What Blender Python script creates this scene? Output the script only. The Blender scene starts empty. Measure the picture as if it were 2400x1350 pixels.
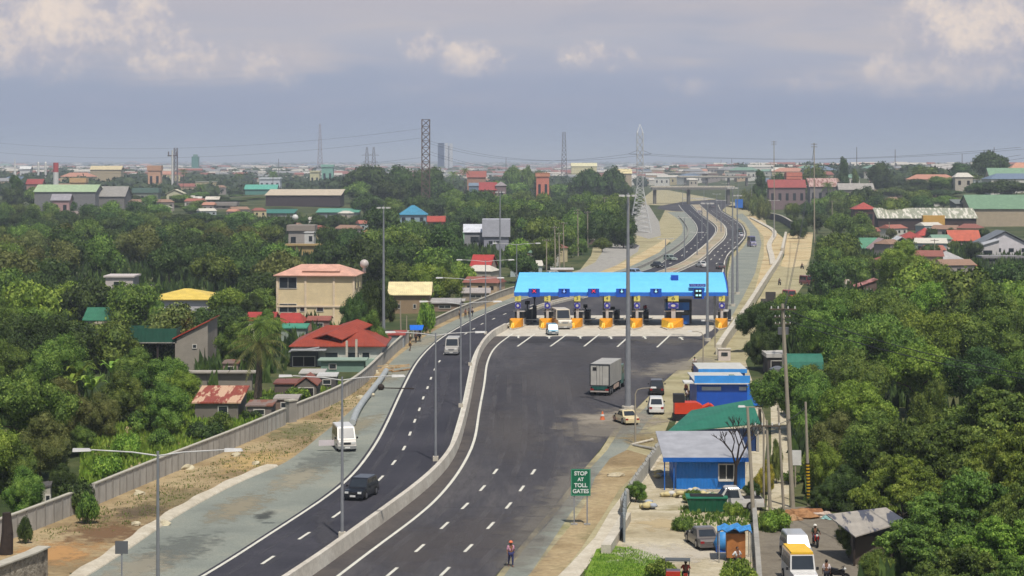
import bpy, bmesh, math, random
import numpy as np
from mathutils import Vector, Matrix
R = math.radians
rnd = random.Random(7)
# ---------------------------------------------------------------- camera
H = 28.0          # camera height above the road, metres
F = 4800.0        # focal length in photo pixels (photo 2400 px wide)
HY = 378.0        # row of the horizon in the photo
sc = bpy.context.scene
col = sc.collection
cam_d = bpy.data.cameras.new('camera'); cam = bpy.data.objects.new('camera', cam_d); col.objects.link(cam)
cam.location = (0, 0, H); cam.rotation_euler = (R(90), 0, 0)
cam_d.sensor_width = 36; cam_d.lens = 36*F/2400
cam_d.shift_y = -(675-HY)/2400
cam_d.clip_start = 1; cam_d.clip_end = 80000
sc.camera = cam
sc.render.resolution_x = 1024; sc.render.resolution_y = 576
# ---------------------------------------------------------------- light
SUN_EL = 61; SUN_AZ = 18      # degrees; azimuth measured from straight behind the camera towards the right
sun_d = bpy.data.lights.new('sun', 'SUN'); sun = bpy.data.objects.new('sun', sun_d); col.objects.link(sun)
sun_d.energy = 4.2; sun_d.angle = R(0.6); sun_d.color = (1, 0.95, 0.87)
sd = Vector((math.sin(R(SUN_AZ))*math.cos(R(SUN_EL)), -math.cos(R(SUN_AZ))*math.cos(R(SUN_EL)), math.sin(R(SUN_EL))))
sun.rotation_euler = sd.to_track_quat('Z', 'Y').to_euler(); sun.location = (0, -60, 120)
sc.view_settings.view_transform = 'Standard'; sc.view_settings.look = 'None'
sc.view_settings.exposure = 0.0; sc.view_settings.gamma = 1
sc.cycles.max_bounces = 5; sc.cycles.diffuse_bounces = 2; sc.cycles.glossy_bounces = 2
sc.cycles.transmission_bounces = 2; sc.cycles.volume_bounces = 0; sc.cycles.transparent_max_bounces = 16
# ---------------------------------------------------------------- node helpers
def lin(c):
    c = c/255.0
    return c/12.92 if c <= 0.04045 else ((c+0.055)/1.055)**2.4
def S(r, g, b, k=1.0): return (lin(r)*k, lin(g)*k, lin(b)*k, 1)
class NT:
    def __init__(s, nt): s.nt = nt; s.n = nt.nodes; s.l = nt.links
    def put(s, sock, v):
        if hasattr(v, 'is_output') or isinstance(v, bpy.types.NodeSocket): s.l.new(v, sock)
        else: sock.default_value = v
    def math(s, op, a, b=0.0, c=0.0, clamp=False):
        n = s.n.new('ShaderNodeMath'); n.operation = op; n.use_clamp = clamp
        s.put(n.inputs[0], a); s.put(n.inputs[1], b); s.put(n.inputs[2], c); return n.outputs[0]
    def mix(s, f, a, b, mode='MIX'):
        n = s.n.new('ShaderNodeMix'); n.data_type = 'RGBA'; n.blend_type = mode
        s.put(n.inputs[0], f); s.put(n.inputs[6], a); s.put(n.inputs[7], b); return n.outputs[2]
    def ramp(s, f, pts, interp='LINEAR'):
        n = s.n.new('ShaderNodeValToRGB'); e = n.color_ramp.elements; n.color_ramp.interpolation = interp
        while len(e) < len(pts): e.new(0.5)
        for q, (p, c) in zip(e, pts): q.position = p; q.color = c if not isinstance(c, (int, float)) else (c, c, c, 1)
        s.put(n.inputs[0], f); return n.outputs[0]
    def noise(s, vec, scale, detail=4, rough=.55, dist=0.0):
        n = s.n.new('ShaderNodeTexNoise'); n.inputs['Scale'].default_value = scale; n.inputs['Detail'].default_value = detail
        n.inputs['Roughness'].default_value = rough; n.inputs['Distortion'].default_value = dist
        if vec is not None: s.l.new(vec, n.inputs['Vector'])
        return n.outputs[0]
    def comb(s, x, y, z):
        n = s.n.new('ShaderNodeCombineXYZ'); s.put(n.inputs[0], x); s.put(n.inputs[1], y); s.put(n.inputs[2], z); return n.outputs[0]
    def sstep(s, v, a, b):
        n = s.n.new('ShaderNodeMapRange'); n.interpolation_type = 'SMOOTHSTEP'
        s.put(n.inputs[0], v); s.put(n.inputs[1], a); s.put(n.inputs[2], b); return n.outputs[0]
# ---------------------------------------------------------------- sky
world = bpy.data.worlds.new('World'); sc.world = world; world.use_nodes = True
w = NT(world.node_tree); w.n.clear()
wo = w.n.new('ShaderNodeOutputWorld')
sky = w.n.new('ShaderNodeTexSky'); sky.sky_type = 'NISHITA'; sky.sun_disc = False
sky.sun_elevation = R(SUN_EL); sky.sun_rotation = R(180-SUN_AZ); sky.air_density = 1.2; sky.dust_density = 2.0
bg1 = w.n.new('ShaderNodeBackground'); w.l.new(sky.outputs[0], bg1.inputs[0]); bg1.inputs[1].default_value = 0.085
tc = w.n.new('ShaderNodeTexCoord'); sep = w.n.new('ShaderNodeSeparateXYZ'); w.l.new(tc.outputs['Generated'], sep.inputs[0])
ay = w.math('MAXIMUM', w.math('ABSOLUTE', sep.outputs[1]), 0.05)
u = w.math('DIVIDE', sep.outputs[0], ay); v = w.math('DIVIDE', sep.outputs[2], ay)
# hazy band of sky above the horizon, in photo-like units: v = tan(elevation)
vn = w.math('MULTIPLY', v, 10.0, clamp=True)
base = w.ramp(vn, [(0.0, S(154,167,186)), (0.10, S(152,164,186)), (0.25, S(151,161,185)), (0.42, S(164,171,191)), (0.60, S(180,182,195)), (0.78, S(187,184,193)), (1.0, S(176,183,198))])
# broad stretched streaks
st = w.noise(w.comb(w.math('MULTIPLY', u, 7.0), w.math('MULTIPLY', v, 55.0), 0.3), 1.0, 5, .55, .4)
base = w.mix(w.math('MULTIPLY', w.sstep(st, .42, .72), w.sstep(v, .018, .05)), base, S(194,189,194))
st2 = w.noise(w.comb(w.math('MULTIPLY', u, 9.0), w.math('MULTIPLY', v, 45.0), 4.3), 1.0, 4, .5, .2)
base = w.mix(w.math('MULTIPLY', w.sstep(st2, .5, .75), .55), base, S(152,164,187))
# cumulus heaps: ellipses placed round the horizon broken up by noise
def heap(cx, cy, rx, ry, k=1.0):
    a = w.math('DIVIDE', w.math('SUBTRACT', u, (cx-1200)/F), rx/F)
    b = w.math('DIVIDE', w.math('SUBTRACT', v, (HY-cy)/F), ry/F)
    d = w.math('ADD', w.math('MULTIPLY', a, a), w.math('MULTIPLY', b, b))
    return w.math('MULTIPLY', w.math('SUBTRACT', 1.0, w.math('SQRT', d)), k)
def heaps(hs):
    m = None
    for h_ in hs:
        e = heap(*h_)
        m = e if m is None else w.math('MAXIMUM', m, e)
    return m
pv = w.comb(u, v, 0.0)
n1 = w.noise(pv, 48, 8, .58, .15); n2 = w.noise(pv, 150, 5, .6, .1)
nn = w.math('ADD', w.math('MULTIPLY', w.math('SUBTRACT', n1, .5), 2.3), w.math('MULTIPLY', w.math('SUBTRACT', n2, .5), .9))
m = heaps([(60, 60, 300, 150, 1.15), (320, 40, 130, 100, 1.0), (420, 130, 150, 75, .9), (620, 150, 150, 60, .75), (990, 110, 75, 50, .8), (1100, 140, 120, 55, .95), (1400, 130, 130, 45, .6),
           (2280, 80, 210, 170, 1.25), (2100, 170, 130, 70, .85), (1900, 205, 100, 40, .8), (1620, 205, 90, 35, .55), (-300, 60, 260, 160, 1), (2700, 80, 260, 140, 1)])
cd = w.sstep(w.math('ADD', w.math('MULTIPLY', m, 1.9), w.math('MULTIPLY', nn, .85)), 0.05, 1.0)
cd = w.math('MULTIPLY', cd, w.sstep(v, .022, .060))
lit = w.sstep(w.math('ADD', nn, w.math('MULTIPLY', m, .35)), -0.25, 0.75)
ccol = w.mix(lit, S(180,180,194), S(238,222,209))
skyc = w.mix(w.math('MULTIPLY', cd, .92), base, ccol)
bg2 = w.n.new('ShaderNodeBackground'); w.l.new(skyc, bg2.inputs[0]); bg2.inputs[1].default_value = 1.0
mx = w.n.new('ShaderNodeMixShader'); w.l.new(w.sstep(v, .11, .45), mx.inputs[0])
w.l.new(bg2.outputs[0], mx.inputs[1]); w.l.new(bg1.outputs[0], mx.inputs[2]); w.l.new(mx.outputs[0], wo.inputs[0])
# ---------------------------------------------------------------- placing: photo pixel -> point of the place
def hz(x, y):
    def sm(t): t = min(1, max(0, t)); return t*t*(3-2*t)
    z = 13*sm((x-150)/160)*sm((y-800)/450)*(1-sm((y-2500)/2500))
    z += 8*math.exp(-((x+130)/75)**2-((y-1300)/260)**2)
    z += 5*sm((-x-150)/300)*sm((y-1100)/500)*(1-sm((y-3500)/2500))
    return z
def G(px, py, z=0.0):
    Y = (H-z)*F/(py-HY); return ((px-1200)/F*Y, Y, z)
def GH(px, py):
    z = 0.0
    for _ in range(25):
        p = G(px, py, z); z = .5*z+.5*min(24, hz(p[0], p[1]))
    return (p[0], p[1], hz(p[0], p[1]))
def XA(px, Y): return (px-1200)/F*Y
def ZA(py, Y): return H-(py-HY)*Y/F
# ---------------------------------------------------------------- materials
MATS = {}
def mat(name, c, rough=.75, metal=0.0, noise=None, c2=None, streak=None, objrand=0.0, bump=0.0, spec=.4, emit=0):
    if name in MATS: return MATS[name]
    m = bpy.data.materials.new(name); m.use_nodes = True; t = NT(m.node_tree); b = t.n['Principled BSDF']
    if len(c) == 3: c = (*c, 1)
    b.inputs['Roughness'].default_value = rough; b.inputs['Metallic'].default_value = metal
    b.inputs['Specular IOR Level'].default_value = spec
    out = None
    if noise is None and c2 is None: noise = (1.3, .12)
    t_ = t.n.new('ShaderNodeTexCoord'); vec = t_.outputs['Object']
    sc_, am = noise if noise else (1.0, .2)
    nz = t.noise(vec, sc_, 6, .6)
    if c2 is None: c2 = tuple(x*(1-am*1.6) for x in c[:3])+(1,)
    if len(c2) == 3: c2 = (*c2, 1)
    out = t.mix(t.sstep(nz, .5-am*.9-.02, .5+.28), c2, c) if c2 and noise and am < .9 else t.mix(t.sstep(nz, .42, .58), c2, c)
    if streak:   # (axis, scale, amount, colour)  weathering / panel ribs
        ax, s_, a_, sc2 = streak
        mp = t.n.new('ShaderNodeMapping'); t.l.new(vec, mp.inputs[0])
        sv = [.15, .15, .15]; sv[ax] = 1.0; mp.inputs['Scale'].default_value = sv
        nz2 = t.noise(mp.outputs[0], s_, 3, .7)
        out = t.mix(t.math('MULTIPLY', t.sstep(nz2, .5, .62), a_), out, sc2)
    if objrand:
        oi = t.n.new('ShaderNodeObjectInfo')
        hsv = t.n.new('ShaderNodeHueSaturation'); t.l.new(out, hsv.inputs['Color'])
        t.l.new(t.math('ADD', t.math('MULTIPLY', oi.outputs['Random'], objrand*.12), .5-objrand*.06), hsv.inputs['Hue'])
        t.l.new(t.math('ADD', t.math('MULTIPLY', oi.outputs['Random'], objrand), 1-objrand/2), hsv.inputs['Value'])
        out = hsv.outputs[0]
    t.l.new(out, b.inputs['Base Color'])
    if emit: t.l.new(out, b.inputs['Emission Color']); b.inputs['Emission Strength'].default_value = emit
    if bump:
        bp = t.n.new('ShaderNodeBump'); bp.inputs['Strength'].default_value = bump; bp.inputs['Distance'].default_value = .15
        t.l.new(nz, bp.inputs['Height']); t.l.new(bp.outputs[0], b.inputs['Normal'])
    MATS[name] = m; return m
def rib_mat(name, c, axis=0, pitch=.3, depth=.35, rough=.55, c2=None, rust=None):
    """ribbed sheet metal: ribs modelled by bump and a slight tone change of the paint"""
    if name in MATS: return MATS[name]
    m = bpy.data.materials.new(name); m.use_nodes = True; t = NT(m.node_tree); b = t.n['Principled BSDF']
    b.inputs['Roughness'].default_value = rough
    t_ = t.n.new('ShaderNodeTexCoord'); vec = t_.outputs['Object']
    wv = t.n.new('ShaderNodeTexWave'); wv.wave_type = 'BANDS'; wv.bands_direction = 'XYZ'[axis]; wv.inputs['Scale'].default_value = .314/pitch
    t.l.new(vec, wv.inputs['Vector'])
    nz = t.noise(vec, .7, 5, .6)
    out = t.mix(t.sstep(nz, .35, .7), tuple(x*(.93 if 'sky_blue' in name else .78) for x in c[:3])+(1,), c)
    if rust:
        mp = t.n.new('ShaderNodeMapping'); t.l.new(vec, mp.inputs[0]); sv = [.25]*3; sv[axis] = 1.3; mp.inputs['Scale'].default_value = sv
        nz2 = t.noise(mp.outputs[0], .9, 4, .6); out = t.mix(t.sstep(nz2, .5, .56), out, rust)
    bp = t.n.new('ShaderNodeBump'); bp.inputs['Strength'].default_value = depth; bp.inputs['Distance'].default_value = .05
    t.l.new(wv.outputs['Fac'], bp.inputs['Height']); t.l.new(bp.outputs[0], b.inputs['Normal'])
    t.l.new(out, b.inputs['Base Color']); MATS[name] = m; return m
def two_tone(name, cols, scale, detail=6, rough=.9, bump=0.0, scale2=None, stretch=None):
    """ground: several colours by world-space noise"""
    if name in MATS: return MATS[name]
    m = bpy.data.materials.new(name); m.use_nodes = True; t = NT(m.node_tree); b = t.n['Principled BSDF']
    b.inputs['Roughness'].default_value = rough; b.inputs['Specular IOR Level'].default_value = .2
    t_ = t.n.new('ShaderNodeTexCoord'); vec = t_.outputs['Object']
    if stretch:
        mp = t.n.new('ShaderNodeMapping'); t.l.new(vec, mp.inputs[0]); mp.inputs['Scale'].default_value = stretch; vec = mp.outputs[0]
    nz = t.noise(vec, scale, detail, .62, .3)
    k = len(cols)
    c = t.ramp(nz, [(.32+.36*i/(k-1), cols[i]) for i in range(k)])
    n2 = t.noise(vec, (scale2 or scale*14), 4, .7)
    c = t.mix(t.math('MULTIPLY', t.sstep(n2, .35, .7), .35), c, tuple(x*.6 for x in cols[0][:3])+(1,))
    t.l.new(c, b.inputs['Base Color'])
    if bump:
        bp = t.n.new('ShaderNodeBump'); bp.inputs['Strength'].default_value = bump; bp.inputs['Distance'].default_value = .4
        t.l.new(n2, bp.inputs['Height']); t.l.new(bp.outputs[0], b.inputs['Normal'])
    MATS[name] = m; return m
# ---------------------------------------------------------------- mesh builder
class MB:
    def __init__(s): s.v = []; s.f = []; s.mi = []; s.k = 0
    def add(s, vs, fs):
        o = len(s.v); s.v += [tuple(p) for p in vs]; s.f += [tuple(i+o for i in f) for f in fs]; s.mi += [s.k]*len(fs); return s
    def box(s, x0, y0, z0, x1, y1, z1):
        return s.add([(x0,y0,z0),(x1,y0,z0),(x1,y1,z0),(x0,y1,z0),(x0,y0,z1),(x1,y0,z1),(x1,y1,z1),(x0,y1,z1)],
                     [(3,2,1,0),(4,5,6,7),(0,1,5,4),(1,2,6,5),(2,3,7,6),(3,0,4,7)])
    def cbox(s, cx, cy, z0, sx, sy, h): return s.box(cx-sx/2, cy-sy/2, z0, cx+sx/2, cy+sy/2, z0+h)
    def hexa(s, b, t):   # bottom quad, top quad (ccw from above)
        return s.add(list(b)+list(t), [(3,2,1,0),(4,5,6,7),(0,1,5,4),(1,2,6,5),(2,3,7,6),(3,0,4,7)])
    def prism(s, poly, a, b, axis=0):   # poly 2d extruded along axis from a to b
        n = len(poly)
        def P(u_, v_, w_): return (w_, u_, v_) if axis == 0 else ((u_, w_, v_) if axis == 1 else (u_, v_, w_))
        vs = [P(p[0], p[1], a) for p in poly]+[P(p[0], p[1], b) for p in poly]
        fs = [tuple(range(n))[::-1], tuple(range(n, 2*n))]+[(i, (i+1) % n, n+(i+1) % n, n+i) for i in range(n)]
        return s.add(vs, fs)
    def tube(s, p, q, r0, r1=None, n=8, cap=True):
        r1 = r0 if r1 is None else r1
        p = Vector(p); q = Vector(q); d = (q-p)
        if d.length < 1e-6: return s
        d.normalize(); a = d.orthogonal().normalized(); b = d.cross(a)
        vs = []
        for c, r in ((p, r0), (q, r1)):
            for i in range(n):
                t = 2*math.pi*i/n; vs.append(c+(a*math.cos(t)+b*math.sin(t))*r)
        fs = [(i, (i+1) % n, n+(i+1) % n, n+i) for i in range(n)]
        if cap: fs += [tuple(range(n))[::-1], tuple(range(n, 2*n))]
        return s.add(vs, fs)
    def path(s, pts, radii, n=8):
        for i in range(len(pts)-1): s.tube(pts[i], pts[i+1], radii[i], radii[i+1], n)
        return s
    def ball(s, c, r, nu=8, nv=5, sz=(1,1,1), jit=0):
        vs = [(c[0], c[1], c[2]-r*sz[2])]
        for j in range(1, nv):
            ph = math.pi*j/nv-math.pi/2
            for i in range(nu):
                th = 2*math.pi*i/nu; k = 1+jit*(rnd.random()-.5)
                vs.append((c[0]+r*k*sz[0]*math.cos(ph)*math.cos(th), c[1]+r*k*sz[1]*math.cos(ph)*math.sin(th), c[2]+r*k*sz[2]*math.sin(ph)))
        vs.append((c[0], c[1], c[2]+r*sz[2])); L = len(vs)-1
        fs = [(0, 1+(i+1) % nu, 1+i) for i in range(nu)]
        for j in range(nv-2):
            for i in range(nu):
                a = 1+j*nu+i; b = 1+j*nu+(i+1) % nu; fs.append((a, b, b+nu, a+nu))
        fs += [(L, 1+(nv-2)*nu+i, 1+(nv-2)*nu+(i+1) % nu) for i in range(nu)]
        return s.add(vs, fs)
    def quad(s, a, b, c, d): return s.add([a, b, c, d], [(0,1,2,3)])
    def build(s, name, m, parent=None, smooth=False, loc=None, rz=0):
        me = bpy.data.meshes.new(name); me.from_pydata(s.v, [], s.f)
        for q in (m if isinstance(m, (list, tuple)) else [m]): me.materials.append(q)
        if isinstance(m, (list, tuple)) and len(m) > 1: me.polygons.foreach_set('material_index', s.mi)
        if smooth: me.polygons.foreach_set('use_smooth', [True]*len(me.polygons))
        me.update(); o = bpy.data.objects.new(name, me); col.objects.link(o)
        if parent: o.parent = parent
        if loc: o.location = loc
        if rz: o.rotation_euler = (0, 0, rz)
        return o
def tag(o, label, cat, group=None):
    o['label'] = label; o['category'] = cat
    if group: o['group'] = group
    return o
def thing(name, label, cat, loc=(0,0,0), rz=0, group=None):
    o = bpy.data.objects.new(name, None); col.objects.link(o); o.location = loc; o.rotation_euler = (0, 0, rz); o.empty_display_size = .5
    return tag(o, label, cat, group)
def structure(name, mb, m): o = mb.build(name, m); o['kind'] = 'structure'; return o
KIDS = {}
def dup(root, loc, rz=0, label=None, group=None, scale=None):
    if root.name not in KIDS: KIDS[root.name] = [(c, [g for g in c.children]) for c in root.children]
    r = root.copy(); col.objects.link(r); r.location = loc; r.rotation_euler = (0, 0, rz)
    if scale: r.scale = scale
    if label: r['label'] = label
    if group: r['group'] = group
    for ch, gs in KIDS[root.name]:
        c = ch.copy(); col.objects.link(c); c.parent = r
        for g in gs:
            d = g.copy(); col.objects.link(d); d.parent = c
    return r
def resample(pts, step, z=0.0):
    """world polyline through photo pixels, Catmull-Rom smoothed"""
    P = [Vector(G(*p)[:2]) for p in pts] if len(pts[0]) == 2 and not isinstance(pts[0], Vector) else pts
    out = []
    for i in range(len(P)-1):
        p0 = P[max(0, i-1)]; p1 = P[i]; p2 = P[i+1]; p3 = P[min(len(P)-1, i+2)]
        n = max(2, int((p2-p1).length/step))
        for k in range(n):
            t = k/n; t2 = t*t; t3 = t2*t
            out.append(.5*((2*p1)+(p2-p0)*t+(2*p0-5*p1+4*p2-p3)*t2+(3*p1-p0-3*p2+p3)*t3))
    out.append(P[-1]); return out
def smoothline(L, k=3, it=4):
    for _ in range(it):
        L = [L[0]]+[(L[i-1]+L[i]*2+L[i+1])/4 for i in range(1, len(L)-1)]+[L[-1]]
    return L

def soft_mat(name, c, power=1.0, nscale=.35, amt=.9):
    m = bpy.data.materials.new(name); m.use_nodes = True; t = NT(m.node_tree); b = t.n['Principled BSDF']; b.inputs['Base Color'].default_value = c; b.inputs['Roughness'].default_value = .95
    tc_ = t.n.new('ShaderNodeTexCoord'); g = t.n.new('ShaderNodeVectorMath'); g.operation = 'LENGTH'
    sp = t.n.new('ShaderNodeSeparateXYZ'); t.l.new(tc_.outputs['Generated'], sp.inputs[0])
    gv = t.comb(t.math('MULTIPLY', t.math('SUBTRACT', sp.outputs[0], .5), 2), t.math('MULTIPLY', t.math('SUBTRACT', sp.outputs[1], .5), 2), 0)
    t.l.new(gv, g.inputs[0]); nz = t.noise(tc_.outputs['Object'], nscale, 7, .65, .5)
    f = t.math('SUBTRACT', t.math('ADD', t.math('SUBTRACT', 1.0, g.outputs['Value']), t.math('MULTIPLY', t.math('SUBTRACT', nz, .5), 2.2)), 0.0)
    f = t.math('MULTIPLY', t.sstep(f, .05, .75), amt)
    tr = t.n.new('ShaderNodeBsdfTransparent'); mx_ = t.n.new('ShaderNodeMixShader'); t.l.new(f, mx_.inputs[0]); t.l.new(tr.outputs[0], mx_.inputs[1]); t.l.new(b.outputs[0], mx_.inputs[2]); t.l.new(mx_.outputs[0], t.n['Material Output'].inputs[0])
    return m
# ================================================================ ground and roads
M_ground = two_tone('ground_green', [S(38,52,26), S(56,70,34), S(92,94,58), S(46,62,30)], .05, 8, .95, .5, .6)
gx = [-9000,-6000,-4000,-2800,-2000,-1500,-1200,-1000]+list(range(-900,1201,25))+[1400,1700,2200,3000,4500,7000,10000]
gy = [-300,-100,50]+list(range(100,2600,30))+[2700,2900,3200,3600,4000,4500,5200,6000,7500,10000,14000,20000,32000]
gm = MB(); nx = len(gx)
gm.v = [(x, y, min(24, hz(x, y))) for y in gy for x in gx]
gm.f = [(j*nx+i, j*nx+i+1, (j+1)*nx+i+1, (j+1)*nx+i) for j in range(len(gy)-1) for i in range(nx-1)]; gm.mi = [0]*len(gm.f)
g_o = structure('ground', gm, M_ground)
g_o.data.polygons.foreach_set('use_smooth', [True]*len(g_o.data.polygons))

M_asph_l = two_tone('asphalt_new', [S(52,51,58), S(59,58,64), S(70,68,74)], .09, 5, .85, .1, 3.0)
M_asph_r = two_tone('asphalt_wide', [S(60,58,62), S(72,70,73), S(94,90,89)], .16, 8, .88, .1, 3.0, (1, .14, 1))
M_asph_b = two_tone('asphalt_dusty', [S(76,71,69), S(88,82,78), S(70,66,66)], .15, 6, .9, .1, 3.0)
M_gravel = two_tone('gravel', [S(122,126,118), S(136,140,130), S(150,150,136)], .12, 8, .95, .3, 6.0)
M_dirt = two_tone('dirt', [S(122,104,76), S(152,132,98), S(176,156,120), S(126,120,84)], .09, 9, .98, .6, 1.6)
M_dirt2 = two_tone('dry_soil', [S(150,128,94), S(186,164,122), S(204,186,146), S(150,140,102)], .07, 9, .98, .6, 1.2)
M_verge = two_tone('verge', [S(134,126,94), S(160,150,116), S(176,166,132), S(140,136,96)], .1, 8, .96, .4, 2.0)
M_yard = two_tone('yard', [S(150,138,112), S(178,166,138), S(196,186,162), S(132,122,82)], .16, 8, .95, .3, 2.5)
M_lane = two_tone('lane_tar', [S(112,104,92), S(128,120,106), S(104,96,84)], .3, 8, .92, .2, 4.0)
M_conc = two_tone('concrete', [S(178,170,154), S(196,188,172), S(206,200,186)], .5, 6, .85, .15, 3.0)
M_conc_d = two_tone('concrete_grey', [S(140,136,128), S(158,154,146), S(170,166,156)], .5, 6, .85, .15, 3.0)
M_grass = two_tone('bright_grass', [S(88,122,30), S(112,142,44), S(132,152,60), S(84,110,34)], .25, 8, .95, .6, 3.0)
M_paint = mat('road_paint', S(226,222,206), .6, noise=(2.0, .15))

def fline(pts, it=3, step=4.0):
    L = smoothline(resample(sorted(pts, key=lambda p: -p[1]), step), it=it)
    ys = np.array([p.y for p in L]); xs = np.array([p.x for p in L]); o = np.argsort(ys)
    return lambda Y: float(np.interp(Y, ys[o], xs[o]))
def py2Y(py): return H*F/(py-HY)
L1 = fline([(60,1560),(220,1480),(470,1350),(600,1266),(700,1203),(800,1133),(867,1050),(900,990),(933,920),(957,873),(973,847),(1000,817),(1033,790),(1067,770),(1107,748),(1150,728),(1203,707),(1300,683),(1440,650),(1512,633),(1545,618),(1573,598),(1602,577),(1622,558),(1632,540),(1627,523),(1610,504),(1596,490),(1588,478)])
BL = fline([(420,1560),(540,1470),(690,1365),(800,1296),(933,1196),(1000,1143),(1050,1090),(1073,1045),(1085,1000),(1097,955),(1108,895),(1119,840),(1136,806),(1159,783),(1187,768),(1257,722),(1367,692),(1480,663),(1529,645),(1598,618),(1637,590),(1668,562),(1681,542),(1676,529),(1656,513),(1633,494),(1616,475)])
BR = fline([(440,1560),(560,1470),(757,1335),(800,1303),(883,1240),(933,1203),(1000,1151),(1050,1099),(1076,1053),(1089,1005),(1101,955),(1112,895),(1123,843),(1140,810),(1163,787),(1192,772),(1262,726),(1372,697),(1500,668),(1560,648),(1639,612),(1668,585),(1695,560),(1700,542),(1692,525),(1658,498),(1635,477)])
W2 = fline([(560,1560),(640,1470),(800,1343),(900,1267),(1000,1193),(1067,1117),(1093,1073),(1110,1033),(1120,967),(1133,900),(1140,850),(1160,813),(1200,783)])
E2 = fline([(960,1560),(1070,1450),(1167,1347),(1217,1283),(1267,1227),(1320,1163),(1367,1100),(1407,1057),(1443,1000),(1490,960),(1545,905),(1600,857),(1650,813),(1668,795),(1688,770),(1703,735),(1708,700),(1706,660),(1701,639),(1710,600),(1734,575),(1749,556),(1749,542),(1739,525),(1716,509),(1693,494),(1685,477)])
def ribbon(mb, fa, fb, Y0, Y1, z, step=4, nc=4):
    n = max(2, int((Y1-Y0)/step)); rows = []
    for i in range(n+1):
        Y = Y0+(Y1-Y0)*i/n; a = fa(Y); b = fb(Y)
        rows.append([(a+(b-a)*j/nc, Y, z) for j in range(nc+1)])
    vs = [p for r in rows for p in r]; k = nc+1
    mb.add(vs, [(i*k+j, i*k+j+1, (i+1)*k+j+1, (i+1)*k+j) for i in range(n) for j in range(nc)])
def off(f, d):
    def g(Y):
        s = (f(Y+3)-f(Y-3))/6; return f(Y)+d*math.sqrt(1+min(s*s, 9))
    return g
YN, YF = py2Y(1555), py2Y(480)
m = MB(); ribbon(m, L1, BL, YN, YF, .06); structure('left_carriageway', m, M_asph_l)
m = MB(); ribbon(m, BR, E2, YN, YF, .064); structure('right_carriageway', m, M_asph_r)
m = MB(); ribbon(m, off(BR, -.02), off(W2, -.12), YN, py2Y(790), .0702); structure('inner_shoulder', m, M_asph_b)
# edge lines
m = MB()
ribbon(m, off(L1, .25), off(L1, .5), YN, YF, .078, 3, 1)
ribbon(m, off(BL, -.75), off(BL, -.5), YN, YF, .078, 3, 1)
ribbon(m, W2, off(W2, .26), YN, py2Y(783), .082, 3, 1)
ribbon(m, off(BR, .3), off(BR, .6), py2Y(700), YF, .082, 3, 1)
ribbon(m, off(E2, -.9), off(E2, -.6), py2Y(640), YF, .082, 3, 1)
structure('edge_lines', m, M_paint)
def dash(mb, c, d, L=3.0, wd=.22, z=.084):
    d = Vector((d[0], d[1], 0)).normalized(); n = Vector((-d.y, d.x, 0))*wd/2; c = Vector((c[0], c[1], z)); h = d*L/2
    mb.quad(c-h-n, c+h-n, c+h+n, c-h+n)
m = MB()
for lst in ([(628,1315),(713,1258),(790,1208),(845,1164),(892,1123),(923,1086),(947,1052),(961,1018),(972,988),(983,961),(992,934),(1002,910),(1010,888),(1019,867),(1030,848),(1042,829),(1056,812),(1072,797),(1092,783),(1110,772),(1130,760),(1157,748),(1183,737),(1212,726),(1246,716)],
            [(1250,1108),(1223,1147),(1192,1187),(1150,1234),(1098,1287),(1043,1342),(985,1398)], [(1161,1107),(1131,1146),(1090,1188),(1042,1234),(984,1287),(919,1343),(850,1400)]):
    Pp = [G(*p) for p in lst]
    for i, p in enumerate(Pp):
        a = Pp[max(0, i-1)]; b = Pp[min(len(Pp)-1, i+1)]; dash(m, p, (b[0]-a[0], b[1]-a[1]), 3.0, .24)
for (x0, y0, x1, y1) in [(1213,813,1253,784),(1290,813,1330,784),(1369,813,1405,784),(1447,814,1480,784),(1540,815,1572,785)]:
    a = G(x0, y0); b = G(x1, y1); dash(m, ((a[0]+b[0])/2, (a[1]+b[1])/2), (b[0]-a[0], b[1]-a[1]), math.dist(a, b), .3)
for (x, y) in [(1215,791),(1287,792),(1360,792),(1432,793),(1512,793),(1598,795)]:   # lane arrows
    p = G(x, y); m.quad((p[0]-.15, p[1]-2, .084), (p[0]+.15, p[1]-2, .084), (p[0]+.15, p[1]+1.2, .084), (p[0]-.15, p[1]+1.2, .084))
    m.add([(p[0]-.55, p[1]+1.2, .084), (p[0]+.55, p[1]+1.2, .084), (p[0], p[1]+3.2, .084)], [(0, 1, 2)])
# far dashes behind the plaza
for k in range(26):
    Y = 560+k*24
    if Y < YF:
        for (fa, fb) in ((L1, BL), (BR, E2)):
            for t in ((.5,) if fa is L1 else (.36, .68)):
                c = fa(Y)*(1-t)+fb(Y)*t; c2 = fa(Y+4)*(1-t)+fb(Y+4)*t; dash(m, (c, Y), (c2-c, 4), 7, .3, .084)
structure('lane_markings', m, M_paint)
def patch(name, pts, z, mt, joined=None):
    m = joined or MB(); P = [G(*p) for p in pts]; m.add([(p[0], p[1], z) for p in P], [tuple(range(len(P)))])
    if not joined:
        o = structure(name, m, mt); bm = bmesh.new(); bm.from_mesh(o.data); bmesh.ops.triangulate(bm, faces=bm.faces)
        for f in bm.faces:
            if f.normal.z < 0: f.normal_flip()
        bm.to_mesh(o.data); bm.free(); return o
# concrete apron of the toll plaza
patch('toll_apron', [(1150,789),(1640,789),(1668,776),(1703,740),(1225,740),(1185,762)], .072, M_conc)
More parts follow.
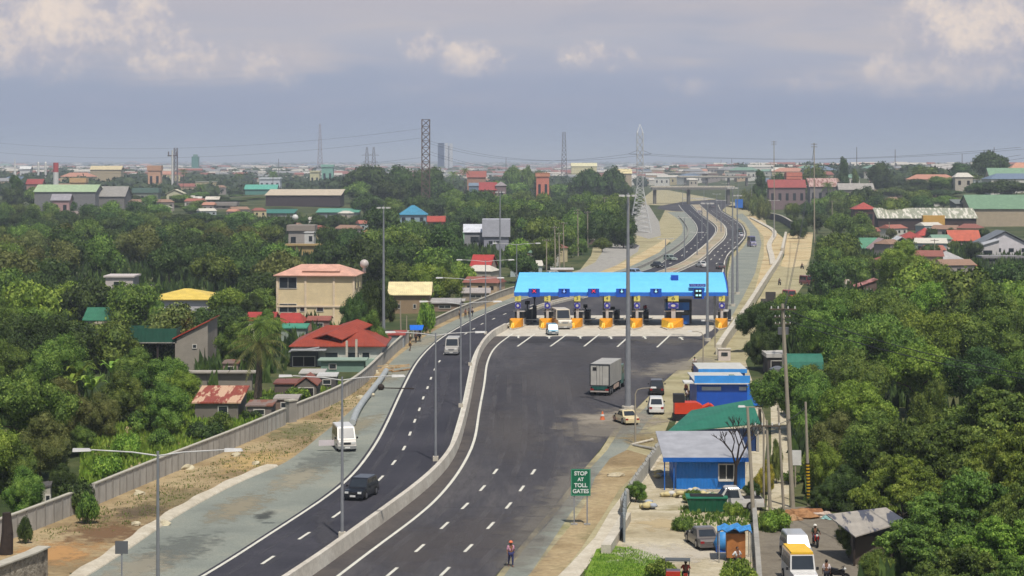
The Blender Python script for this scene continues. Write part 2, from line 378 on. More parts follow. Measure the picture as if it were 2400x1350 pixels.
# left shoulder gravel, dirt bank
D = fline([(-60,1500),(60,1440),(185,1364),(300,1292),(400,1218),(520,1152),(600,1112),(665,1092),(740,1030),(810,975),(855,930),(885,893),(915,850),(950,822),(1010,780),(1080,745),(1150,718),(1215,693),(1300,672),(1400,645),(1470,622),(1540,590),(1585,560),(1600,540),(1590,515),(1560,495)])
m = MB(); ribbon(m, D, off(L1, .02), YN, py2Y(497), .045); structure('left_gravel_shoulder', m, M_gravel)
WB = fline([(-200,1340),(-60,1296),(33,1262),(187,1201),(217,1187),(367,1123),(507,1067),(600,1028),(680,990),(740,966),(800,940),(850,905),(880,875),(920,835),(960,800),(1000,775),(1060,745),(1130,715),(1200,688),(1290,665),(1380,643)])
m = MB(); ribbon(m, off(WB, -.3), off(D, .02), YN+25, py2Y(645), .03); structure('left_dirt_bank', m, M_dirt)
patch('left_dirt_corner', [(-300,1560),(0,1560),(185,1364),(100,1290),(33,1262),(-300,1340)], .026, M_dirt)
# paved ditch lining beside the left shoulder
M_ditch = two_tone('ditch_concrete', [S(176,166,146), S(196,186,166), S(206,198,180)], .6, 6, .9, .2, 4.0)
m = MB()
n_ = 60; Ya, Yb = py2Y(1470), py2Y(1094)
vs = []
for i in range(n_+1):
    Y = Ya+(Yb-Ya)*i/n_; x = D(Y); s = math.sqrt(1+((D(Y+2)-D(Y-2))/4)**2); wdt = (1.0+.12*math.sin(i*.9))*s
    vs += [(x-wdt, Y, .03), (x-wdt, Y, .26), (x-.12*s, Y, .22), (x+.02, Y, .12), (x+.06, Y, .03)]
m.add(vs, [(i*5+j, i*5+j+1, i*5+j+6, i*5+j+5) for i in range(n_) for j in range(4)]); structure('left_ditch_lining', m, M_ditch)
# right verge, soil, ditch, yard, lanes
patch('right_verge', [(1000,1560),(1167,1347),(1217,1283),(1267,1227),(1320,1163),(1367,1100),(1407,1057),(1443,1000),(1490,960),(1545,905),(1600,857),(1650,813),(1668,795),(1688,770),(1760,770),(1740,840),(1640,860),(1630,920),(1580,960),(1560,1010),(1545,1070),(1480,1150),(1440,1215),(1400,1270),(1320,1350),(1150,1560)], .03, M_verge)
patch('gravel_strip', [(1040,1520),(1182,1350),(1232,1283),(1282,1227),(1335,1163),(1382,1100),(1422,1057),(1458,1000),(1500,968),(1540,930),(1560,950),(1520,985),(1480,1040),(1440,1090),(1400,1130),(1340,1200),(1240,1350),(1120,1520)], .036, M_gravel)
patch('brown_soil', [(1230,1360),(1290,1290),(1340,1230),(1372,1180),(1395,1120),(1430,1075),(1470,1055),(1520,1070),(1500,1100),(1450,1150),(1410,1215),(1360,1290),(1310,1350)], .042, M_dirt)
patch('right_ditch', [(1290,1368),(1330,1330),(1395,1260),(1430,1200),(1475,1140),(1525,1075),(1545,1062),(1550,1075),(1498,1146),(1455,1212),(1418,1270),(1372,1335),(1345,1368)], .048, M_ditch)
patch('yard', [(1400,1480),(1440,1300),(1462,1210),(1500,1140),(1560,1050),(1620,900),(1660,845),(1745,840),(1800,1000),(1780,1200),(1775,1480)], .024, M_yard)
patch('side_lane', [(1772,1480),(1774,1350),(1770,1260),(1775,1215),(1830,1190),(1900,1188),(1975,1215),(2010,1260),(2025,1350),(2040,1480)], .034, M_lane)
patch('back_lane', [(1795,1205),(1808,1050),(1806,950),(1808,880),(1816,850),(1842,850),(1842,960),(1848,1060),(1850,1195)], .028, M_yard)
patch('right_bank', [(1703,770),(1706,700),(1704,640),(1712,600),(1736,575),(1750,556),(1750,542),(1740,525),(1717,509),(1694,494),(1688,483),(1765,483),(1790,500),(1800,540),(1840,560),(1830,590),(1750,740),(1690,835),(1660,800)], .028, M_verge)
patch('right_bank_gravel', [(1706,742),(1708,700),(1706,650),(1716,608),(1742,580),(1758,556),(1757,540),(1746,522),(1722,505),(1740,500),(1775,530),(1785,570),(1770,640),(1740,700),(1715,742)], .034, M_gravel)
patch('right_soil_slope', [(1742,770),(1752,735),(1775,660),(1790,600),(1790,555),(1750,508),(1770,505),(1820,545),(1838,560),(1832,592),(1800,655),(1755,740),(1735,790)], .04, M_dirt2)
patch('frontage_road', [(1700,850),(1755,740),(1805,655),(1838,600),(1842,552),(1850,545),(1906,545),(1900,600),(1885,665),(1860,700),(1800,760),(1770,810),(1745,850)], .028, M_verge)
patch('frontage_dirt', [(1838,600),(1842,552),(1850,545),(1906,545),(1900,600),(1890,622),(1850,628),(1830,624)], .034, M_dirt2)
# far bits left of the road
patch('left_frontage', [(1200,690),(1330,655),(1420,640),(1470,622),(1540,588),(1590,550),(1590,520),(1480,548),(1440,560),(1395,560),(1385,600),(1360,632),(1250,660)], .022, M_verge)
patch('left_frontage_concrete', [(1345,640),(1395,615),(1412,590),(1408,562),(1500,575),(1495,590),(1440,625),(1400,640)], .03, M_conc_d)
patch('left_frontage_tar', [(1408,556),(1412,566),(1450,574),(1488,583),(1498,576),(1480,566),(1440,558)], .036, M_asph_r)
patch('left_dirt_path', [(1310,668),(1400,640),(1470,612),(1530,578),(1560,560),(1572,564),(1545,592),(1475,626),(1400,650)], .05, M_dirt2)
patch('pylon_clearing', [(1480,548),(1490,500),(1500,478),(1520,480),(1545,520),(1550,552),(1520,560)], .028, M_conc_d)
patch('far_cut', [(1550,560),(1545,520),(1560,490),(1598,492),(1620,515),(1630,535),(1610,556),(1580,572)], .034, M_verge)
patch('far_interchange', [(1470,478),(1560,462),(1720,462),(1775,478),(1790,500),(1690,482),(1560,482)], .028, M_verge)
patch('far_carriageways', [(1540,490),(1545,483),(1600,473),(1700,466),(1716,478),(1700,486),(1690,496),(1585,496)], .052, M_asph_r)
patch('far_plain_road', [(1600,466),(1590,440),(1610,416),(1640,400),(1655,400),(1665,416),(1690,440),(1705,466)], .034, M_conc_d)
patch('grass_patch', [(1360,1480),(1372,1348),(1398,1288),(1440,1280),(1500,1290),(1550,1315),(1600,1352),(1640,1480)], .052, M_grass)
patch('left_field', [(180,1150),(220,1020),(420,975),(620,985),(660,970),(560,1020),(420,1075),(330,1110)], .022, M_grass)
patch('rough_plot', [(205,1060),(250,1010),(330,990),(430,1000),(470,1050),(420,1085),(300,1100)], .03, M_dirt)
patch('far_verge_pale', [(1500,470),(1530,446),(1700,443),(1770,452),(1780,476),(1716,464),(1600,464),(1540,474)], .04, M_verge)
patch('far_town_street', [(1520,440),(1560,425),(1620,420),(1760,430),(1760,438),(1650,432),(1560,440)], .04, M_conc_d)
# ---------------------------------------------------------------- median barrier
M_barrier = two_tone('barrier_concrete', [S(180,172,158), S(200,192,178), S(212,206,192)], .35, 7, .85, .15, 3.0)
m = MB(); bp_ = [(0,.04),(.1,1.02),(.5,1.02),(.62,.04)]
Ys = list(np.arange(YN, py2Y(772), 2.0)); vs = []
for Y in Ys:
    s = (BR(Y+2)-BR(Y-2))/4; nrm = Vector((-1, s)).normalized(); c = Vector((BR(Y), Y))
    for (a, z) in bp_: q = c+nrm*(.62-a); vs.append((q.x, q.y, z*1.05))
nb = len(bp_)
m.add(vs, [(i*nb+j, (i+1)*nb+j, (i+1)*nb+j+1, i*nb+j+1) for i in range(len(Ys)-1) for j in range(nb-1)]+[tuple(range(nb)), tuple(range((len(Ys)-1)*nb, len(Ys)*nb))[::-1]])
o = m.build('median_barrier', M_barrier); tag(o, 'long curved pale concrete barrier between the two carriageways', 'barrier')
# raised median beyond the toll plaza
M_median = two_tone('median_soil', [S(150,132,110), S(176,160,136), S(150,146,122), S(166,122,98)], .05, 7, .95, .3, 1.0)
m = MB(); ribbon(m, off(BL, .15), off(BR, -.15), py2Y(771), YF, .2, 3, 2); structure('median_strip', m, M_median)
m = MB()
for f_, a, b in ((BL, -.05, .25), (BR, -.25, .05)):
    fa, fb = off(f_, a), off(f_, b); Ys = np.arange(py2Y(771), YF, 4.0); vs = []
    for Y in Ys: vs += [(fa(Y), Y, .02), (fa(Y), Y, .5), (fb(Y), Y, .5), (fb(Y), Y, .02)]
    m.add(vs, [(i*4+j, (i+1)*4+j, (i+1)*4+j+1, i*4+j+1) for i in range(len(Ys)-1) for j in range(3)])
structure('median_kerbs', m, M_conc)
# raised plinth where the barrier widens
pl = [Vector(G(*p)) for p in [(1086,878),(1100,878),(1114,835),(1096,838)]]
# ---------------------------------------------------------------- boundary walls
def wallrun(name, px, h, th, mt, label, cat='wall', capm=None, post=None, z0=0.0, step=3.0, parent=None, pm=None):
    L = px if isinstance(px[0], Vector) else [Vector(G(*p)[:2]) for p in px]
    t = thing(name, label, cat, (L[0].x, L[0].y, 0))
    m = MB(); cm = MB(); pmb = MB(); o2 = L[0]
    for a, b in zip(L, L[1:]):
        d = (b-a); Ls = d.length; d.normalize(); n = Vector((-d.y, d.x))*th/2; a = a-o2; b = b-o2
        m.hexa([(a.x-n.x,a.y-n.y,z0),(b.x-n.x,b.y-n.y,z0),(b.x+n.x,b.y+n.y,z0),(a.x+n.x,a.y+n.y,z0)], [(a.x-n.x,a.y-n.y,h),(b.x-n.x,b.y-n.y,h),(b.x+n.x,b.y+n.y,h),(a.x+n.x,a.y+n.y,h)])
        if capm:
            n2 = n*1.8
            cm.hexa([(a.x-n2.x,a.y-n2.y,h),(b.x-n2.x,b.y-n2.y,h),(b.x+n2.x,b.y+n2.y,h),(a.x+n2.x,a.y+n2.y,h)], [(a.x-n2.x,a.y-n2.y,h+.1),(b.x-n2.x,b.y-n2.y,h+.1),(b.x+n2.x,b.y+n2.y,h+.1),(a.x+n2.x,a.y+n2.y,h+.1)])
        if post:
            k = max(1, int(Ls/post))
            for i in range(k):
                c = a+d*(i+.5)*Ls/k; e = d*.1; n3 = n*1.55
                pmb.hexa([(c.x-e.x-n3.x,c.y-e.y-n3.y,z0),(c.x+e.x-n3.x,c.y+e.y-n3.y,z0),(c.x+e.x+n3.x,c.y+e.y+n3.y,z0),(c.x-e.x+n3.x,c.y-e.y+n3.y,z0)],
                         [(c.x-e.x-n3.x,c.y-e.y-n3.y,h-.03),(c.x+e.x-n3.x,c.y+e.y-n3.y,h-.03),(c.x+e.x+n3.x,c.y+e.y+n3.y,h-.03),(c.x-e.x+n3.x,c.y-e.y+n3.y,h-.03)])
    m.build('panel', mt, t)
    if capm: cm.build('coping', capm, t)
    if post: pmb.build('rib', pm or mt, t)
    return t
M_wall = two_tone('wall_concrete', [S(160,155,146), S(180,175,166), S(192,187,178)], .25, 7, .9, .1, 2.0, (1, 1, .4))
M_wall_d = mat('wall_post', S(150,145,137), .9)
M_cope = mat('wall_coping', S(186,180,164), .85)
WBp = lambda a, b, st=3.0: [Vector((WB(Y), Y)) for Y in np.arange(py2Y(a), py2Y(b), st)]
wallrun('boundary_wall', WBp(1310, 1203), 1.75, .2, M_wall, 'short near piece of the ribbed concrete boundary wall, left of the gap with the dark gate', 'wall', M_cope, 1.5, pm=M_wall_d)
wallrun('boundary_wall', WBp(1186, 992), 1.75, .2, M_wall, 'long ribbed concrete boundary wall along the brown bank, between the dark gate and the grey pier', 'wall', M_cope, 1.5, pm=M_wall_d)
wallrun('boundary_wall', WBp(987, 800, 4.0), 1.75, .2, M_wall, 'far stretch of concrete boundary wall climbing from the grey pier towards the red-roofed house', 'wall', M_cope, 1.5, pm=M_wall_d)
wallrun('boundary_wall', WBp(794, 668, 6.0), 1.3, .2, M_conc_d, 'pale low wall along the shoulder from the red-roofed house to the toll plaza', 'wall', M_cope, 4)
# gap gate and pier
t = thing('steel_gate', 'dark weathered gate closing the gap in the boundary wall at left', 'gate', (WB(py2Y(1195)), py2Y(1195), 0), R(55))
m = MB(); m.box(-.55, -.05, .1, .55, .05, 1.7); m.build('gate_leaf', mat('gate_grey', S(92,96,98), .7), t)
m = MB(); m.box(-.8, -.14, 0, -.58, .14, 2.0); m.build('gate_post', M_wall_d, t); m = MB(); m.box(.58, -.14, 0, .8, .14, 2.0); m.build('gate_post', M_wall_d, t)
t = thing('wall_pier', 'grey concrete pier standing in the boundary wall below the palm tree', 'pier', (WB(py2Y(990)), py2Y(990), 0), R(50))
m = MB(); m.box(-.55, -.3, 0, .55, .3, 2.3); m.build('shaft', M_wall_d, t); m = MB(); m.box(-.65, -.4, 2.3, .65, .4, 2.45); m.build('cap', M_cope, t)
# masonry wall in the near left corner
M_rubble = two_tone('rubble_stone', [S(104,98,88), S(150,142,128), S(176,168,152), S(120,112,100)], 1.4, 8, .95, .8, 4.0)
a = Vector(G(72,1368)[:2]); b_ = Vector(G(-60,1420)[:2])
wallrun('masonry_wall', [b_, a, Vector((a.x+.4, a.y+2.2))], 2.0, .5, M_rubble, 'rough stone masonry wall with pale coping in the bottom left corner', 'wall', M_cope)
# white parapet of the right ramp
RP = [Vector(G(*p)[:2]) for p in [(1684,832),(1700,806),(1722,775),(1748,738),(1775,695),(1800,655),(1822,622),(1832,600)]]
wallrun('ramp_parapet', smoothline(resample(RP, 4)), 1.5, .8, M_conc, 'thick pale concrete parapet running uphill right of the toll plaza beside the dirt road', 'parapet')
wallrun('drain_wall', smoothline(resample([Vector(G(*p)[:2]) for p in [(1834,596),(1838,575),(1842,556)]], 5)), 2.0, .8, M_conc, 'short pale concrete wall at the head of the dirt frontage road', 'wall')
wallrun('drain_channel', smoothline(resample([Vector(G(*p)[:2]) for p in [(1760,512),(1785,525),(1815,545),(1803,575),(1808,600),(1812,622)]], 5)), .5, 1.6, M_conc, 'crooked pale concrete drain crossing the soil slope right of the far road', 'drain')
wallrun('retaining_wall', smoothline(resample([Vector(G(*p)[:2]) for p in [(1778,482),(1785,500),(1800,512),(1830,520),(1862,540)]], 6)), 3.0, .5, mat('dark_retaining', S(82,80,80), .9), 'dark retaining wall curving behind the soil slope towards the dark truck', 'wall', M_cope)
# shoulder of the left far road
wallrun('guard_rail', smoothline(resample([Vector(G(*p)[:2]) for p in [(1420,655),(1500,630),(1560,598),(1600,570),(1612,550),(1608,530),(1590,508)]], 6)), .8, .25, M_conc_d, 'low grey rail along the far left edge of the curving highway', 'guard rail')

def stain(px, py, rx, ry, c, rot=0, z=.0745, amt=.8, ns=.3):
    p = G(px, py); m = MB(); m.quad((-rx,-ry,0),(rx,-ry,0),(rx,ry,0),(-rx,ry,0)); o = m.build('road_dust', soft_mat('soft_%d_%d' % (px, py), c, 1, ns, amt), loc=(p[0], p[1], z), rz=R(rot)); o['kind'] = 'structure'
zz_ = 0
for k_, (px, py, rx, ry, c, am) in enumerate([(560,1190,2.5,9,S(150,140,116),.7),(420,1290,3,9,S(104,108,102),.6),(700,1120,2.5,10,S(158,150,128),.7),(840,1000,2,14,S(150,142,118),.6),(930,880,2,14,S(150,144,124),.6),(330,1330,3,7,S(158,150,130),.6),(620,1210,1,3,S(60,62,60),.6),(760,1080,3,9,S(108,112,106),.5),(1000,800,2.5,16,S(160,152,130),.6)]): stain(px, py, rx, ry, c, -8, .050+.0006*k_, am, .8)
for k_, (px, py, rx, ry, c, am) in enumerate([(250,1250,4,6,S(116,84,54),.7),(420,1170,4,7,S(130,116,80),.8),(600,1080,4,9,S(196,166,110),.7),(120,1300,4,6,S(186,140,86),.8),(700,1010,4,9,S(120,116,78),.7),(330,1200,3,5,S(100,86,66),.6)]): stain(px, py, rx, ry, c, -10, .034+.0006*k_, am, .7)
for k_, (px, py, rx, ry, c, am) in enumerate([(1560,1230,3,4,S(190,170,130),.7),(1540,1300,4,5,S(200,192,176),.7),(1660,1300,4,4,S(206,196,178),.6),(1600,1090,3,5,S(160,140,100),.6),(1500,1030,3,6,S(150,130,90),.6)]): stain(px, py, rx, ry, c, 0, .056+.0006*k_, am, .9)
for (px, py, rx, ry, c, rot, am) in [(1440,985,7,13,S(150,140,124),-18,.85),(1410,1010,6,12,S(130,122,110),-20,.6),(1330,1150,3.2,22,S(128,122,112),-8,.55),(1240,1255,3.0,20,S(124,118,108),-6,.5),(1590,860,5,20,S(140,132,118),-24,.7),(1300,900,9,34,S(88,84,84),4,.4),(1200,1010,5,30,S(92,86,82),2,.35),(1390,830,12,26,S(86,82,82),-6,.4),
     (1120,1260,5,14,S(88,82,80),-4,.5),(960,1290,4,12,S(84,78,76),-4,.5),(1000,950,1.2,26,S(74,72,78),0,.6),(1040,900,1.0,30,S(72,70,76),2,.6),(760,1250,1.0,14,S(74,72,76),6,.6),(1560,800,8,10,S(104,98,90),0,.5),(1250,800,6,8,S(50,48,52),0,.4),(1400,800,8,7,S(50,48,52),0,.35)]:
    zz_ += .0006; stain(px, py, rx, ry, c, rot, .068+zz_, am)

def track_mat(name, c, amt):
    m = bpy.data.materials.new(name); m.use_nodes = True; t = NT(m.node_tree); b = t.n['Principled BSDF']; b.inputs['Base Color'].default_value = c; b.inputs['Roughness'].default_value = .8
    tc_ = t.n.new('ShaderNodeTexCoord'); mp = t.n.new('ShaderNodeMapping'); mp.inputs['Scale'].default_value = (1, .12, 1); t.l.new(tc_.outputs['Object'], mp.inputs[0]); nz = t.noise(mp.outputs[0], .7, 6, .65)
    f = t.math('MULTIPLY', t.sstep(nz, .38, .68), amt); tr = t.n.new('ShaderNodeBsdfTransparent'); mx_ = t.n.new('ShaderNodeMixShader'); t.l.new(f, mx_.inputs[0]); t.l.new(tr.outputs[0], mx_.inputs[1]); t.l.new(b.outputs[0], mx_.inputs[2]); t.l.new(mx_.outputs[0], t.n['Material Output'].inputs[0]); return m
m = MB()
for o_ in (1.5, 3.2, 5.2, 6.9): ribbon(m, off(L1, o_), off(L1, o_+.55), YN, py2Y(560), .0765, 5, 1)
structure('wheel_tracks', m, track_mat('track_left', S(86,84,88), .45))
m = MB()
for o_ in (1.3, 3.0, 4.9, 6.6, 8.5, 10.2): ribbon(m, off(W2, o_), off(W2, o_+.6), YN, py2Y(880), .0805, 5, 1)
structure('wheel_tracks_right', m, track_mat('track_right', S(98,94,94), .5))
m = MB()
for k_ in range(9): Y = 165+k_*16; x = W2(Y)+1; m.quad((x, Y, .0812), (x+11+k_, Y+1, .0812), (x+11+k_, Y+1.12, .0812), (x, Y+.12, .0812))
structure('paving_joints', m, track_mat('joint', S(40,39,42), .8))
# ================================================================ trees
def leaf_mat(name, c1, c2, c3):
    m = bpy.data.materials.new(name); m.use_nodes = True; t = NT(m.node_tree); b = t.n['Principled BSDF']
    b.inputs['Roughness'].default_value = .6; b.inputs['Specular IOR Level'].default_value = .25
    t_ = t.n.new('ShaderNodeTexCoord'); nz = t.noise(t_.outputs['Object'], 1.6, 3, .6)
    geo = t.n.new('ShaderNodeNewGeometry')
    f = t.math('ADD', t.math('MULTIPLY', nz, .75), t.math('MULTIPLY', geo.outputs['Random Per Island'], .35))
    c = t.ramp(f, [(.3, c1), (.52, c2), (.78, c3)])
    oi = t.n.new('ShaderNodeObjectInfo'); hsv = t.n.new('ShaderNodeHueSaturation'); t.l.new(c, hsv.inputs['Color'])
    t.l.new(t.math('ADD', t.math('MULTIPLY', oi.outputs['Random'], .04), .487), hsv.inputs['Hue'])
    t.l.new(t.math('ADD', t.math('MULTIPLY', oi.outputs['Random'], .5), .75), hsv.inputs['Value']); hsv.inputs['Saturation'].default_value = .95
    t.l.new(hsv.outputs[0], b.inputs['Base Color'])
    tr = t.n.new('ShaderNodeBsdfTranslucent'); t.l.new(hsv.outputs[0], tr.inputs[0]); ms = t.n.new('ShaderNodeMixShader'); ms.inputs[0].default_value = .25
    t.l.new(b.outputs[0], ms.inputs[1]); t.l.new(tr.outputs[0], ms.inputs[2]); t.l.new(ms.outputs[0], t.n['Material Output'].inputs[0])
    return m
M_leaf = {'bright': leaf_mat('leaves_bright', S(66,88,20), S(112,138,36), S(160,176,62)),
          'mid': leaf_mat('leaves_mid', S(42,60,18), S(88,112,36), S(138,154,60)),
          'dark': leaf_mat('leaves_dark', S(28,44,20), S(60,82,32), S(98,118,52)),
          'olive': leaf_mat('leaves_olive', S(66,76,30), S(98,106,46), S(138,140,72)),
          'yellow': leaf_mat('leaves_yellow', S(150,140,30), S(190,176,50), S(120,130,40))}
M_bark = mat('bark', S(96,84,70), .95, noise=(3, .25)); M_bark_d = mat('bark_dark', S(58,48,42), .95, noise=(3, .25))
npr = np.random.RandomState(5)
def lobes(kind):
    L = []
    if kind == 'round':
        for i in range(17):
            a = npr.rand()*6.28; r = .62*math.sqrt(npr.rand()); z = npr.rand()
            L.append((r*math.cos(a), r*math.sin(a), .42+.95*z*(1-.45*r), .30+.18*npr.rand()))
        L.append((0, 0, .85, .55))
    elif kind == 'broad':
        for i in range(24):
            a = npr.rand()*6.28; r = .8*math.sqrt(npr.rand()); z = .45+.5*(1-r*r)+.15*npr.rand()
            L.append((r*math.cos(a), r*math.sin(a), z, .20+.14*npr.rand()))
        L.append((0, 0, .6, .42))
    elif kind == 'umbrella':
        for i in range(44):
            a = npr.rand()*6.28; r = .86*math.sqrt(npr.rand()); lay = npr.randint(3)
            L.append((r*math.cos(a), r*math.sin(a), .42+lay*.17*(1.15-r)+.2*(1-r*r)+.05*npr.rand(), .16+.1*npr.rand()))
    elif kind == 'tall':
        for i in range(20):
            a = npr.rand()*6.28; z = npr.rand(); r = .5*math.sqrt(npr.rand())*(1.1-abs(z-.45))
            L.append((r*math.cos(a), r*math.sin(a), .3+1.9*z, .24+.16*npr.rand()))
    elif kind == 'shrub':
        for i in range(11):
            a = npr.rand()*6.28; r = .66*math.sqrt(npr.rand())
            L.append((r*math.cos(a), r*math.sin(a), .2+.45*(1-r)*npr.rand()+.1, .28+.16*npr.rand()))
    return L
def crown_mesh(kind, n, ls, flat=1.0, core=.8, fine=False):
    L = np.array(lobes(kind))
    if fine:
        q = []
        for l in L:
            q.append((l[0], l[1], l[2], l[3]*.72))
            for _ in range(6):
                dd = npr.normal(size=3); dd[2] += .5; dd /= np.linalg.norm(dd); q.append((l[0]+dd[0]*l[3]*.62, l[1]+dd[1]*l[3]*.62, l[2]+dd[2]*l[3]*.55, l[3]*(.30+.24*npr.rand())))
        L = np.array(q)
    wgt = L[:, 3]**2; idx = npr.choice(len(L), n, p=wgt/wgt.sum())
    d = npr.normal(size=(n, 3)); d[:, 2] += .35; d /= np.linalg.norm(d, axis=1)[:, None]
    fz = .45 if kind == 'umbrella' else .85
    rad = L[idx, 3]*(.76+.5*npr.rand(n)**1.6)
    p = L[idx, :3]+d*rad[:, None]*np.array([1, 1, fz])
    # drop leaves deep inside other lobes
    keep = np.ones(n, bool)
    for l in L:
        q = (p-l[:3])/np.array([1, 1, fz]); keep &= ~((q**2).sum(1) < (l[3]*.72)**2)
    p = p[keep]; d = d[keep]; n = len(p)
    nrm = d+npr.normal(size=(n, 3))*.55; nrm /= np.linalg.norm(nrm, axis=1)[:, None]
    a = np.cross(nrm, npr.normal(size=(n, 3))); a /= np.linalg.norm(a, axis=1)[:, None]; b = np.cross(nrm, a)
    s = (ls*(.55+.9*npr.rand(n)))[:, None]
    V = np.stack([p-a*s, p-b*s*.6, p+a*s*.9, p+b*s*.6], 1).reshape(-1, 3)
    fs = np.arange(4*n).reshape(-1, 4)
    mb = MB(); mb.v = V.tolist(); mb.f = [tuple(x) for x in fs]; mb.mi = [0]*n
    for l in L:
        st = rnd.getstate(); mb.ball(l[:3], l[3]*core, 8 if not fine else 6, 6 if not fine else 4, (1, 1, fz), .25); rnd.setstate(st)
    me = bpy.data.meshes.new('crown'); me.from_pydata(mb.v, [], mb.f); me.update()
    return me
def trunk_mesh(hh, r, spread, n=5, thick=.05, base=0.0):
    mb = MB(); mb.path([(0,0,base), (.02,.01,hh*.5), (0,.02,hh)], [thick, thick*.8, thick*.7], 7)
    for i in range(n):
        a = i*6.28/n+.4; e = (math.cos(a)*spread, math.sin(a)*spread, hh+r*(.45+.2*math.sin(i*2.1)))
        mid = (e[0]*.45, e[1]*.45, hh+(e[2]-hh)*.6); mb.path([(0,.02,hh*.92), mid, e], [thick*.6, thick*.4, thick*.15], 5)
    me = bpy.data.meshes.new('trunk'); me.from_pydata(mb.v, [], mb.f); me.update(); me.materials.append(M_bark); return me
CR = {}
for kind, nv, n, ls in [('round', 3, 9000, .045), ('broad', 3, 9000, .045), ('tall', 2, 9000, .05), ('shrub', 2, 4000, .055), ('umbrella', 2, 16000, .036)]:
    CR[kind] = [crown_mesh(kind, n, ls) for _ in range(nv)]
for kind, nv, n, ls in [('umbrella', 2, 60000, .017), ('broad', 2, 46000, .02), ('round', 2, 40000, .021)]:
    CR[kind+'_hi'] = [crown_mesh(kind, n, ls, fine=True) for _ in range(nv)]
TRK = {'round': trunk_mesh(.55, .7, .45), 'broad': trunk_mesh(.42, .5, .55), 'tall': trunk_mesh(.5, 1.2, .25), 'shrub': trunk_mesh(.12, .3, .3, 5, .03), 'umbrella': trunk_mesh(.34, .3, .7, 7, .04)}
CACHE = {}
TREES = []
def tree(loc, r, h, kind='round', tone='mid', label='', group=None, name='tree', hi=False, var=None, lift=0):
    """r: crown radius, h: total height"""
    key = kind+('_hi' if hi and kind+'_hi' in CR else ''); top = {'round': 1.5, 'broad': 1.22, 'tall': 2.35, 'shrub': .95, 'umbrella': 1.05}[kind]
    vi = rnd.randrange(len(CR[key])) if var is None else var % len(CR[key])
    k = (key, vi, tone)
    if k not in CACHE:
        me = CR[key][vi].copy(); me.materials.clear(); me.materials.append(M_leaf[tone]); CACHE[k] = me
    t = thing(name, label, 'shrub' if kind == 'shrub' else 'tree', loc, rnd.random()*6.28, group)
    c = bpy.data.objects.new('crown', CACHE[k]); col.objects.link(c); c.parent = t
    q = bpy.data.objects.new('trunk' if kind != 'shrub' else 'stem', TRK[kind]); col.objects.link(q); q.parent = t
    t.scale = (r, r, h/top); TREES.append(t); return t
LAND = []   # landmarks for labels: (phrase, px, py)
def where(px, py, avoid=()):
    b = min(LAND, key=lambda l: ((l[1]-px)/1.3)**2+((l[2]-py)*1.2)**2)
    dx = px-b[1]; dy = py-b[2]
    if abs(dx) < 28 and abs(dy) < 22: rel = 'right beside'
    elif abs(dx) > 1.5*abs(dy): rel = ('left of' if dx < 0 else 'right of') if abs(dx) < 130 else ('well left of' if dx < 0 else 'well right of')
    elif dy < 0: rel = 'behind' if abs(dx) < .5*abs(dy) else ('behind and left of' if dx < 0 else 'behind and right of')
    else: rel = 'in front of' if abs(dx) < .5*abs(dy) else ('in front and left of' if dx < 0 else 'in front and right of')
    return rel+' '+b[0]
LAND += [('the cream three-storey building', 740, 690), ('the yellow-roofed house', 425, 700), ('the green-roofed house', 270, 745), ('the green net pen', 338, 785),
 ('the red-roofed bungalow', 800, 800), ('the palm by the wall', 610, 830), ('the small cream-roofed shed', 965, 690), ('the white water tower', 700, 550), ('the green-rimmed warehouse', 185, 460),
 ('the flat-roofed dark warehouse', 710, 465), ('the blue pyramid roof', 968, 497), ('the rusty lattice tower', 998, 420), ('the silver pylon', 1500, 480), ('the bright red roof', 1128, 612),
 ('the grey and blue block', 1140, 535), ('the left field', 330, 1040), ('the near left masonry wall', 30, 1290), ('the white flat roof in the wood', 278, 655),
 ('the red-roofed pavilion', 1845, 435), ('the big green-roofed warehouse', 2340, 480), ('the long rusty shed', 2170, 500), ('the white house', 2340, 580), ('the grey-roofed house', 2225, 600),
 ('the green gabled roof', 2050, 580), ('the rust patch roof', 2033, 668), ('the green awning', 1888, 850), ('the striped pole', 1890, 1130), ('the tin-roofed shack', 2050, 1220), ('the dirt frontage road', 1870, 640),
 ('the upper green roof', 2360, 410), ('the red roof on the right', 2028, 482), ('the transformer pole', 1840, 760), ('the right bottom corner', 2380, 1330), ('the right edge', 2390, 900), ('the right edge', 2390, 1100), ('the left edge', 10, 900), ('the left edge', 10, 700), ('the left edge', 10, 560)]
TONEW = {'bright': 'bright green', 'mid': 'mid-green', 'dark': 'dark green', 'olive': 'olive green', 'yellow': 'yellow-leaved'}
KINDW = {'round': 'bushy', 'broad': 'broad-crowned', 'tall': 'tall narrow', 'shrub': 'low', 'umbrella': 'spreading layered'}
SEEN = {}
def auto(px, py, kind, tone, r, hint=''):
    size = 'small ' if r < 3.2 and kind != 'shrub' else ('large ' if r > 6.8 else '')
    lb = '%s%s %s %s %s' % (size, KINDW[kind], TONEW[tone], 'shrub' if kind == 'shrub' else 'tree', where(px, py))
    SEEN[lb] = SEEN.get(lb, 0)+1
    return lb
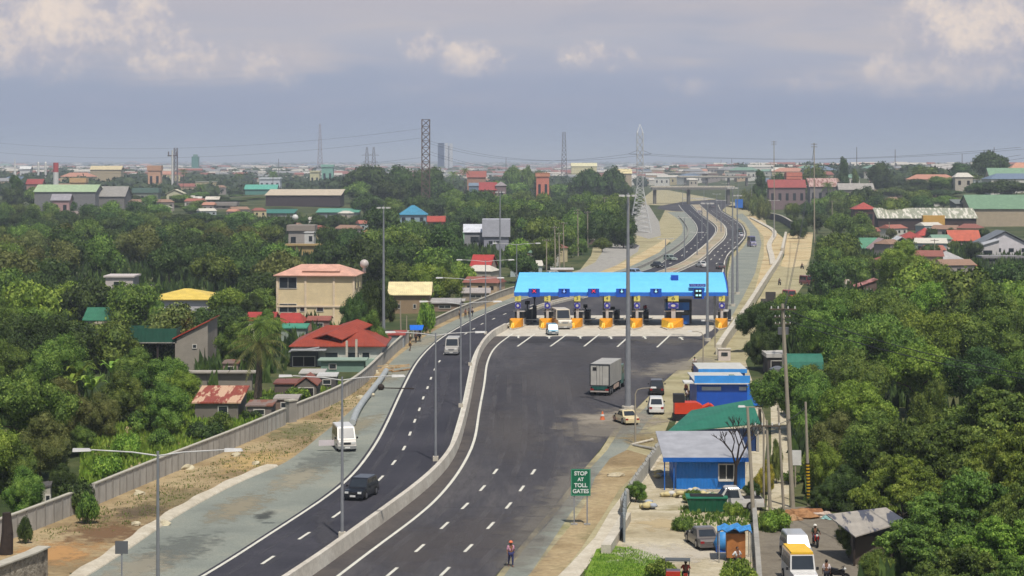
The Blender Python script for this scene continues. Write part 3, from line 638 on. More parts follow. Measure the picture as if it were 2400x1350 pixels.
KEEP = [(345,676,505,722,400),(200,722,350,756,400),(245,645,312,662,520),(935,482,1000,506,870),(1000,507,1044,522,865),(672,528,738,574,620),(600,490,690,512,950),(740,489,840,505,950),
 (2190,588,2262,612,535),(2020,558,2062,600,610),(2010,657,2056,682,425),(1848,834,1930,866,256),(2110,533,2190,560,680),(2225,540,2296,570,675),(2290,545,2400,606,595),(2055,487,2290,515,800),(2257,622,2292,642,500),(1795,828,1845,860,262),
 (905,662,1012,715,300),(1100,598,1152,628,480),(1085,515,1196,560,630),(440,870,565,948,215),(405,750,492,840,250),(262,768,415,800,255),(2272,457,2400,515,860),(1800,420,1890,450,1170),(620,443,800,490,1080),(80,433,290,470,1120),(641,617,838,735,330),(1250,405,1290,440,1240)]
def T(px, pyt, wpx, Y, kind='round', tone='mid', hi=False, base=None, label=None, var=None, group=None):
    """a tree at distance Y whose crown top shows at photo pixel (px,pyt) with crown width wpx"""
    kf = {'round': 1.75, 'broad': 1.55, 'tall': 2.6, 'umbrella': .95}.get(kind); Yin = Y
    def auto_y(Y):
        if kf and pyt > 430:
            h0 = ZA(pyt, Y)-hz(XA(px, Y), Y)
            if h0 < kf*.85*wpx/2*Y/F: Y = (H+hz(XA(px, Y), Y))*F/(pyt-HY+kf*wpx/2)
        return Y
    Y = auto_y(Yin)
    for (x0, y0, x1, y1, Yk) in KEEP:
        if Y < Yk:
            cx0, cx1 = px-wpx*.42, px+wpx*.42; ov = max(0, min(cx1, x1)-max(cx0, x0))*max(0, min(pyt+wpx*.8, y1)-max(pyt, y0))
            if ov > .10*(x1-x0)*(y1-y0) and pyt < y1: pyt = y1+1; Y = auto_y(min(Yin, Yk-8))
    x = XA(px, Y); zb = hz(x, Y) if base is None else base; top = ZA(pyt, Y)-zb
    top = max(top, 1.2); r = wpx/2*Y/F
    if Y < 640 and x < E2(Y) and x+.75*r > WB(Y) and Y < py2Y(650) and kind != 'shrub': return None
    if Y < 1250 and WB(min(Y, py2Y(650)))+3 < x < E2(min(Y, py2Y(482)))+2 and kind != 'shrub' and px > 1200 and L1(min(Y, py2Y(482)))-8 < x: return None
    lb = label or auto(px, pyt+wpx*.4, kind, tone, r)
    return tree((x, Y, zb-.05), r, top, kind, tone, lb, group or 'trees and shrubs of the town', hi=hi, var=var)
# ---- left wood: rows of canopies from near to far, following the photo's canopy heights
def row(y0, x0, x1, Y, wpx, tones, kinds, jit=14, hi=False, skip=(), gap=.72):
    x = x0
    while x < x1:
        ww = wpx*(.75+.6*rnd.random()); px = x+ww*.4
        if not any(a <= px <= b for a, b in skip):
            T(px, y0+(rnd.random()-.5)*2*jit, ww, Y*(1+.05*(rnd.random()-.5)), rnd.choice(kinds), rnd.choice(tones), hi)
        x += ww*gap
MD = ['mid', 'dark', 'mid', 'olive']; KR = ['round', 'broad', 'round']
row(500, -30, 640, 1060, 62, ['mid','dark','dark'], KR, 7)
row(515, 40, 660, 930, 70, ['dark','mid','mid'], KR, 9)
row(528, -40, 690, 800, 84, MD, KR, 9, skip=((660,740),))
row(550, -40, 660, 690, 100, MD, KR, 10)
row(578, -40, 650, 600, 112, MD, KR, 11)
row(606, -50, 640, 525, 120, ['dark','mid','dark','olive'], KR, 12, skip=((238,312),))
row(640, -50, 240, 465, 125, ['mid','dark'], KR, 12)
row(648, 315, 640, 455, 100, ['dark','mid'], KR, 12)
row(672, 0, 200, 400, 130, ['bright','mid','bright'], KR, 8)
row(688, 500, 640, 385, 90, ['dark','mid','bright'], KR, 10)
row(735, 20, 160, 335, 165, ['dark','mid'], KR, 8)
# around the cream building towards the toll plaza
row(545, 790, 1080, 700, 95, ['dark','dark','mid'], KR, 12, skip=((1085,1200),))
row(575, 740, 1090, 590, 105, ['dark','mid','mid'], KR, 12)
row(612, 840, 1090, 500, 96, ['mid','bright','mid'], KR, 10)
row(640, 880, 1080, 440, 90, ['mid','bright'], KR, 10, skip=((905,1005),))
row(648, 1160, 1210, 455, 64, ['mid'], KR, 6)
row(560, 1190, 1290, 640, 78, ['mid','bright','mid'], KR, 10)
row(600, 1190, 1290, 540, 66, ['mid','dark'], KR, 10)
row(520, 1200, 1340, 760, 70, ['mid','dark'], KR, 10)
# tree belt below the horizon, centre left
row(392, 815, 1010, 1240, 92, ['dark','dark','dark'], ['broad','round'], 6)
row(425, 800, 1000, 1130, 90, ['dark','dark','mid'], ['broad','round'], 8)
row(462, 830, 1010, 1000, 80, ['dark','mid'], KR, 8)
row(482, 850, 930, 900, 84, ['dark','mid'], KR, 8); row(488, 1010, 1100, 900, 84, ['mid','dark'], KR, 8)
row(452, 1030, 1470, 1120, 66, ['mid','dark','mid'], KR, 7)
row(474, 1040, 1480, 1010, 74, ['mid','dark','mid'], KR, 8)
row(492, 1080, 1475, 910, 78, ['dark','mid','dark'], KR, 9)
row(512, 1190, 1460, 830, 80, ['dark','mid','dark'], KR, 7)
row(425, 1140, 1440, 1350, 60, ['dark','mid','mid'], KR, 8, skip=((1250,1295),))
row(400, 1350, 1440, 1300, 74, ['dark','dark'], ['broad'], 4)
row(398, 1180, 1260, 1500, 52, ['mid','dark'], KR, 5)
row(470, 440, 820, 1200, 50, ['mid','dark','mid'], KR, 5, skip=((600,840),))
row(455, 290, 620, 1350, 44, ['dark','mid','mid'], KR, 5, gap=.8)
row(440, 0, 80, 1300, 60, ['dark','mid'], KR, 5)
T(38, 412, 46, 1150, 'tall', 'dark')
row(478, -20, 440, 1180, 56, ['mid','mid','dark'], KR, 5, gap=.75)
# right of the highway
row(545, 1920, 2040, 760, 84, ['mid','bright','mid'], KR, 8)
row(572, 1910, 2010, 620, 96, ['mid','dark','bright'], KR, 8)
row(612, 1895, 2010, 520, 90, ['mid','mid','dark'], KR, 8)
row(600, 2040, 2160, 560, 130, ['bright','mid','bright'], KR, 8)
row(640, 2080, 2200, 470, 150, ['bright','mid'], ['broad','round'], 8)
row(625, 2310, 2440, 500, 110, ['mid','dark','mid'], KR, 8)
row(655, 2180, 2440, 430, 120, ['mid','mid','bright'], KR, 10)
row(465, 1900, 2060, 980, 60, ['mid','dark','mid'], KR, 7)
row(500, 1890, 2000, 880, 66, ['dark','mid'], KR, 7)
row(478, 1840, 1900, 930, 50, ['mid','dark'], KR, 6)
row(516, 1850, 1900, 860, 40, ['mid','dark'], KR, 5, gap=1.2)
row(445, 1940, 2280, 1120, 76, ['dark','mid','dark'], ['broad','round'], 9)
row(415, 2110, 2290, 1250, 84, ['dark','dark','mid'], ['broad','round'], 8)
row(462, 2060, 2260, 1020, 80, ['dark','mid','dark'], ['broad','round'], 6)
T(1910, 388, 62, 1250, 'round', 'mid'); T(1978, 372, 34, 1300, 'tall', 'dark'); T(2062, 386, 78, 1300, 'round', 'dark'); T(2005, 398, 26, 1200, 'tall', 'mid')
T(2322, 360, 92, 1300, 'broad', 'dark'); T(2250, 385, 60, 1350, 'round', 'dark'); T(2170, 390, 70, 1280, 'round', 'mid')
T(1783, 402, 44, 1150, 'tall', 'dark'); T(1822, 408, 46, 1250, 'round', 'dark')
T(2360, 425, 120, 1100, 'broad', 'dark'); T(2300, 430, 80, 1120, 'broad', 'dark')
T(1750, 440, 40, 1180, 'shrub', 'olive'); T(1772, 452, 44, 1050, 'shrub', 'olive'); T(1790, 462, 36, 980, 'shrub', 'olive')
T(2125, 578, 150, 420, 'round', 'bright', True); T(2095, 615, 130, 380, 'round', 'mid', True); T(2165, 622, 120, 380, 'round', 'bright', True)
# big trees of the right foreground
for a in [(1800,712,150,330,'broad','dark'),(1870,690,160,345,'broad','mid'),(1975,668,190,360,'broad','mid'),(1850,740,200,300,'broad','mid'),(1960,720,190,300,'round','mid'),(1790,770,110,290,'round','dark'),
          (2080,665,190,330,'round','mid'),(2190,668,190,310,'broad','bright'),(2310,680,180,310,'round','mid'),(2400,690,170,300,'broad','bright'),
          (2060,745,240,262,'broad','mid'),(2200,735,240,255,'broad','bright'),(2340,745,220,250,'round','mid'),
          (1905,800,110,250,'round','mid'),(2010,825,180,235,'round','mid'),(2150,815,240,225,'broad','bright'),(2290,820,220,220,'round','dark'),(2400,830,200,215,'broad','mid')]:
    T(*a, hi=True)
for a in [(1905,880,150,205,'round','mid'),(2000,900,210,195,'broad','bright'),(1960,985,170,178,'round','olive'),(2060,985,190,172,'round','mid'),
          (2190,915,150,185,'round','mid'),(2330,925,430,168,'umbrella','mid'),(2130,990,240,166,'umbrella','mid'),(1925,1040,110,168,'round','bright'),
          (2230,1010,340,158,'umbrella','mid'),(2400,1000,300,152,'umbrella','bright'),(2120,1080,260,152,'umbrella','bright'),(2290,1110,330,142,'umbrella','mid'),
          (2420,1120,260,138,'umbrella','mid'),(2210,1190,330,136,'umbrella','mid'),(2370,1220,330,128,'umbrella','bright'),(2260,1290,300,122,'umbrella','mid'),(2400,1310,260,116,'umbrella','mid')]:
    T(*a, hi=True)
T(1850, 1178-60, 60, 178, 'shrub', 'mid', True); T(1990, 1230, 90, 150, 'round', 'mid', True); T(2060,1290,110,138,'round','mid',True)
T(1815,1195,80,155,'shrub','bright',True); T(1760,1130,50,172,'round','dark',True)
for (a, b, c_, d) in [(1945, 1120, 90, 164), (1985, 1100, 110, 168), (2010, 1165, 110, 160), (1915, 1140, 60, 170)]: T(a, b, c_, d, 'round', 'dark', True)
# left foreground, in front of the houses and along the field
for a in [(90,740,230,300,'broad','dark'),(150,790,180,275,'round','mid'),(-10,800,170,262,'round','mid'),(60,880,260,222,'broad','mid'),(-20,985,200,186,'round','bright'),(150,905,170,218,'round','olive'),
          (95,985,160,190,'round','olive'),(185,1000,80,195,'round','mid'),(20,1040,150,172,'round','mid'),(60,1105,130,160,'round','mid'),(150,1095,80,168,'round','dark'),
          (380,800,150,260,'broad','mid'),(330,830,140,248,'round','mid'),(420,870,110,240,'round','bright'),(280,880,130,228,'round','mid'),(380,900,140,226,'round','mid'),(235,930,110,215,'round','olive'),
          (-20,1130,130,150,'round','mid'),(375,712,64,330,'round','mid'),(590,690,66,345,'round','dark'),(545,768,110,290,'round','mid'),
          (630,735,80,300,'round','mid'),(470,700,70,340,'round','mid'),(880,665,120,310,'broad','dark'),(840,690,90,305,'round','dark'),(925,720,70,300,'round','bright'),(870,740,90,290,'round','mid'),
          (-10,700,150,340,'round','mid'),(60,700,130,350,'round','bright')]:
    T(*a, hi=True)
for a in [(480,985,90,205,'shrub','dark'),(380,1000,70,200,'shrub','mid'),(430,978,60,210,'shrub','bright'),(300,1010,70,192,'shrub','bright'),(520,960,70,212,'shrub','mid'),(250,1060,90,180,'shrub','bright'),(340,960,90,210,'shrub','mid'),
          (60,1205,40,150,'shrub','dark'),(175,1120,100,163,'shrub','dark'),(205,1150,60,158,'shrub','mid'),(590,955,70,222,'shrub','dark'),(1000,700,50,330,'shrub','bright'),(700,905,70,238,'shrub','bright'),(640,930,90,235,'shrub','mid'),
          (1490,1128,60,168,'round','mid'),(1625,1180,60,168,'shrub','mid'),(1680,1188,60,166,'shrub','bright'),(1600,1225,50,155,'shrub','mid'),(1720,1200,50,162,'shrub','bright'),(1730,1302,100,134,'shrub','bright'),(1545,1325,90,138,'shrub','bright')]:
    T(*a, hi=True)
row(506, 640, 850, 860, 48, ['mid','dark'], KR, 5, gap=.8); row(530, 640, 800, 760, 56, ['mid','dark'], KR, 5, skip=((665,745),), gap=.8)
row(560, 1290, 1400, 640, 40, ['mid','dark'], KR, 5, gap=1.1)
row(540, 2000, 2300, 720, 36, ['mid','dark','olive'], KR, 5, gap=1.25); row(572, 2060, 2290, 640, 40, ['mid','dark'], KR, 6, gap=1.2); row(612, 2180, 2330, 560, 46, ['mid','bright'], KR, 5, gap=1.1)
row(755, 330, 560, 320, 60, ['mid','dark','bright'], KR, 8, True, gap=.9); row(775, 200, 420, 300, 70, ['dark','mid'], KR, 6, True, gap=1.0)
for a in [(2500,700,200,300,'broad','mid'),(2560,760,220,262,'round','mid'),(2500,830,220,222,'round','dark'),(2620,880,240,210,'broad','mid'),(2540,960,260,172,'umbrella','mid'),(2600,1080,300,150,'umbrella','mid'),(2560,1220,300,128,'umbrella','bright'),(2640,700,200,330,'round','mid'),(2520,640,160,430,'round','mid'),(2640,620,150,500,'broad','dark'),(2700,780,240,290,'broad','mid'),(-130,760,200,310,'broad','dark'),(-160,880,220,230,'round','mid'),(-120,1020,200,175,'round','mid')]: T(*a, hi=True)
# ---- palms
def frond_mesh():
    mb = MB()
    for i in range(22):
        a = i*2.4; el = .9-1.5*(i/22.0); L = 1.0
        pts = []
        for k in range(7):
            t = k/6; r = L*t*math.cos(el*(1-t*.3)); z = L*t*math.sin(el)-.55*t*t
            pts.append(Vector((math.cos(a)*r, math.sin(a)*r, z)))
        side = Vector((-math.sin(a), math.cos(a), 0))
        for k in range(6):
            p = pts[k]; q = pts[k+1]
            for f in range(3):
                c = p+(q-p)*(f/3); wv = .2*math.sin(math.pi*min(1, (k+f/3)/6*.9+.12)); dn = Vector((0, 0, -wv*.6)); fw = (q-p).normalized()*.12
                for s in (-1, 1): mb.add([c, c+(q-p)*.2, c+side*s*wv+dn+fw], [(0, 1, 2)])
            mb.tube(p, q, .008, .006, 4, False)
    me = bpy.data.meshes.new('fronds'); me.from_pydata(mb.v, [], mb.f); me.update(); return me
FR = frond_mesh(); FR.materials.append(M_leaf['mid']); FRO = FR.copy(); FRO.materials.clear(); FRO.materials.append(M_leaf['olive'])
def palm(px, pyt, wpx, Y, label, lean=.4, me=None):
    x = XA(px, Y); zb = hz(x, Y); r = wpx/2*Y/F; top = max(2.5, ZA(pyt, Y)-zb)-r*.35
    t = thing('palm_tree', label, 'palm', (x, Y, zb), rnd.random()*6, 'palms among the houses')
    mb = MB(); mb.path([(-lean,0,0),(-lean*.3,0,top*.5),(0,0,top)], [.28,.2,.16], 8); mb.build('trunk', M_bark, t)
    c = bpy.data.objects.new('crown', me or FR); col.objects.link(c); c.parent = t; c.location = (0, 0, top); c.scale = (r, r, r*1.1)
palm(612, 735, 150, 238, 'tall coconut palm with drooping fronds just behind the boundary wall', me=FR); palm(606, 780, 150, 236, 'lower coconut palm crown leaning beside the taller palm by the wall', me=FRO)
palm(590, 690, 70, 360, 'coconut palm left of the cream three-storey building'); palm(660, 575, 66, 560, 'coconut palm above the peach roof of the cream building')
for i, (x_, y_, w_, Y_) in enumerate([(1062,400,36,1330),(1090,392,30,1400),(1225,395,34,1380),(1290,432,30,1300),(700,500,40,980),(430,395,26,1600),(560,405,26,1650),(640,400,26,1600),(1940,425,40,1150),(1965,470,44,1000),(2150,605,60,560),(2230,640,60,470),(1075,520,46,800),(800,505,40,900),(180,840,110,245),(1755,450,30,1300),(470,430,30,1350)]):
    palm(x_, y_, w_, Y_, 'coconut palm '+where(x_, y_+20))
# banana plants
def banana(px, pyt, wpx, Y, label):
    x = XA(px, Y); r = wpx/2*Y/F; top = max(2, ZA(pyt, Y))
    t = thing('banana_plant', label, 'plant', (x, Y, 0), rnd.random()*6, 'banana plants behind the wall'); mb = MB(); mb.path([(0,0,0),(0,0,top*.6)], [.2,.12], 8); mb.build('stem', M_leaf['olive'], t)
    mb = MB()
    for i in range(9):
        a = i*2.39; L = r*(.8+.3*rnd.random()); s = Vector((-math.sin(a), math.cos(a), 0)); pp = []
        for k in range(6):
            q = k/5; pp.append(Vector((math.cos(a)*L*q, math.sin(a)*L*q, top*.58+top*.42*math.sin(q*2.3)*(1.1-.06*i))))
        for k in range(5):
            w0 = .3*math.sin(math.pi*(k/5*.9+.08)); w1 = .3*math.sin(math.pi*((k+1)/5*.9+.08)); mb.quad(pp[k]-s*w0, pp[k+1]-s*w1, pp[k+1]+s*w1, pp[k]+s*w0)
    mb.build('leaves', M_leaf['bright'], t)
for a in [(180,850,110,235),(215,880,90,228),(390,905,70,225),(160,880,80,232),(260,845,70,250),(1890,1165,40,178),(400,950,60,212)]:
    banana(*a, 'banana plant with broad leaves '+where(a[0], a[1]))
# bare tree, flower bush, dark trunk
def baretree(px, Y, h, label):
    t = thing('bare_tree', label, 'tree', G(px, HY+H*F/Y)[:2]+(0,)); mb = MB(); rr = random.Random(4)
    def br(p, d, L, r, n):
        q = p+d*L; mb.tube(p, q, r, r*.7, 5)
        if n > 0:
            for k in range(3 if n > 1 else 4):
                e = (d+Vector((rr.uniform(-.8,.8), rr.uniform(-.8,.8), rr.uniform(-.1,.5)))).normalized(); br(q, e, L*rr.uniform(.6,.8), r*.6, n-1)
    br(Vector((0,0,0)), Vector((.05,0,1)), h*.36, .17, 4); mb.build('branches', M_bark_d, t)
baretree(1722, 172, 6.6, 'leafless dark tree in front of the blue corrugated office')
m = MB(); x, y, z = G(14, 1300)
t = thing('dead_stump', 'thick dark broken trunk standing behind the masonry wall at bottom left', 'stump', (x, y, 0)); m.path([(0,0,0),(.1,0,1.5),(.05,0,3.0)], [.5,.42,.3], 9); m.build('trunk', M_bark_d, t)
T(1795, 1085, 46, 172, 'round', 'yellow', True, label='yellow-leaved bush among the utility poles by the lane'); T(1820, 1040, 44, 178, 'round', 'olive', True); T(1780, 1110, 40, 170, 'round', 'yellow', True, label='low yellow croton beside the leaning concrete post')
# weedy growth on the ground behind the wall, one mass
def weeds(name, label, px, count, s0, tone, group=None, zone=None):
    P = [Vector(G(*p)[:2]) for p in px]; xs = [p.x for p in P]; ys = [p.y for p in P]; V = []; n = 0; rr = random.Random(len(px)+count)
    def inside(x, y):
        c = False; j = len(P)-1
        for i in range(len(P)):
            if (P[i].y > y) != (P[j].y > y) and x < (P[j].x-P[i].x)*(y-P[i].y)/(P[j].y-P[i].y)+P[i].x: c = not c
            j = i
        return c
    mb = MB()
    while n < count:
        x = rr.uniform(min(xs), max(xs)); y = rr.uniform(min(ys), max(ys))
        if not inside(x, y): continue
        n += 1; cl = rr.random()
        for k in range(5):
            a = rr.random()*6.28; s = s0*rr.uniform(.5, 1.3)*(1+.8*cl); ox, oy = rr.uniform(-.3,.3), rr.uniform(-.3,.3); d = Vector((math.cos(a), math.sin(a), 0))
            b0 = Vector((x+ox, y+oy, hz(x, y))); mb.add([b0-d*s*.3, b0+d*s*.3, b0+Vector((rr.uniform(-.3,.3)*s, rr.uniform(-.3,.3)*s, s))], [(0, 1, 2)])
    o = mb.build(name, M_leaf[tone]); tag(o, label, 'weeds'); o['kind'] = 'stuff'
weeds('ground_weeds', 'low green weeds covering the ground between the wall and the left houses', [(180,1180),(200,1040),(330,960),(500,930),(660,920),(760,900),(800,900),(680,960),(560,1010),(430,1070)], 2800, .38, 'bright')
weeds('bank_grass', 'sparse dry grass tufts on the brown bank along the wall', [(33,1275),(300,1165),(560,1058),(700,1000),(880,885),(900,880),(820,960),(700,1060),(500,1140),(300,1240)], 1100, .11, 'olive')
weeds('corner_grass', 'bright green grass mound at the bottom beside the yard', [(1360,1400),(1385,1320),(1410,1288),(1470,1284),(1540,1305),(1600,1350),(1620,1400)], 3500, .1, 'bright')
weeds('yard_weeds', 'green weeds round the parked grey sedan in the yard', [(1590,1250),(1600,1190),(1680,1180),(1755,1195),(1760,1245),(1690,1232),(1620,1240)], 330, .22, 'mid')
weeds('wood_undergrowth', 'dense green undergrowth covering the ground beneath the left wood', [(-100,1180),(60,1180),(200,1040),(330,960),(620,900),(700,850),(900,740),(1080,700),(1180,660),(1200,600),(1220,520),(900,520),(-100,520)], 9000, 1.5, 'dark')
weeds('slope_undergrowth', 'dense green undergrowth covering the ground beneath the right trees', [(1990,1420),(1990,1240),(1900,1190),(1860,1100),(1850,900),(1760,800),(1900,700),(1920,560),(2750,600),(2750,1420)], 6000, 1.3, 'dark')
weeds('lane_weeds', 'green tuft growing by the poles beside the lane', [(1775,1245),(1785,1210),(1830,1200),(1845,1225),(1810,1250)], 500, .25, 'mid')
open("/tmp/nt","w").write(str((len(TREES), sum(1 for t in TREES if t["category"]=="shrub")))) #, len(TREES), "shrubs", sum(1 for t in TREES if t["category"]=="shrub"))
LANDDUMMY=0
# ================================================================ buildings
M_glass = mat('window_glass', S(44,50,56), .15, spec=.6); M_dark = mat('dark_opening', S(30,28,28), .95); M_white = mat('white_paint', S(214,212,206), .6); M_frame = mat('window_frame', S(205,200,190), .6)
def wallmat(c, k=1.0): return mat('wall_%d_%d_%d' % c, S(*c), .85, noise=(.6, .1), streak=(2, 2.5, .25, tuple(x*.7 for x in S(*c)[:3])+(1,)))
def roofmat(c, axis=0, rust=None): return rib_mat('roof_%d_%d_%d_%d%s' % (*c, axis, 'r' if rust else ''), S(*c), axis, .35, .3, .55, rust=rust)
def roof_mesh(kind, w, d, h, rise, ov=.5, th=.14, ridge=None):
    """w along x, d along y (front at y=0), eaves at z=h"""
    m = MB(); x0, x1, y0, y1 = -w/2-ov, w/2+ov, -ov, d+ov
    if kind == 'gablex':      # ridge parallel to the front
        ym = d/2
        for (ya, yb) in ((y0, ym), (y1, ym)):
            s = 1 if ya < yb else -1
            a = (x0, ya, h); b = (x1, ya, h); c = (x1, ym, h+rise); e = (x0, ym, h+rise)
            if s < 0: a, b, c, e = b, a, e, c
            m.hexa([a, b, c, e], [(p[0], p[1], p[2]+th) for p in (a, b, c, e)])
    elif kind == 'gabley':    # gable end faces the front
        for s in (-1, 1):
            a = (s*(w/2+ov), y0, h); b = (0, y0, h+rise); c = (0, y1, h+rise); e = (s*(w/2+ov), y1, h)
            q = [a, b, c, e] if s < 0 else [b, a, e, c]
            m.hexa(q, [(p[0], p[1], p[2]+th) for p in q])
    elif kind == 'hip':
        r = (max(0, w-d)/2 if ridge is None else ridge*w/2); ym = d/2
        B = [(x0,y0,h),(x1,y0,h),(x1,y1,h),(x0,y1,h)]; T_ = [(-r,ym,h+rise),(r,ym,h+rise)]
        m.add(B+T_+[(p[0],p[1],h-th) for p in B], [(0,1,5,4),(1,2,5),(2,3,4,5),(3,0,4),(0,6,7,1),(1,7,8,2),(2,8,9,3),(3,9,6,0),(6,9,8,7)])
    elif kind == 'mono':      # slopes down to the front
        q = [(x0,y0,h),(x1,y0,h),(x1,y1,h+rise),(x0,y1,h+rise)]; m.hexa(q, [(p[0],p[1],p[2]+th) for p in q])
    elif kind == 'side':      # slopes along x, high at right
        q = [(x0,y0,h),(x1,y0,h+rise),(x1,y1,h+rise),(x0,y1,h)]; m.hexa(q, [(p[0],p[1],p[2]+th) for p in q])
    else: m.box(x0, y0, h, x1, y1, h+max(th, rise))
    return m
def house(name, label, x0, x1, yb, ye, yr, kind='gablex', wall=(200,190,170), roof=(170,60,45), depth=None, rz=0, wins=None, door=None, rust=None, group=None, cat=None, ov=None, ridge=None, Y=None, extra=None, wm=None):
    cx = (x0+x1)/2
    if Y is None: x, Y, zb = GH(cx, yb)
    else: x = XA(cx, Y); zb = hz(x, Y)
    s = Y/F; w = (x1-x0)*s; h = max(1.5, H-(ye-HY)*s-zb); d = depth or max(5, w*.7)
    rise = max(.12, H-(yr-HY)*((Y+(d/2 if kind in ('gablex', 'hip') else (d if kind == 'mono' else 0)))/F)-zb-h)
    rise = min(rise, .45*d if kind in('gablex','hip') else rise)
    ov = (min(.6, w*.06) if ov is None else ov); w2 = w-2*ov
    t = thing(name, label, cat or ('warehouse' if name == 'warehouse' else 'house'), (x, Y, zb), rz, group)
    wmt = wm or wallmat(wall); m = MB()
    hh = h-.04
    if kind == 'gabley': m.prism([(-w2/2,0),(w2/2,0),(w2/2,hh),(0,hh+rise*(1-ov/(w/2+.01))),(-w2/2,hh)], 0, d, 1)
    elif kind == 'gablex': m.prism([(0,0),(d,0),(d,hh),(d/2,hh+rise*(1-ov/(d/2))),(0,hh)], -w2/2, w2/2, 0)
    elif kind == 'mono': m.prism([(0,0),(d,0),(d,hh+rise*.92),(0,hh)], -w2/2, w2/2, 0)
    elif kind == 'side': m.prism([(-w2/2,0),(w2/2,0),(w2/2,hh+rise*.92),(-w2/2,hh)], 0, d, 1)
    else: m.box(-w2/2, 0, 0, w2/2, d, hh)
    m.build('wall', wmt, t)
    ax = 1 if kind in ('gabley',) else 0
    roof_mesh(kind, w2, d, h, rise, ov, ridge=ridge).build('roof', roofmat(roof, ax, rust) if kind != 'flat' else wallmat(roof), t)
    def win(u0, u1, v0, v1, nm='window', mt=None):
        a = -w2/2+u0*w2; b = -w2/2+u1*w2; z0 = v0*h; z1 = v1*h
        f = MB(); f.box(a, -.06, z0, b, .0, z1); o = f.build(nm, mt or M_glass, t)
        if s < .1:
            fr = MB(); e = .09
            fr.box(a-e, -.1, z0-e, b+e, -.0, z0); fr.box(a-e, -.1, z1, b+e, -.0, z1+e); fr.box(a-e, -.1, z0, a, -.0, z1); fr.box(b, -.1, z0, b+e, -.0, z1)
            k = max(1, int((b-a)/1.0))
            for i in range(1, k): c = a+(b-a)*i/k; fr.box(c-.03, -.09, z0, c+.03, -.062, z1)
            fr.build('frame', M_frame, o)
    if wins is None: 
        n = max(1, int(w/4)); wins = [((i+.3)/n, (i+.7)/n, .42, .75) for i in range(n)]
    for q in wins: win(*q[:4], nm='door' if len(q) > 4 else 'window', mt=M_dark if len(q) > 4 else None)  # five-value entries: dark panels painted for the shade inside open fronts
    if extra: extra(t, w2, d, h, rise, s)
    return t
# ---- cream three-storey building
def ex(t, w, d, h, rise, s):
    m = MB(); c = mat('cream_trim', S(226,206,176), .8)
    for u_ in (-.5, -.13, .24, .5): m.box(u_*w-.18, -.14, 0, u_*w+.18, -.0, h-.1)
    for z in (h*.36, ): m.box(-w/2-.1, -.2, z, w/2+.1, -.001, z+.3)
    for y in (.15, .5, .85): m.box(w/2, y*d-.15, 0, w/2+.12, y*d+.15, h-.1)
    m.build('pilaster', c, t)
    for y in (.32, .68):
        for z in (.15, .5, .72): q = MB(); q.box(w/2, y*d-.7, z*h, w/2+.05, y*d+.7, z*h+1.0); q.build('window', M_glass, t)
    r2 = roof_mesh('hip', w*.42, d*.55, 0, 1.0, .5); o = r2.build('roof_lantern', roofmat((216,166,144)), t); o.location = (w*.06, d*.12, h+rise*.45)
    q = MB(); q.ball((0,0,.75), .78, 14, 9); q.tube((0,0,-.6),(0,0,.1), .3); o = q.build('roof_tank', mat('tank_white', S(196,186,180), .4), t, True); o.location = (w/2+.6, d*.85, h+rise*.3+.3)
house('apartment_building', 'cream three-storey building with peach hipped roof left of the toll plaza', 641, 838, 762, 645, 619, 'hip', (224,204,162), (216,166,144), depth=10, ridge=.5,
      wins=[(.03,.25,.74,.95),(.03,.25,.26,.42),(.30,.38,.28,.36),(.52,.60,.28,.36)], extra=ex, cat='building', rz=R(-4))
# ---- red-roofed bungalow
def ex(t, w, d, h, rise, s):
    r2 = roof_mesh('gabley', 4.2, 8.5, 0, .7, .25); o = r2.build('roof_monitor', roofmat((152,64,42)), t); o.location = (-w*.12, 1.2, h+rise*.32); o.rotation_euler = (R(9), 0, R(-24))
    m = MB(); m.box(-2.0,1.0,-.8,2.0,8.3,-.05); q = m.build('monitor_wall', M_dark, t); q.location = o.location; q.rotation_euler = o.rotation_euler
    m = MB(); m.box(-w/2+.2, -.9, .1, w*.5, -.02, 1.05); m.build('low_skirting', mat('pale_green_wall', S(150,176,160), .8), t)
    m = MB(); m.box(-w/2-.2, -2.6, 2.3, -w/2+4.6, -.05, 2.42); m.build('side_awning', roofmat((160,160,158)), t)
    m = MB(); m.box(w/2-4.8, -1.7, 0, w/2-4.5, -1.4, 3.6); m.build('gate_pillar', M_conc, t); m = MB(); m.box(w/2-3.5, -1.7, 0, w/2-3.2, -1.4, 3.8); m.build('gate_pillar', M_conc, t)
house('bungalow', 'long white bungalow with bright red roof behind the boundary wall', 678, 905, 858, 810, 762, 'hip', (196,194,184), (152,64,42), depth=13, ridge=.35, extra=ex,
      wins=[(.36,.50,.38,.66),(.60,.74,.38,.66),(.78,.86,.38,.66)])
house('annex', 'narrow annex with red lean-to roof right of the red-roofed bungalow', 900, 950, 815, 786, 776, 'mono', (150,154,156), (168,72,60), depth=5, wins=[])
house('shed', 'low pale green shed with flat roof in front of the red-roofed bungalow', 745, 860, 872, 852, 846, 'flat', (120,146,130), (146,164,148), depth=3, wins=[(.2,.35,.3,.7)])
house('shed', 'grey lean-to shed left of the red-roofed bungalow, open and dark in front', 676, 748, 860, 826, 816, 'side', (74,76,80), (168,168,168), depth=4, wins=[(.1,.9,.05,.7,1)])
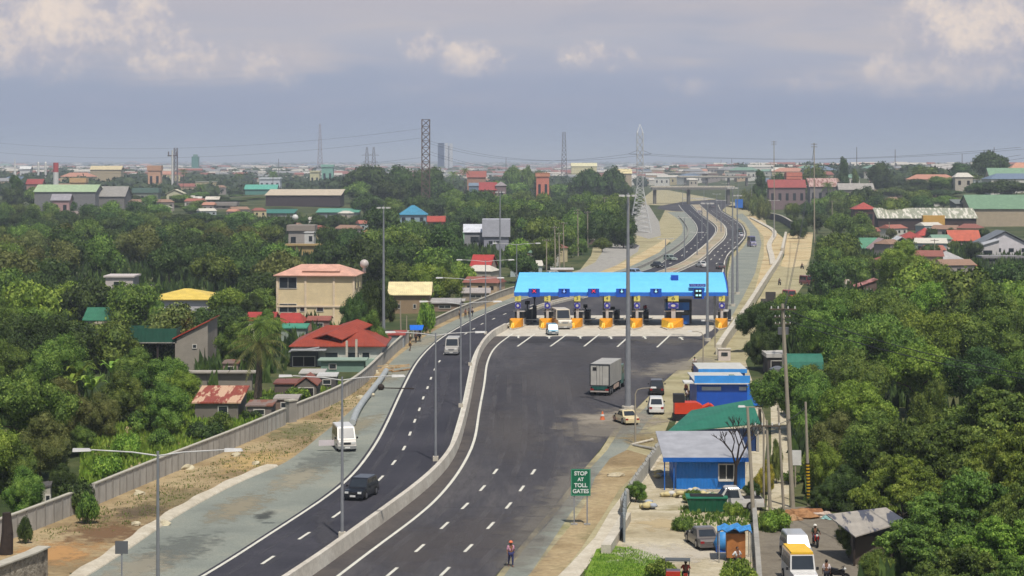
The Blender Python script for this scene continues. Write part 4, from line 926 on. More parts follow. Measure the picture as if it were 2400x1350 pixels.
# ---- others on the left
def pen(t, w, d, h, rise, s):
    pass
house('house', 'narrow house with bright red roof and tall grey rubble wall, left of the palm', 405, 492, 868, 795, 752, 'side', (150,142,130), (172,60,44), depth=9, wins=[(.55,.65,.72,.82)])
def greenpen():
    x, Y, z = G(338, 868); s = Y/F; t = thing('rooftop_pen', 'dark green netted pen raised on posts among the trees', 'pen', (x, Y, 0)); w = 152*s; h1 = H-(802-HY)*s; h2 = H-(770-HY)*s
    m = MB(); m.box(-w/2, 0, h1-.15, w/2, 5, h1); m.build('platform', M_conc_d, t)
    m = MB(); m.box(-w/2, .0, h1, w/2, .06, h2); m.box(-w/2, .06, h1, -w/2+.06, 5, h2); m.box(w/2-.06, .06, h1, w/2, 5, h2); m.box(-w/2+.06, 4.94, h1, w/2-.06, 5, h2); m.build('netting', rib_mat('green_net', S(30,84,66), 0, .5, .4, .9), t)
    for u_ in (-.48, -.2, .2, .48): m = MB(); m.box(u_*w-.12, .3, 0, u_*w+.12, .54, h1-.15); m.build('post', M_bark_d, t)
    m = MB(); m.hexa([(-w*.5,.6,0),(-w*.25,.6,0),(-w*.25,.9,0),(-w*.5,.9,0)],[(-w*.2,.6,h1-.2),(-w*.05,.6,h1-.2),(-w*.05,.9,h1-.2),(-w*.2,.9,h1-.2)]); m.build('stair', M_bark_d, t)
greenpen()
house('house', 'yellow hip-roofed house with white walls among the trees', 345, 508, 758, 701, 676, 'hip', (206,202,206), (226,196,92), depth=12, ridge=.1, wins=[(.45,.62,.35,.8),(.3,.36,.6,.8)])
house('shed', 'tiny shelter with white roof at the left tip of the yellow-roofed house', 330, 352, 735, 703, 698, 'flat', (120,110,100), (214,206,196), depth=2.5, wins=[])
house('house', 'green-roofed house, left wing nearest the picture edge', 193, 262, 785, 752, 722, 'gablex', (176,168,150), (52,112,84), depth=8)
house('house', 'green-roofed house, right wing with a gable, beside the green net pen', 240, 352, 780, 748, 728, 'hip', (170,164,150), (58,114,92), depth=8, ridge=.6)
house('house', 'pale flat-roofed upper room above the green roofs', 290, 330, 760, 715, 712, 'flat', (124,148,128), (150,170,150), depth=4, wins=[], Y=330)
house('house', 'white flat-roofed house half hidden in the left wood', 243, 316, 690, 650, 646, 'flat', (196,186,180), (206,196,190), depth=7)
house('shed', 'rusty red sheet-metal roofed shed behind the boundary wall', 450, 565, 985, 945, 907, 'mono', (120,112,104), (150,72,54), depth=7, rust=S(196,160,130), wins=[(.55,.75,.1,.8)])
house('workshop', 'long grey block wall with flat coping behind the rusty sheet roof', 440, 600, 915, 874, 870, 'flat', (138,130,120), (172,164,152), depth=.8, wins=[], cat='workshop')
house('shed', 'small rust-roofed shed with dark open gable beside the wall', 690, 745, 935, 905, 885, 'gabley', (110,104,96), (140,82,62), depth=5, wins=[(.15,.85,.02,.85,1)])
house('shed', 'brown-roofed hut between the palm and the dark open gable', 640, 695, 930, 908, 893, 'gablex', (104,92,84), (132,80,66), depth=5, wins=[])
house('house', 'low house with dull red roof directly left of the cream building base', 575, 645, 790, 752, 733, 'gablex', (206,196,176), (166,62,54), depth=7)
house('house', 'red-roofed house in front of the cream three-storey building', 640, 712, 780, 756, 733, 'hip', (196,186,170), (170,62,52), depth=7, ridge=.7)
house('house', 'low brick-red house with grey fence in front of the cream building', 718, 775, 775, 752, 742, 'gablex', (150,110,100), (150,88,76), depth=5)
house('shed', 'small teal-roofed shed behind the red-roofed bungalow', 655, 720, 800, 770, 760, 'mono', (150,160,150), (72,150,120), depth=4, wins=[])
house('shed', 'brown-walled shed with pale cream gable roof left of the toll plaza', 908, 1012, 735, 692, 662, 'gablex', (150,128,100), (226,210,160), depth=8, wins=[(.2,.26,.3,.5),(.6,.66,.3,.5)])
house('shed', 'low grey-roofed shack right of the cream-roofed shed', 1005, 1080, 730, 712, 700, 'gablex', (150,128,110), (168,164,160), depth=6)
house('house', 'grey roadside wall house just left of the tall mast', 1080, 1150, 705, 692, 676, 'mono', (160,146,130), (176,166,158), depth=6)
house('house', 'bright red roofed house standing in the trees left of the tall mast', 1100, 1152, 665, 626, 598, 'gablex', (176,150,140), (172,56,50), depth=7, rz=R(-12))
house('building', 'grey concrete block with blue end wall beside the tall mast', 1130, 1196, 600, 555, 514, 'flat', (150,150,160), (176,176,184), depth=9, cat='building', Y=640, wins=[(.2,.35,.5,.7),(.5,.65,.5,.7)])
house('house', 'long low grey house with white roof left of the grey and blue block', 1085, 1140, 596, 545, 526, 'gablex', (146,146,148), (206,208,214), depth=8, Y=650)
house('house', 'small mint green house at the left end of the long grey house', 1084, 1112, 575, 545, 530, 'hip', (160,206,160), (180,210,180), depth=6, Y=660)
house('building', 'unfinished concrete house with a white box room under the small water tower', 672, 738, 592, 541, 528, 'flat', (164,156,150), (150,140,130), depth=8, cat='building', Y=640, wins=[(.1,.3,.4,.7)])
house('house', 'white box room with dark openings right of the unfinished concrete house', 712, 738, 575, 546, 544, 'flat', (206,204,200), (206,204,200), depth=5, Y=620, wins=[(.45,.8,.2,.45),(.45,.8,.6,.85)])
house('house', 'yellowish low wall house below the white box room', 668, 755, 592, 576, 572, 'flat', (176,150,100), (176,150,100), depth=3, Y=610, wins=[])
house('house', 'blue pyramid-roofed house among the trees', 932, 1002, 550, 503, 481, 'hip', (150,170,180), (60,136,166), depth=11, ridge=.12, Y=880)
house('house', 'orange-red flat house with a dark window right of the blue pyramid roof', 1000, 1044, 545, 520, 507, 'gablex', (176,84,66), (170,74,58), depth=8, Y=870, wins=[(.35,.7,.45,.85)])
house('warehouse', 'wide dark warehouse with pale flat roof in the distance', 620, 800, 500, 458, 444, 'mono', (66,56,58), (206,190,164), depth=26, Y=1090, wins=[])
house('warehouse', 'long low teal-roofed shed in front of the dark warehouse', 600, 690, 520, 500, 491, 'mono', (150,150,146), (56,124,108), depth=16, Y=960, wins=[])
house('warehouse', 'pale green-roofed shed right of the small water tower', 740, 842, 520, 498, 489, 'mono', (136,140,140), (96,160,136), depth=16, Y=960, wins=[])
house('warehouse', 'green-rimmed warehouse with pale ridged roof, far left', 78, 226, 500, 450, 433, 'gablex', (122,120,120), (166,186,146), depth=22, Y=1130, wins=[])
house('warehouse', 'grey gabled end hall right of the green-rimmed warehouse', 222, 294, 500, 461, 437, 'gablex', (122,118,114), (150,146,138), depth=22, Y=1140, wins=[])
house('warehouse', 'bright green skylight strip roof on top of the green-rimmed warehouse', 112, 232, 460, 441, 434, 'gablex', (120,190,80), (92,142,70), depth=10, Y=1145, wins=[])
for a in [
 ('house','small pink house with two windows in front of the green-rimmed warehouse',118,165,498,470,455,'gablex',(176,140,138),(150,146,150),8,1000),
 ('house','orange-walled house behind the green-rimmed warehouse',163,202,446,428,417,'flat',(206,160,110),(206,166,116),8,1500),
 ('warehouse','long cream barn at the horizon far left',210,285,420,398,389,'gablex',(176,160,130),(206,190,150),14,1900),
 ('house','white house beside the slim white spire',45,72,412,397,390,'gablex',(206,206,204),(214,214,210),10,1900),
 ('house','brick-red roofed house left of the green-rimmed warehouse',60,100,452,432,420,'gablex',(170,130,120),(150,66,60),10,1400),
 ('house','greenish house with square windows, centre left',310,372,470,452,441,'flat',(140,142,130),(96,120,110),10,1250),
 ('house','cream house with pale roof beneath the twin pylons',388,432,466,454,444,'gabley',(196,190,160),(214,206,176),8,1200),
 ('house','row of white-roofed low houses, left member, right of the pale gable',437,472,475,468,461,'gablex',(150,140,130),(214,208,196),8,1150),
 ('house','row of white-roofed low houses, right member, left of the dark warehouse',480,514,475,468,461,'gablex',(150,140,130),(216,206,190),8,1155),
 ('warehouse','long grey wall building below the two white roofs',440,555,500,482,474,'flat',(138,130,124),(150,142,136),10,1060),
 ('house','tan house with brown roof on the left slope',190,242,512,506,500,'gablex',(186,160,120),(176,152,116),7,1000),
 ('house','weathered pink shack left of the tan house',145,188,515,505,496,'gablex',(170,140,130),(150,132,126),7,985),
 ('house','small cream house in the middle of the left wood edge',285,322,515,505,494,'gablex',(196,170,150),(150,120,110),7,1010),
 ('house','orange house with upper terrace near the horizon, left of the twin pylons',345,378,415,400,388,'flat',(206,160,130),(196,150,120),8,1700),
 ('warehouse','teal roofed hall behind the dark warehouse',572,650,460,444,433,'gablex',(90,140,130),(96,170,150),14,1400),
 ('warehouse','white flat hall near the horizon above the teal roof',606,658,428,420,416,'flat',(196,200,206),(206,210,214),12,1700),
 ('house','cream block near the horizon right of centre left',725,750,418,404,400,'flat',(206,200,160),(206,200,160),10,1800),
 ('house','pale green block near the horizon beside the cream block',752,782,412,392,386,'flat',(130,176,160),(140,186,170),10,1900),
 ('house','red roofed villa above the tree belt',1093,1140,430,416,401,'gablex',(170,130,110),(150,78,64),10,1480),
 ('house','dark red house with grey lean-to in the tree belt',1122,1165,455,446,424,'gablex',(130,50,50),(150,56,54),10,1180),
 ('house','grey domed house right of the dark red house',1160,1188,452,435,425,'hip',(130,110,110),(150,140,140),10,1180),
 ('house','orange-pink two-storey house in the tree belt',1255,1289,442,414,405,'flat',(206,126,106),(206,140,110),9,1250),
 ('house','grey house with blue awning left of the dark red house',1098,1126,455,436,429,'gablex',(120,140,160),(120,136,150),8,1190),
 ('warehouse','cream stepped hall on the horizon',1338,1400,396,390,382,'gablex',(216,206,160),(222,214,170),20,2600),
 ('warehouse','tan block hall with cream roof left of the silver pylon',1440,1482,425,407,396,'gablex',(176,160,136),(222,206,156),18,1700),
 ('house','grey roof house left of the round tree',1338,1385,448,436,425,'gablex',(150,146,140),(156,160,164),10,1350),
 ('house','pale brown shack left of the frontage junction',1290,1340,560,540,523,'flat',(176,160,140),(196,186,170),6,760),
 ('house','pinkish small shack by the junction',1250,1282,568,550,534,'gablex',(176,150,144),(190,160,150),6,740),
 ('house','brown roadside stall row beside the grey lane',1360,1395,600,565,555,'flat',(120,100,90),(160,150,140),6,690),
 ('house','orange shack at the junction',1365,1392,545,530,520,'gablex',(206,140,60),(186,130,80),6,800),
 ('house','brown shack group right of the orange shack',1395,1440,548,536,526,'flat',(130,110,96),(150,136,120),6,810),
 ('house','tan shack behind the toll plaza roof',1225,1290,640,610,596,'gablex',(176,140,120),(190,150,130),7,560),
 ('house','white-roofed shack behind the toll plaza roof',1290,1345,652,640,630,'mono',(176,150,140),(206,200,196),5,500),
 ('house','red-roofed pavilion right of the highway',1800,1890,485,440,420,'gablex',(130,110,110),(150,66,60),10,1180),
 ('house','orange upper storey of the red-roofed pavilion',1843,1880,440,420,404,'flat',(196,116,96),(206,126,106),8,1200),
 ('house','house with rusted pale roof right of the pavilion',1896,1965,470,438,418,'mono',(130,124,124),(190,160,150),10,1150),
 ('house','grey-roofed house behind the tall poles on the right',1965,2050,475,445,430,'gablex',(146,140,130),(160,154,146),10,1120),
 ('house','red-roofed house in the trees on the right',2000,2056,525,490,474,'hip',(96,70,66),(172,76,64),9,860),
 ('warehouse','big green-roofed warehouse with beige panel walls at right',2272,2440,545,490,457,'gablex',(176,160,136),(116,146,116),24,870),
 ('warehouse','grey gable wing left of the big green-roofed warehouse',2238,2276,530,478,468,'mono',(110,110,108),(120,124,118),12,885),
 ('building','upper green-roofed building at the right edge near the horizon',2318,2440,470,415,394,'gablex',(190,176,150),(122,154,124),14,1230),
 ('house','tan brick house left of the upper green-roofed building',2250,2312,450,432,420,'flat',(160,124,110),(150,130,116),9,1270),
 ('house','grey stepped house on the right skyline',2185,2235,420,398,382,'gablex',(176,166,156),(170,166,160),10,1600),
 ('house','peach-roofed house at the right picture edge on the skyline',2365,2440,410,398,381,'hip',(186,140,116),(196,140,110),12,1500),
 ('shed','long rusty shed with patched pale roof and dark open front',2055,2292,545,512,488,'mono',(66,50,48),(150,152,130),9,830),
 ('shed','orange-yellow container-like stall inside the long rusty shed',2163,2214,545,527,505,'flat',(216,160,60),(206,160,80),2.0,815),
 ('house','red-roofed house, lower left one of the two near the long shed',2106,2170,590,560,542,'hip',(150,110,106),(158,66,56),8,690),
 ('house','red-roofed house, taller right one of the two near the long shed',2148,2194,585,552,531,'hip',(196,170,150),(172,64,52),6,720),
 ('house','orange-roofed house left of the white house',2224,2300,600,567,540,'gablex',(120,112,106),(186,92,66),8,680),
 ('house','green gabled roof house, right of the highway trees',2018,2062,640,588,558,'gablex',(110,110,110),(84,138,108),9,620),
 ('house','grey weathered gable beside the green gabled roof',2040,2100,640,585,560,'gabley',(140,126,126),(176,150,146),8,610),
 ('house','white-edged dark gable house behind the large bright tree',2088,2140,640,572,556,'gabley',(52,62,80),(206,206,206),8,600),
 ('house','two-storey white house with low gable at the right edge',2290,2420,650,575,542,'gabley',(214,208,210),(120,124,128),10,600),
 ('house','white balcony wing left of the white house',2285,2345,650,580,562,'side',(206,200,198),(190,190,190),6,585),
 ('house','grey concrete house under construction below the white house',2300,2400,655,608,600,'flat',(150,144,146),(140,136,136),6,560),
 ('house','grey-roofed house with deep shaded veranda',2190,2262,680,608,588,'hip',(120,120,126),(176,172,168),9,540),
 ('house','small orange-roofed stall beside the grey-roofed house',2256,2292,680,640,623,'mono',(130,70,60),(206,110,86),4,520),
 ('house','brown house behind the grey-roofed house',2192,2262,600,585,575,'flat',(130,96,96),(140,120,116),8,650),
 ('house','rust and white patched roof among the right trees',2005,2058,700,678,656,'side',(110,90,80),(190,130,120),5,430),
 ('house','pale patched roof left of the rust patch roof',1965,1998,700,672,656,'mono',(120,130,110),(170,160,140),4,440),
]:
    nm, lb, x0, x1, yb, ye, yr, kd, wc, rc, dp, Yy = a
    house(nm, lb, x0, x1, yb, ye, yr, kd, wc, rc, depth=dp, Y=Yy, cat='building' if nm == 'building' else None, rust=(S(206,200,186) if 'rusty shed' in lb else S(120,70,56) if 'rust' in lb else None),
          wins=([] if 'shed' in nm or dp > 12 else None))
# dome-like ridge vent of the big green warehouse
for a in [('grey block shack right of the rusty sheet roof',575,640,985,958,950,'mono',(120,112,106),(140,120,110),4),('low tin hut against the wall under the palm',640,700,968,942,932,'gablex',(130,110,96),(170,160,150),4),('pale shed roof between the palm and the bungalow annex',700,760,905,885,876,'mono',(150,140,130),(186,180,170),4),
          ('white-roofed lean-to beside the dark open gable',742,790,912,900,888,'mono',(90,86,84),(200,198,192),3),('brown shack between the net pen and the rusty roof',520,560,880,858,846,'gablex',(150,130,120),(130,110,100),5),('grey roof hut below the green gable house',215,262,800,782,770,'gablex',(170,150,130),(150,150,146),5),
          ('whitish hut right of the yellow-roofed house',545,592,735,716,704,'gablex',(196,180,170),(190,180,176),6),('pink hut between the yellow-roofed and the cream building',600,640,745,728,716,'gablex',(200,160,140),(170,120,100),5),('small orange-walled hut under the green roofs',215,240,790,768,758,'flat',(190,110,70),(150,140,120),4),
          ('long grey shanty roof above the shoulder left of the toll plaza',1010,1090,725,712,703,'gablex',(160,140,126),(186,180,172),6),('tan shack with rust roof beside the tall left mast',1118,1168,690,676,664,'gablex',(186,160,140),(150,96,80),5)]:
    house('shack', a[0], a[1], a[2], a[3], a[4], a[5], a[6], a[7], a[8], depth=a[9], rust=S(130,84,64) if 'rust' in a[0] else None, cat='shack')
# ---- far tall building, spire, round cooling things
def tower_block():
    Y = 5200; x = XA(1044, Y); s = Y/F; t = thing('office_tower', 'twin office tower on the horizon, dark blue half and white half', 'tower', (x, Y, 0))
    m = MB(); m.box(-18*s, 0, 0, -3*s, 12*s, H+43*s); m.build('dark_wing', mat('tower_blue', S(40,60,100), .3), t)
    m = MB(); m.box(-1.5*s, 2, 0, 6*s, 12*s, H+43*s); m.box(9*s, 2, 0, 17*s, 12*s, H+42*s); m.build('white_wing', mat('tower_white', S(206,206,210), .5), t)
    m = MB(); m.box(6*s, 4, 0, 9*s, 11*s, H+36*s); m.build('core', mat('tower_grey', S(120,124,134), .4), t)
tower_block()
def spire():
    Y = 2100; s = Y/F; t = thing('church_spire', 'slim white spire on the skyline at far left', 'spire', (XA(35, Y), Y, 0)); m = MB(); m.cbox(0, 0, 0, 9*s, 9*s, 10); m.build('base', M_white, t)
    m = MB(); m.tube((0,0,10),(0,0,H+7*s), 4.5*s, .2, 6); m.build('spire', M_white, t)
    for px in (90, 107):
        t = thing('tank_tower', 'white round tank tower on the far left skyline, '+('left of a pair' if px == 90 else 'right of a pair'), 'tank', (XA(px, Y), Y, 0)); m = MB(); m.tube((0,0,0),(0,0,H-4*s), 2.6*s, 2.6*s, 12); m.build('tank', M_white, t); m = MB(); m.tube((0,0,H-4*s),(0,0,H-1*s), 2.6*s, .6*s, 12); m.build('cap', M_white, t)
spire()
t = thing('green_tower', 'green narrow tower block on the left skyline', 'tower', (XA(457, 3000), 3000, 0)); m = MB(); m.box(-5, 0, 0, 5, 10, H+7); m.build('shaft', mat('green_tower', S(90,140,130), .5), t); m = MB(); m.box(-3, 2, H+7, 3, 8, H+10); m.build('penthouse', mat('green_tower2', S(120,150,140), .5), t)
t = thing('water_tower', 'small white ball water tank on a dark pole above the unfinished house', 'water tower', (XA(692, 700), 700, 0)); m = MB(); m.tube((0,0,0),(0,0,H-(520-HY)*700/F), .35); m.build('pole', M_bark_d, t); m = MB(); m.ball((0,0,H-(510-HY)*700/F), 1.1, 12, 8); m.build('tank', M_white, t, True)
t = thing('red_white_chimney', 'red and white banded chimney far left near the horizon', 'chimney', (XA(131, 1500), 1500, 0))
m = MB(); m.tube((0,0,0),(0,0,H-8), 2, 2, 10); m.build('shaft', M_white, t); m = MB(); m.tube((0,0,H-8),(0,0,H-1), 2, 1.9, 10); m.build('red_top', mat('chimney_red', S(180,70,70), .7), t)
# ---- yard buildings right of the toll road
def blueoffice():
    # corrugated blue office with grey roof
    x, Y, z = G(1655, 1147); s = Y/F; w = 205*s; hE = H-(1072-HY)*s; d = 8.0; rise = H-(1014-HY)*(Y+d)/F-hE
    t = thing('site_office', 'blue corrugated office with pale grey roof in the yard', 'office', (x, Y, 0))
    bl = rib_mat('blue_sheet', S(28,120,205), 0, .28, .6, .45); m = MB(); m.prism([(0,0),(d,0),(d,hE+rise*.95),(0,hE-.05)], -w/2+1.2, w/2-.4, 0); m.build('wall', bl, t)
    q = MB(); q.hexa([(-w/2,-.7,hE),(w/2,-.7,hE),(w/2,d+.4,hE+rise),(-w/2,d+.4,hE+rise)],[(-w/2,-.7,hE+.1),(w/2,-.7,hE+.1),(w/2,d+.4,hE+rise+.1),(-w/2,d+.4,hE+rise+.1)]); q.build('roof', rib_mat('grey_roof_sheet', S(168,168,172), 0, .6, .2, .5), t)
    q = MB(); q.box(-w/2, -.8, hE-.28, w/2, -.72, hE+.08); q.build('fascia', mat('blue_trim', S(24,96,180), .5), t)
    q = MB(); q.box(w*.15, -.06, .9, w*.31, .0, 2.1); f = q.build('window', M_glass, t)
    q = MB()
    for (a, b, c, e) in ((w*.15-.1, .8, w*.31+.1, .9), (w*.15-.1, 2.1, w*.31+.1, 2.2), (w*.15-.1, .9, w*.15, 2.1), (w*.31, .9, w*.31+.1, 2.1), (w*.225, .9, w*.235, 2.1)): q.box(a, -.1, b, c, 0, e)
    q.build('frame', M_frame, f)
    q = MB(); q.box(w*.14, -.3, .72, w*.32, -.0, .8); q.build('window_ledge', M_frame, t)
    for u_ in (-w/2+.1, -w/2+.9): q = MB(); q.box(u_, -.5, 0, u_+.1, -.4, hE); q.build('porch_post', mat('blue_trim', S(24,96,180), .5), t)
blueoffice()
def containers():
    bm_ = mat('container_blue', S(16,78,176), .45); bt = mat('container_sky', S(60,150,230), .45); wr = mat('white_roof', S(206,204,196), .5)
    x, Y, z = G(1692, 956); s = Y/F; w = 118*s; h = H-(895-HY)*s; d = 9.5
    t = thing('container_office', 'larger blue container office with white roof beside the shoulder', 'office', (x, Y, 0)); m = MB(); m.box(-w/2, 0, 0, w/2, d, h); m.build('wall', bm_, t)
    q = MB(); q.box(-w/2-.25, -.3, h, w/2+.25, d+.2, h+.1); q.build('roof', wr, t); q = MB(); q.box(-w/2-.3, -.42, h-.1, w/2+.3, -.32, h+.75); q.build('fascia', bt, t)
    q = MB(); q.box(-w/2-.3, -.5, h-.22, w/2+.3, -.3, h-.1); q.build('gutter', M_white, t)
    for u0, u1 in ((-w*.4, -w*.02), (w*.34, w*.48)):
        q = MB(); q.box(u0, -.12, h-.95, u1, -.0, h-.55); q.build('air_grille', mat('grille', S(150,160,168), .6), t)
        q2 = MB()
    q = MB(); q.box(w*.2, 2, h+.1, w*.3, 3.4, h+.5); q.build('roof_unit', mat('roof_unit', S(120,140,120), .6), t)
    q = MB(); q.box(w/2, .5, .2, w/2+2.0, 4, 2.4); q.build('lit_side', mat('container_lit', S(40,120,220), .45), t)  # right side in a brighter blue, its sunlit look put into the colour
    q = MB(); q.box(-w/2-1.4, .2, h-.25, -w/2-.3, 3, h-.1); q.build('porch_roof', M_white, t)
    x, Y, z = G(1692, 906); s = Y/F; w = 108*s; h = H-(866-HY)*s; d = 7.5
    t = thing('container_office', 'smaller blue cabin with white roof behind the larger container office', 'office', (x, Y, 0)); m = MB(); m.box(-w/2, 0, 0, w/2, d, h); m.build('wall', bm_, t)
    q = MB(); q.box(-w/2-.1, -.4, h, w/2+.2, d, h+.12); q.build('roof', wr, t); q = MB(); q.box(-w/2-.1, -.5, h-.4, w/2+.2, -.42, h+.1); q.build('fascia', bt, t)
containers()
def greenroof():
    x, Y, z = G(1672, 1060); s = Y/F; w = 220*s; t = thing('open_shed', 'open shed under a slanting green metal roof', 'shed', (x, Y, 0))
    a = H-(1016-HY)*s; b = H-(955-HY)*(Y+7)/F
    m = MB(); m.hexa([(-w/2,0,a),(w/2,-.0,a+.9),(w/2,7,b+.7),(-w/2+3,7,b-.4)],[(-w/2,0,a+.12),(w/2,0,a+1.02),(w/2,7,b+.82),(-w/2+3,7,b-.28)]); m.build('roof', rib_mat('green_roof_sheet', S(44,116,92), 0, .4, .3, .5), t)
    m = MB(); m.box(-w/2+1, .6, 0, w/2-.3, 6.5, a-.4); m.build('wall', mat('navy_wall', S(30,60,110), .6), t)
    for u_ in (-w/2+.2, 0, w/2-.2): m = MB(); m.box(u_-.08, .1, 0, u_+.08, .26, a+.2); m.build('post', M_conc_d, t)
greenroof()
# green awning and white-roofed shed between trees, right
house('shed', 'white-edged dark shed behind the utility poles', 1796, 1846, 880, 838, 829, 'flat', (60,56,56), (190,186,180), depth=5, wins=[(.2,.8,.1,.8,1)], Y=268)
def awning():
    Y = 258; x = XA(1888, Y); s = Y/F; t = thing('awning', 'curved green canvas awning at the edge of the right trees', 'awning', (x, Y, 0)); w = 86*s; a = H-(866-HY)*s; b = H-(834-HY)*s; m = MB()
    pts = [(0, a), (.3, a+(b-a)*.5), (1.0, a+(b-a)*.85), (2.2, b)]
    for p, q in zip(pts, pts[1:]): m.hexa([(-w/2,p[0],p[1]),(w/2,p[0],p[1]),(w/2,q[0],q[1]),(-w/2,q[0],q[1])],[(-w/2,p[0],p[1]+.08),(w/2,p[0],p[1]+.08),(w/2,q[0],q[1]+.08),(-w/2,q[0],q[1]+.08)])
    m.build('canopy', rib_mat('green_canvas', S(44,112,92), 0, .7, .5, .8), t)
    for u_ in (-w/2+.1, w/2-.1): m = MB(); m.tube((u_,.1,0),(u_,.1,a), .05); m.build('post', M_conc_d, t)
    m = MB(); m.box(-w/2, 2.3, 0, w/2, 5, b-.2); m.build('back_wall', wallmat((206,196,176)), t)
awning()
t = thing('storage_drum', 'round grey metal tank at the end of the narrow back lane', 'tank', G(1822, 905)[:2]+(0,)); m = MB(); m.tube((0,0,0),(0,0,2.2), 1.0, 1.0, 16); m.tube((0,0,2.2),(0,0,2.5), 1.0, .3, 16); m.build('shell', mat('tank_steel', S(150,150,152), .35, .6), t, False)
house('house', 'small pale house with a white window behind the striped pole', 1846, 1915, 1010, 945, 938, 'gablex', (160,150,142), (140,126,112), depth=5, Y=222, wins=[(.15,.35,.3,.7)])
# tin shack bottom right
def tin():
    x, Y, z = G(2045, 1330); s = Y/F; t = thing('tin_shack', 'shack with slanting patched tin roof at the lane edge, bottom right', 'shack', (x, Y, 0)); w = 170*s
    a = H-(1258-HY)*s; b = H-(1208-HY)*(Y+4.5)/F
    m = MB(); m.hexa([(-w*.25,-.3,a),(w*.5,.6,a+.9),(w*.35,4.5,b+.5),(-w*.5,4.5,b)],[(-w*.25,-.3,a+.08),(w*.5,.6,a+.98),(w*.35,4.5,b+.58),(-w*.5,4.5,b+.08)]); m.build('roof', rib_mat('tin_patch', S(168,160,148), 0, .5, .4, .6, rust=S(78,80,90)), t)
    m = MB(); m.box(-w*.22, .8, 0, w*.32, 4.0, a-.1); m.build('wall', wallmat((96,84,72)), t)
    for u_ in (-w*.24, w*.3): m = MB(); m.box(u_-.07, .3, 0, u_+.07, .44, a); m.build('post', M_bark_d, t)
tin()
house('hut', 'tiny pale green-doored hut behind the wall at lower left', 82, 120, 1205, 1150, 1140, 'side', (176,170,156), (96,90,86), depth=2.5, wins=[(.7,.95,.1,.7)], cat='hut', rz=R(10), Y=165)
# ---- overpass bridges across the far highway
def bridge(label, x0, x1, yt, Y, th, piers, depth=11):
    s = Y/F; t = thing('overpass', label, 'bridge', (XA((x0+x1)/2, Y), Y, 0)); w = (x1-x0)*s; z = H-(yt-HY)*s
    m = MB(); m.box(-w/2, 0, z-th, w/2, depth, z-.9); m.build('deck', mat('bridge_grey', S(122,120,114), .9), t)
    for yy in (0.01, depth-.31): m = MB(); m.box(-w/2, yy-.05, z-.9, w/2, yy+.25, z); m.build('parapet', M_conc, t)
    for u_ in piers: m = MB(); m.box((u_-.5)*w-.9, 2, 0, (u_-.5)*w+.9, depth-2, z-th); m.build('pier', mat('pier_dark', S(110,106,100), .9), t)
bridge('long concrete overpass crossing the far highway, nearer of the bridges', 1528, 1722, 436, 1340, 2.4, (.04, .45, .93))
bridge('thin far overpass above the nearer one', 1590, 1760, 412, 1900, 2.0, (.1, .4, .7, .95))
bridge('short far viaduct behind the second overpass', 1560, 1700, 404, 2400, 2.0, (.2, .5, .8))
# ================================================================ toll plaza
PC = {'blue': mat('roof_sky_blue', S(84,186,246), .4, noise=(.3, .06)), 'deep': mat('deep_blue', S(18,82,190), .45), 'yel': mat('sign_yellow', S(226,216,110), .6), 'sgn': mat('sign_blue', S(58,62,160), .5),
      'crash': mat('crash_yellow', S(240,160,24), .5), 'crashl': mat('crash_pale', S(246,196,60), .5), 'white': mat('booth_white', S(206,202,196), .6), 'black': mat('lamp_black', S(16,18,26), .4)}
def led(name, c, e): 
    m = bpy.data.materials.new(name); m.use_nodes = True; b = m.node_tree.nodes['Principled BSDF']; b.inputs['Base Color'].default_value = c; b.inputs['Emission Color'].default_value = c; b.inputs['Emission Strength'].default_value = e; return m
LED = {'r': led('led_red', S(230,40,60), .8), 'w': led('led_blue', S(130,170,255), .8), 'g': led('led_pale', S(160,220,230), .7)}
def text_mesh(body, size, align='CENTER', ext=.01, space=1.0, bold=0.0):
    c = bpy.data.curves.new('lettering', 'FONT'); c.body = body; c.size = size; c.align_x = align; c.align_y = 'CENTER'; c.extrude = ext; c.space_line = space; c.offset = bold
    o = bpy.data.objects.new('lettering', c); col.objects.link(o); dg = bpy.context.evaluated_depsgraph_get(); dg.update()
    me = bpy.data.meshes.new_from_object(o.evaluated_get(dg)); bpy.data.objects.remove(o); return me
def lettering(parent, body, size, loc, mt, rot=(R(90), 0, 0), **k):
    me = text_mesh(body, size, **k); me.materials.clear(); me.materials.append(mt); o = bpy.data.objects.new('lettering', me); col.objects.link(o); o.parent = parent; o.location = loc; o.rotation_euler = rot; return o
YP = 346.0; SP = YP/F
X0, X1 = XA(1205, YP), XA(1704, YP); XC = (X0+X1)/2; WP = X1-X0
plaza = thing('toll_plaza_roof', 'long sky-blue canopy roof spanning all lanes of the toll plaza', 'toll canopy', (XC, YP, 0))
m = MB(); pr = []; zE, zT = 5.85, 8.75
prof = [(0,zE),(1.2,zE+.85),(2.8,zE+1.75),(4.8,zE+2.5),(6.8,zT+.12),(8.8,zE+2.5),(10.8,zE+1.75),(12.4,zE+.85),(13.6,zE)]
for i in range(len(prof)-1):
    (ya, za), (yb, zb_) = prof[i], prof[i+1]; la = .9*(za-zE)/3; lb = .9*(zb_-zE)/3
    m.hexa([(-WP/2+la,ya,za-.1),(WP/2,ya,za-.1),(WP/2,yb,zb_-.1),(-WP/2+lb,yb,zb_-.1)],[(-WP/2+la,ya,za),(WP/2,ya,za),(WP/2,yb,zb_),(-WP/2+lb,yb,zb_)])
m.build('roof_sheet', rib_mat('sky_blue_sheet', S(104,192,238), 0, .9, .12, .5), plaza, False)
m = MB(); m.box(-WP/2, -.12, zE-.62, WP/2, -.02, zE+.02); m.box(-WP/2, 13.62, zE-.6, WP/2, 13.72, zE); m.build('fascia', mat('fascia_blue', S(36,112,214), .5), plaza)
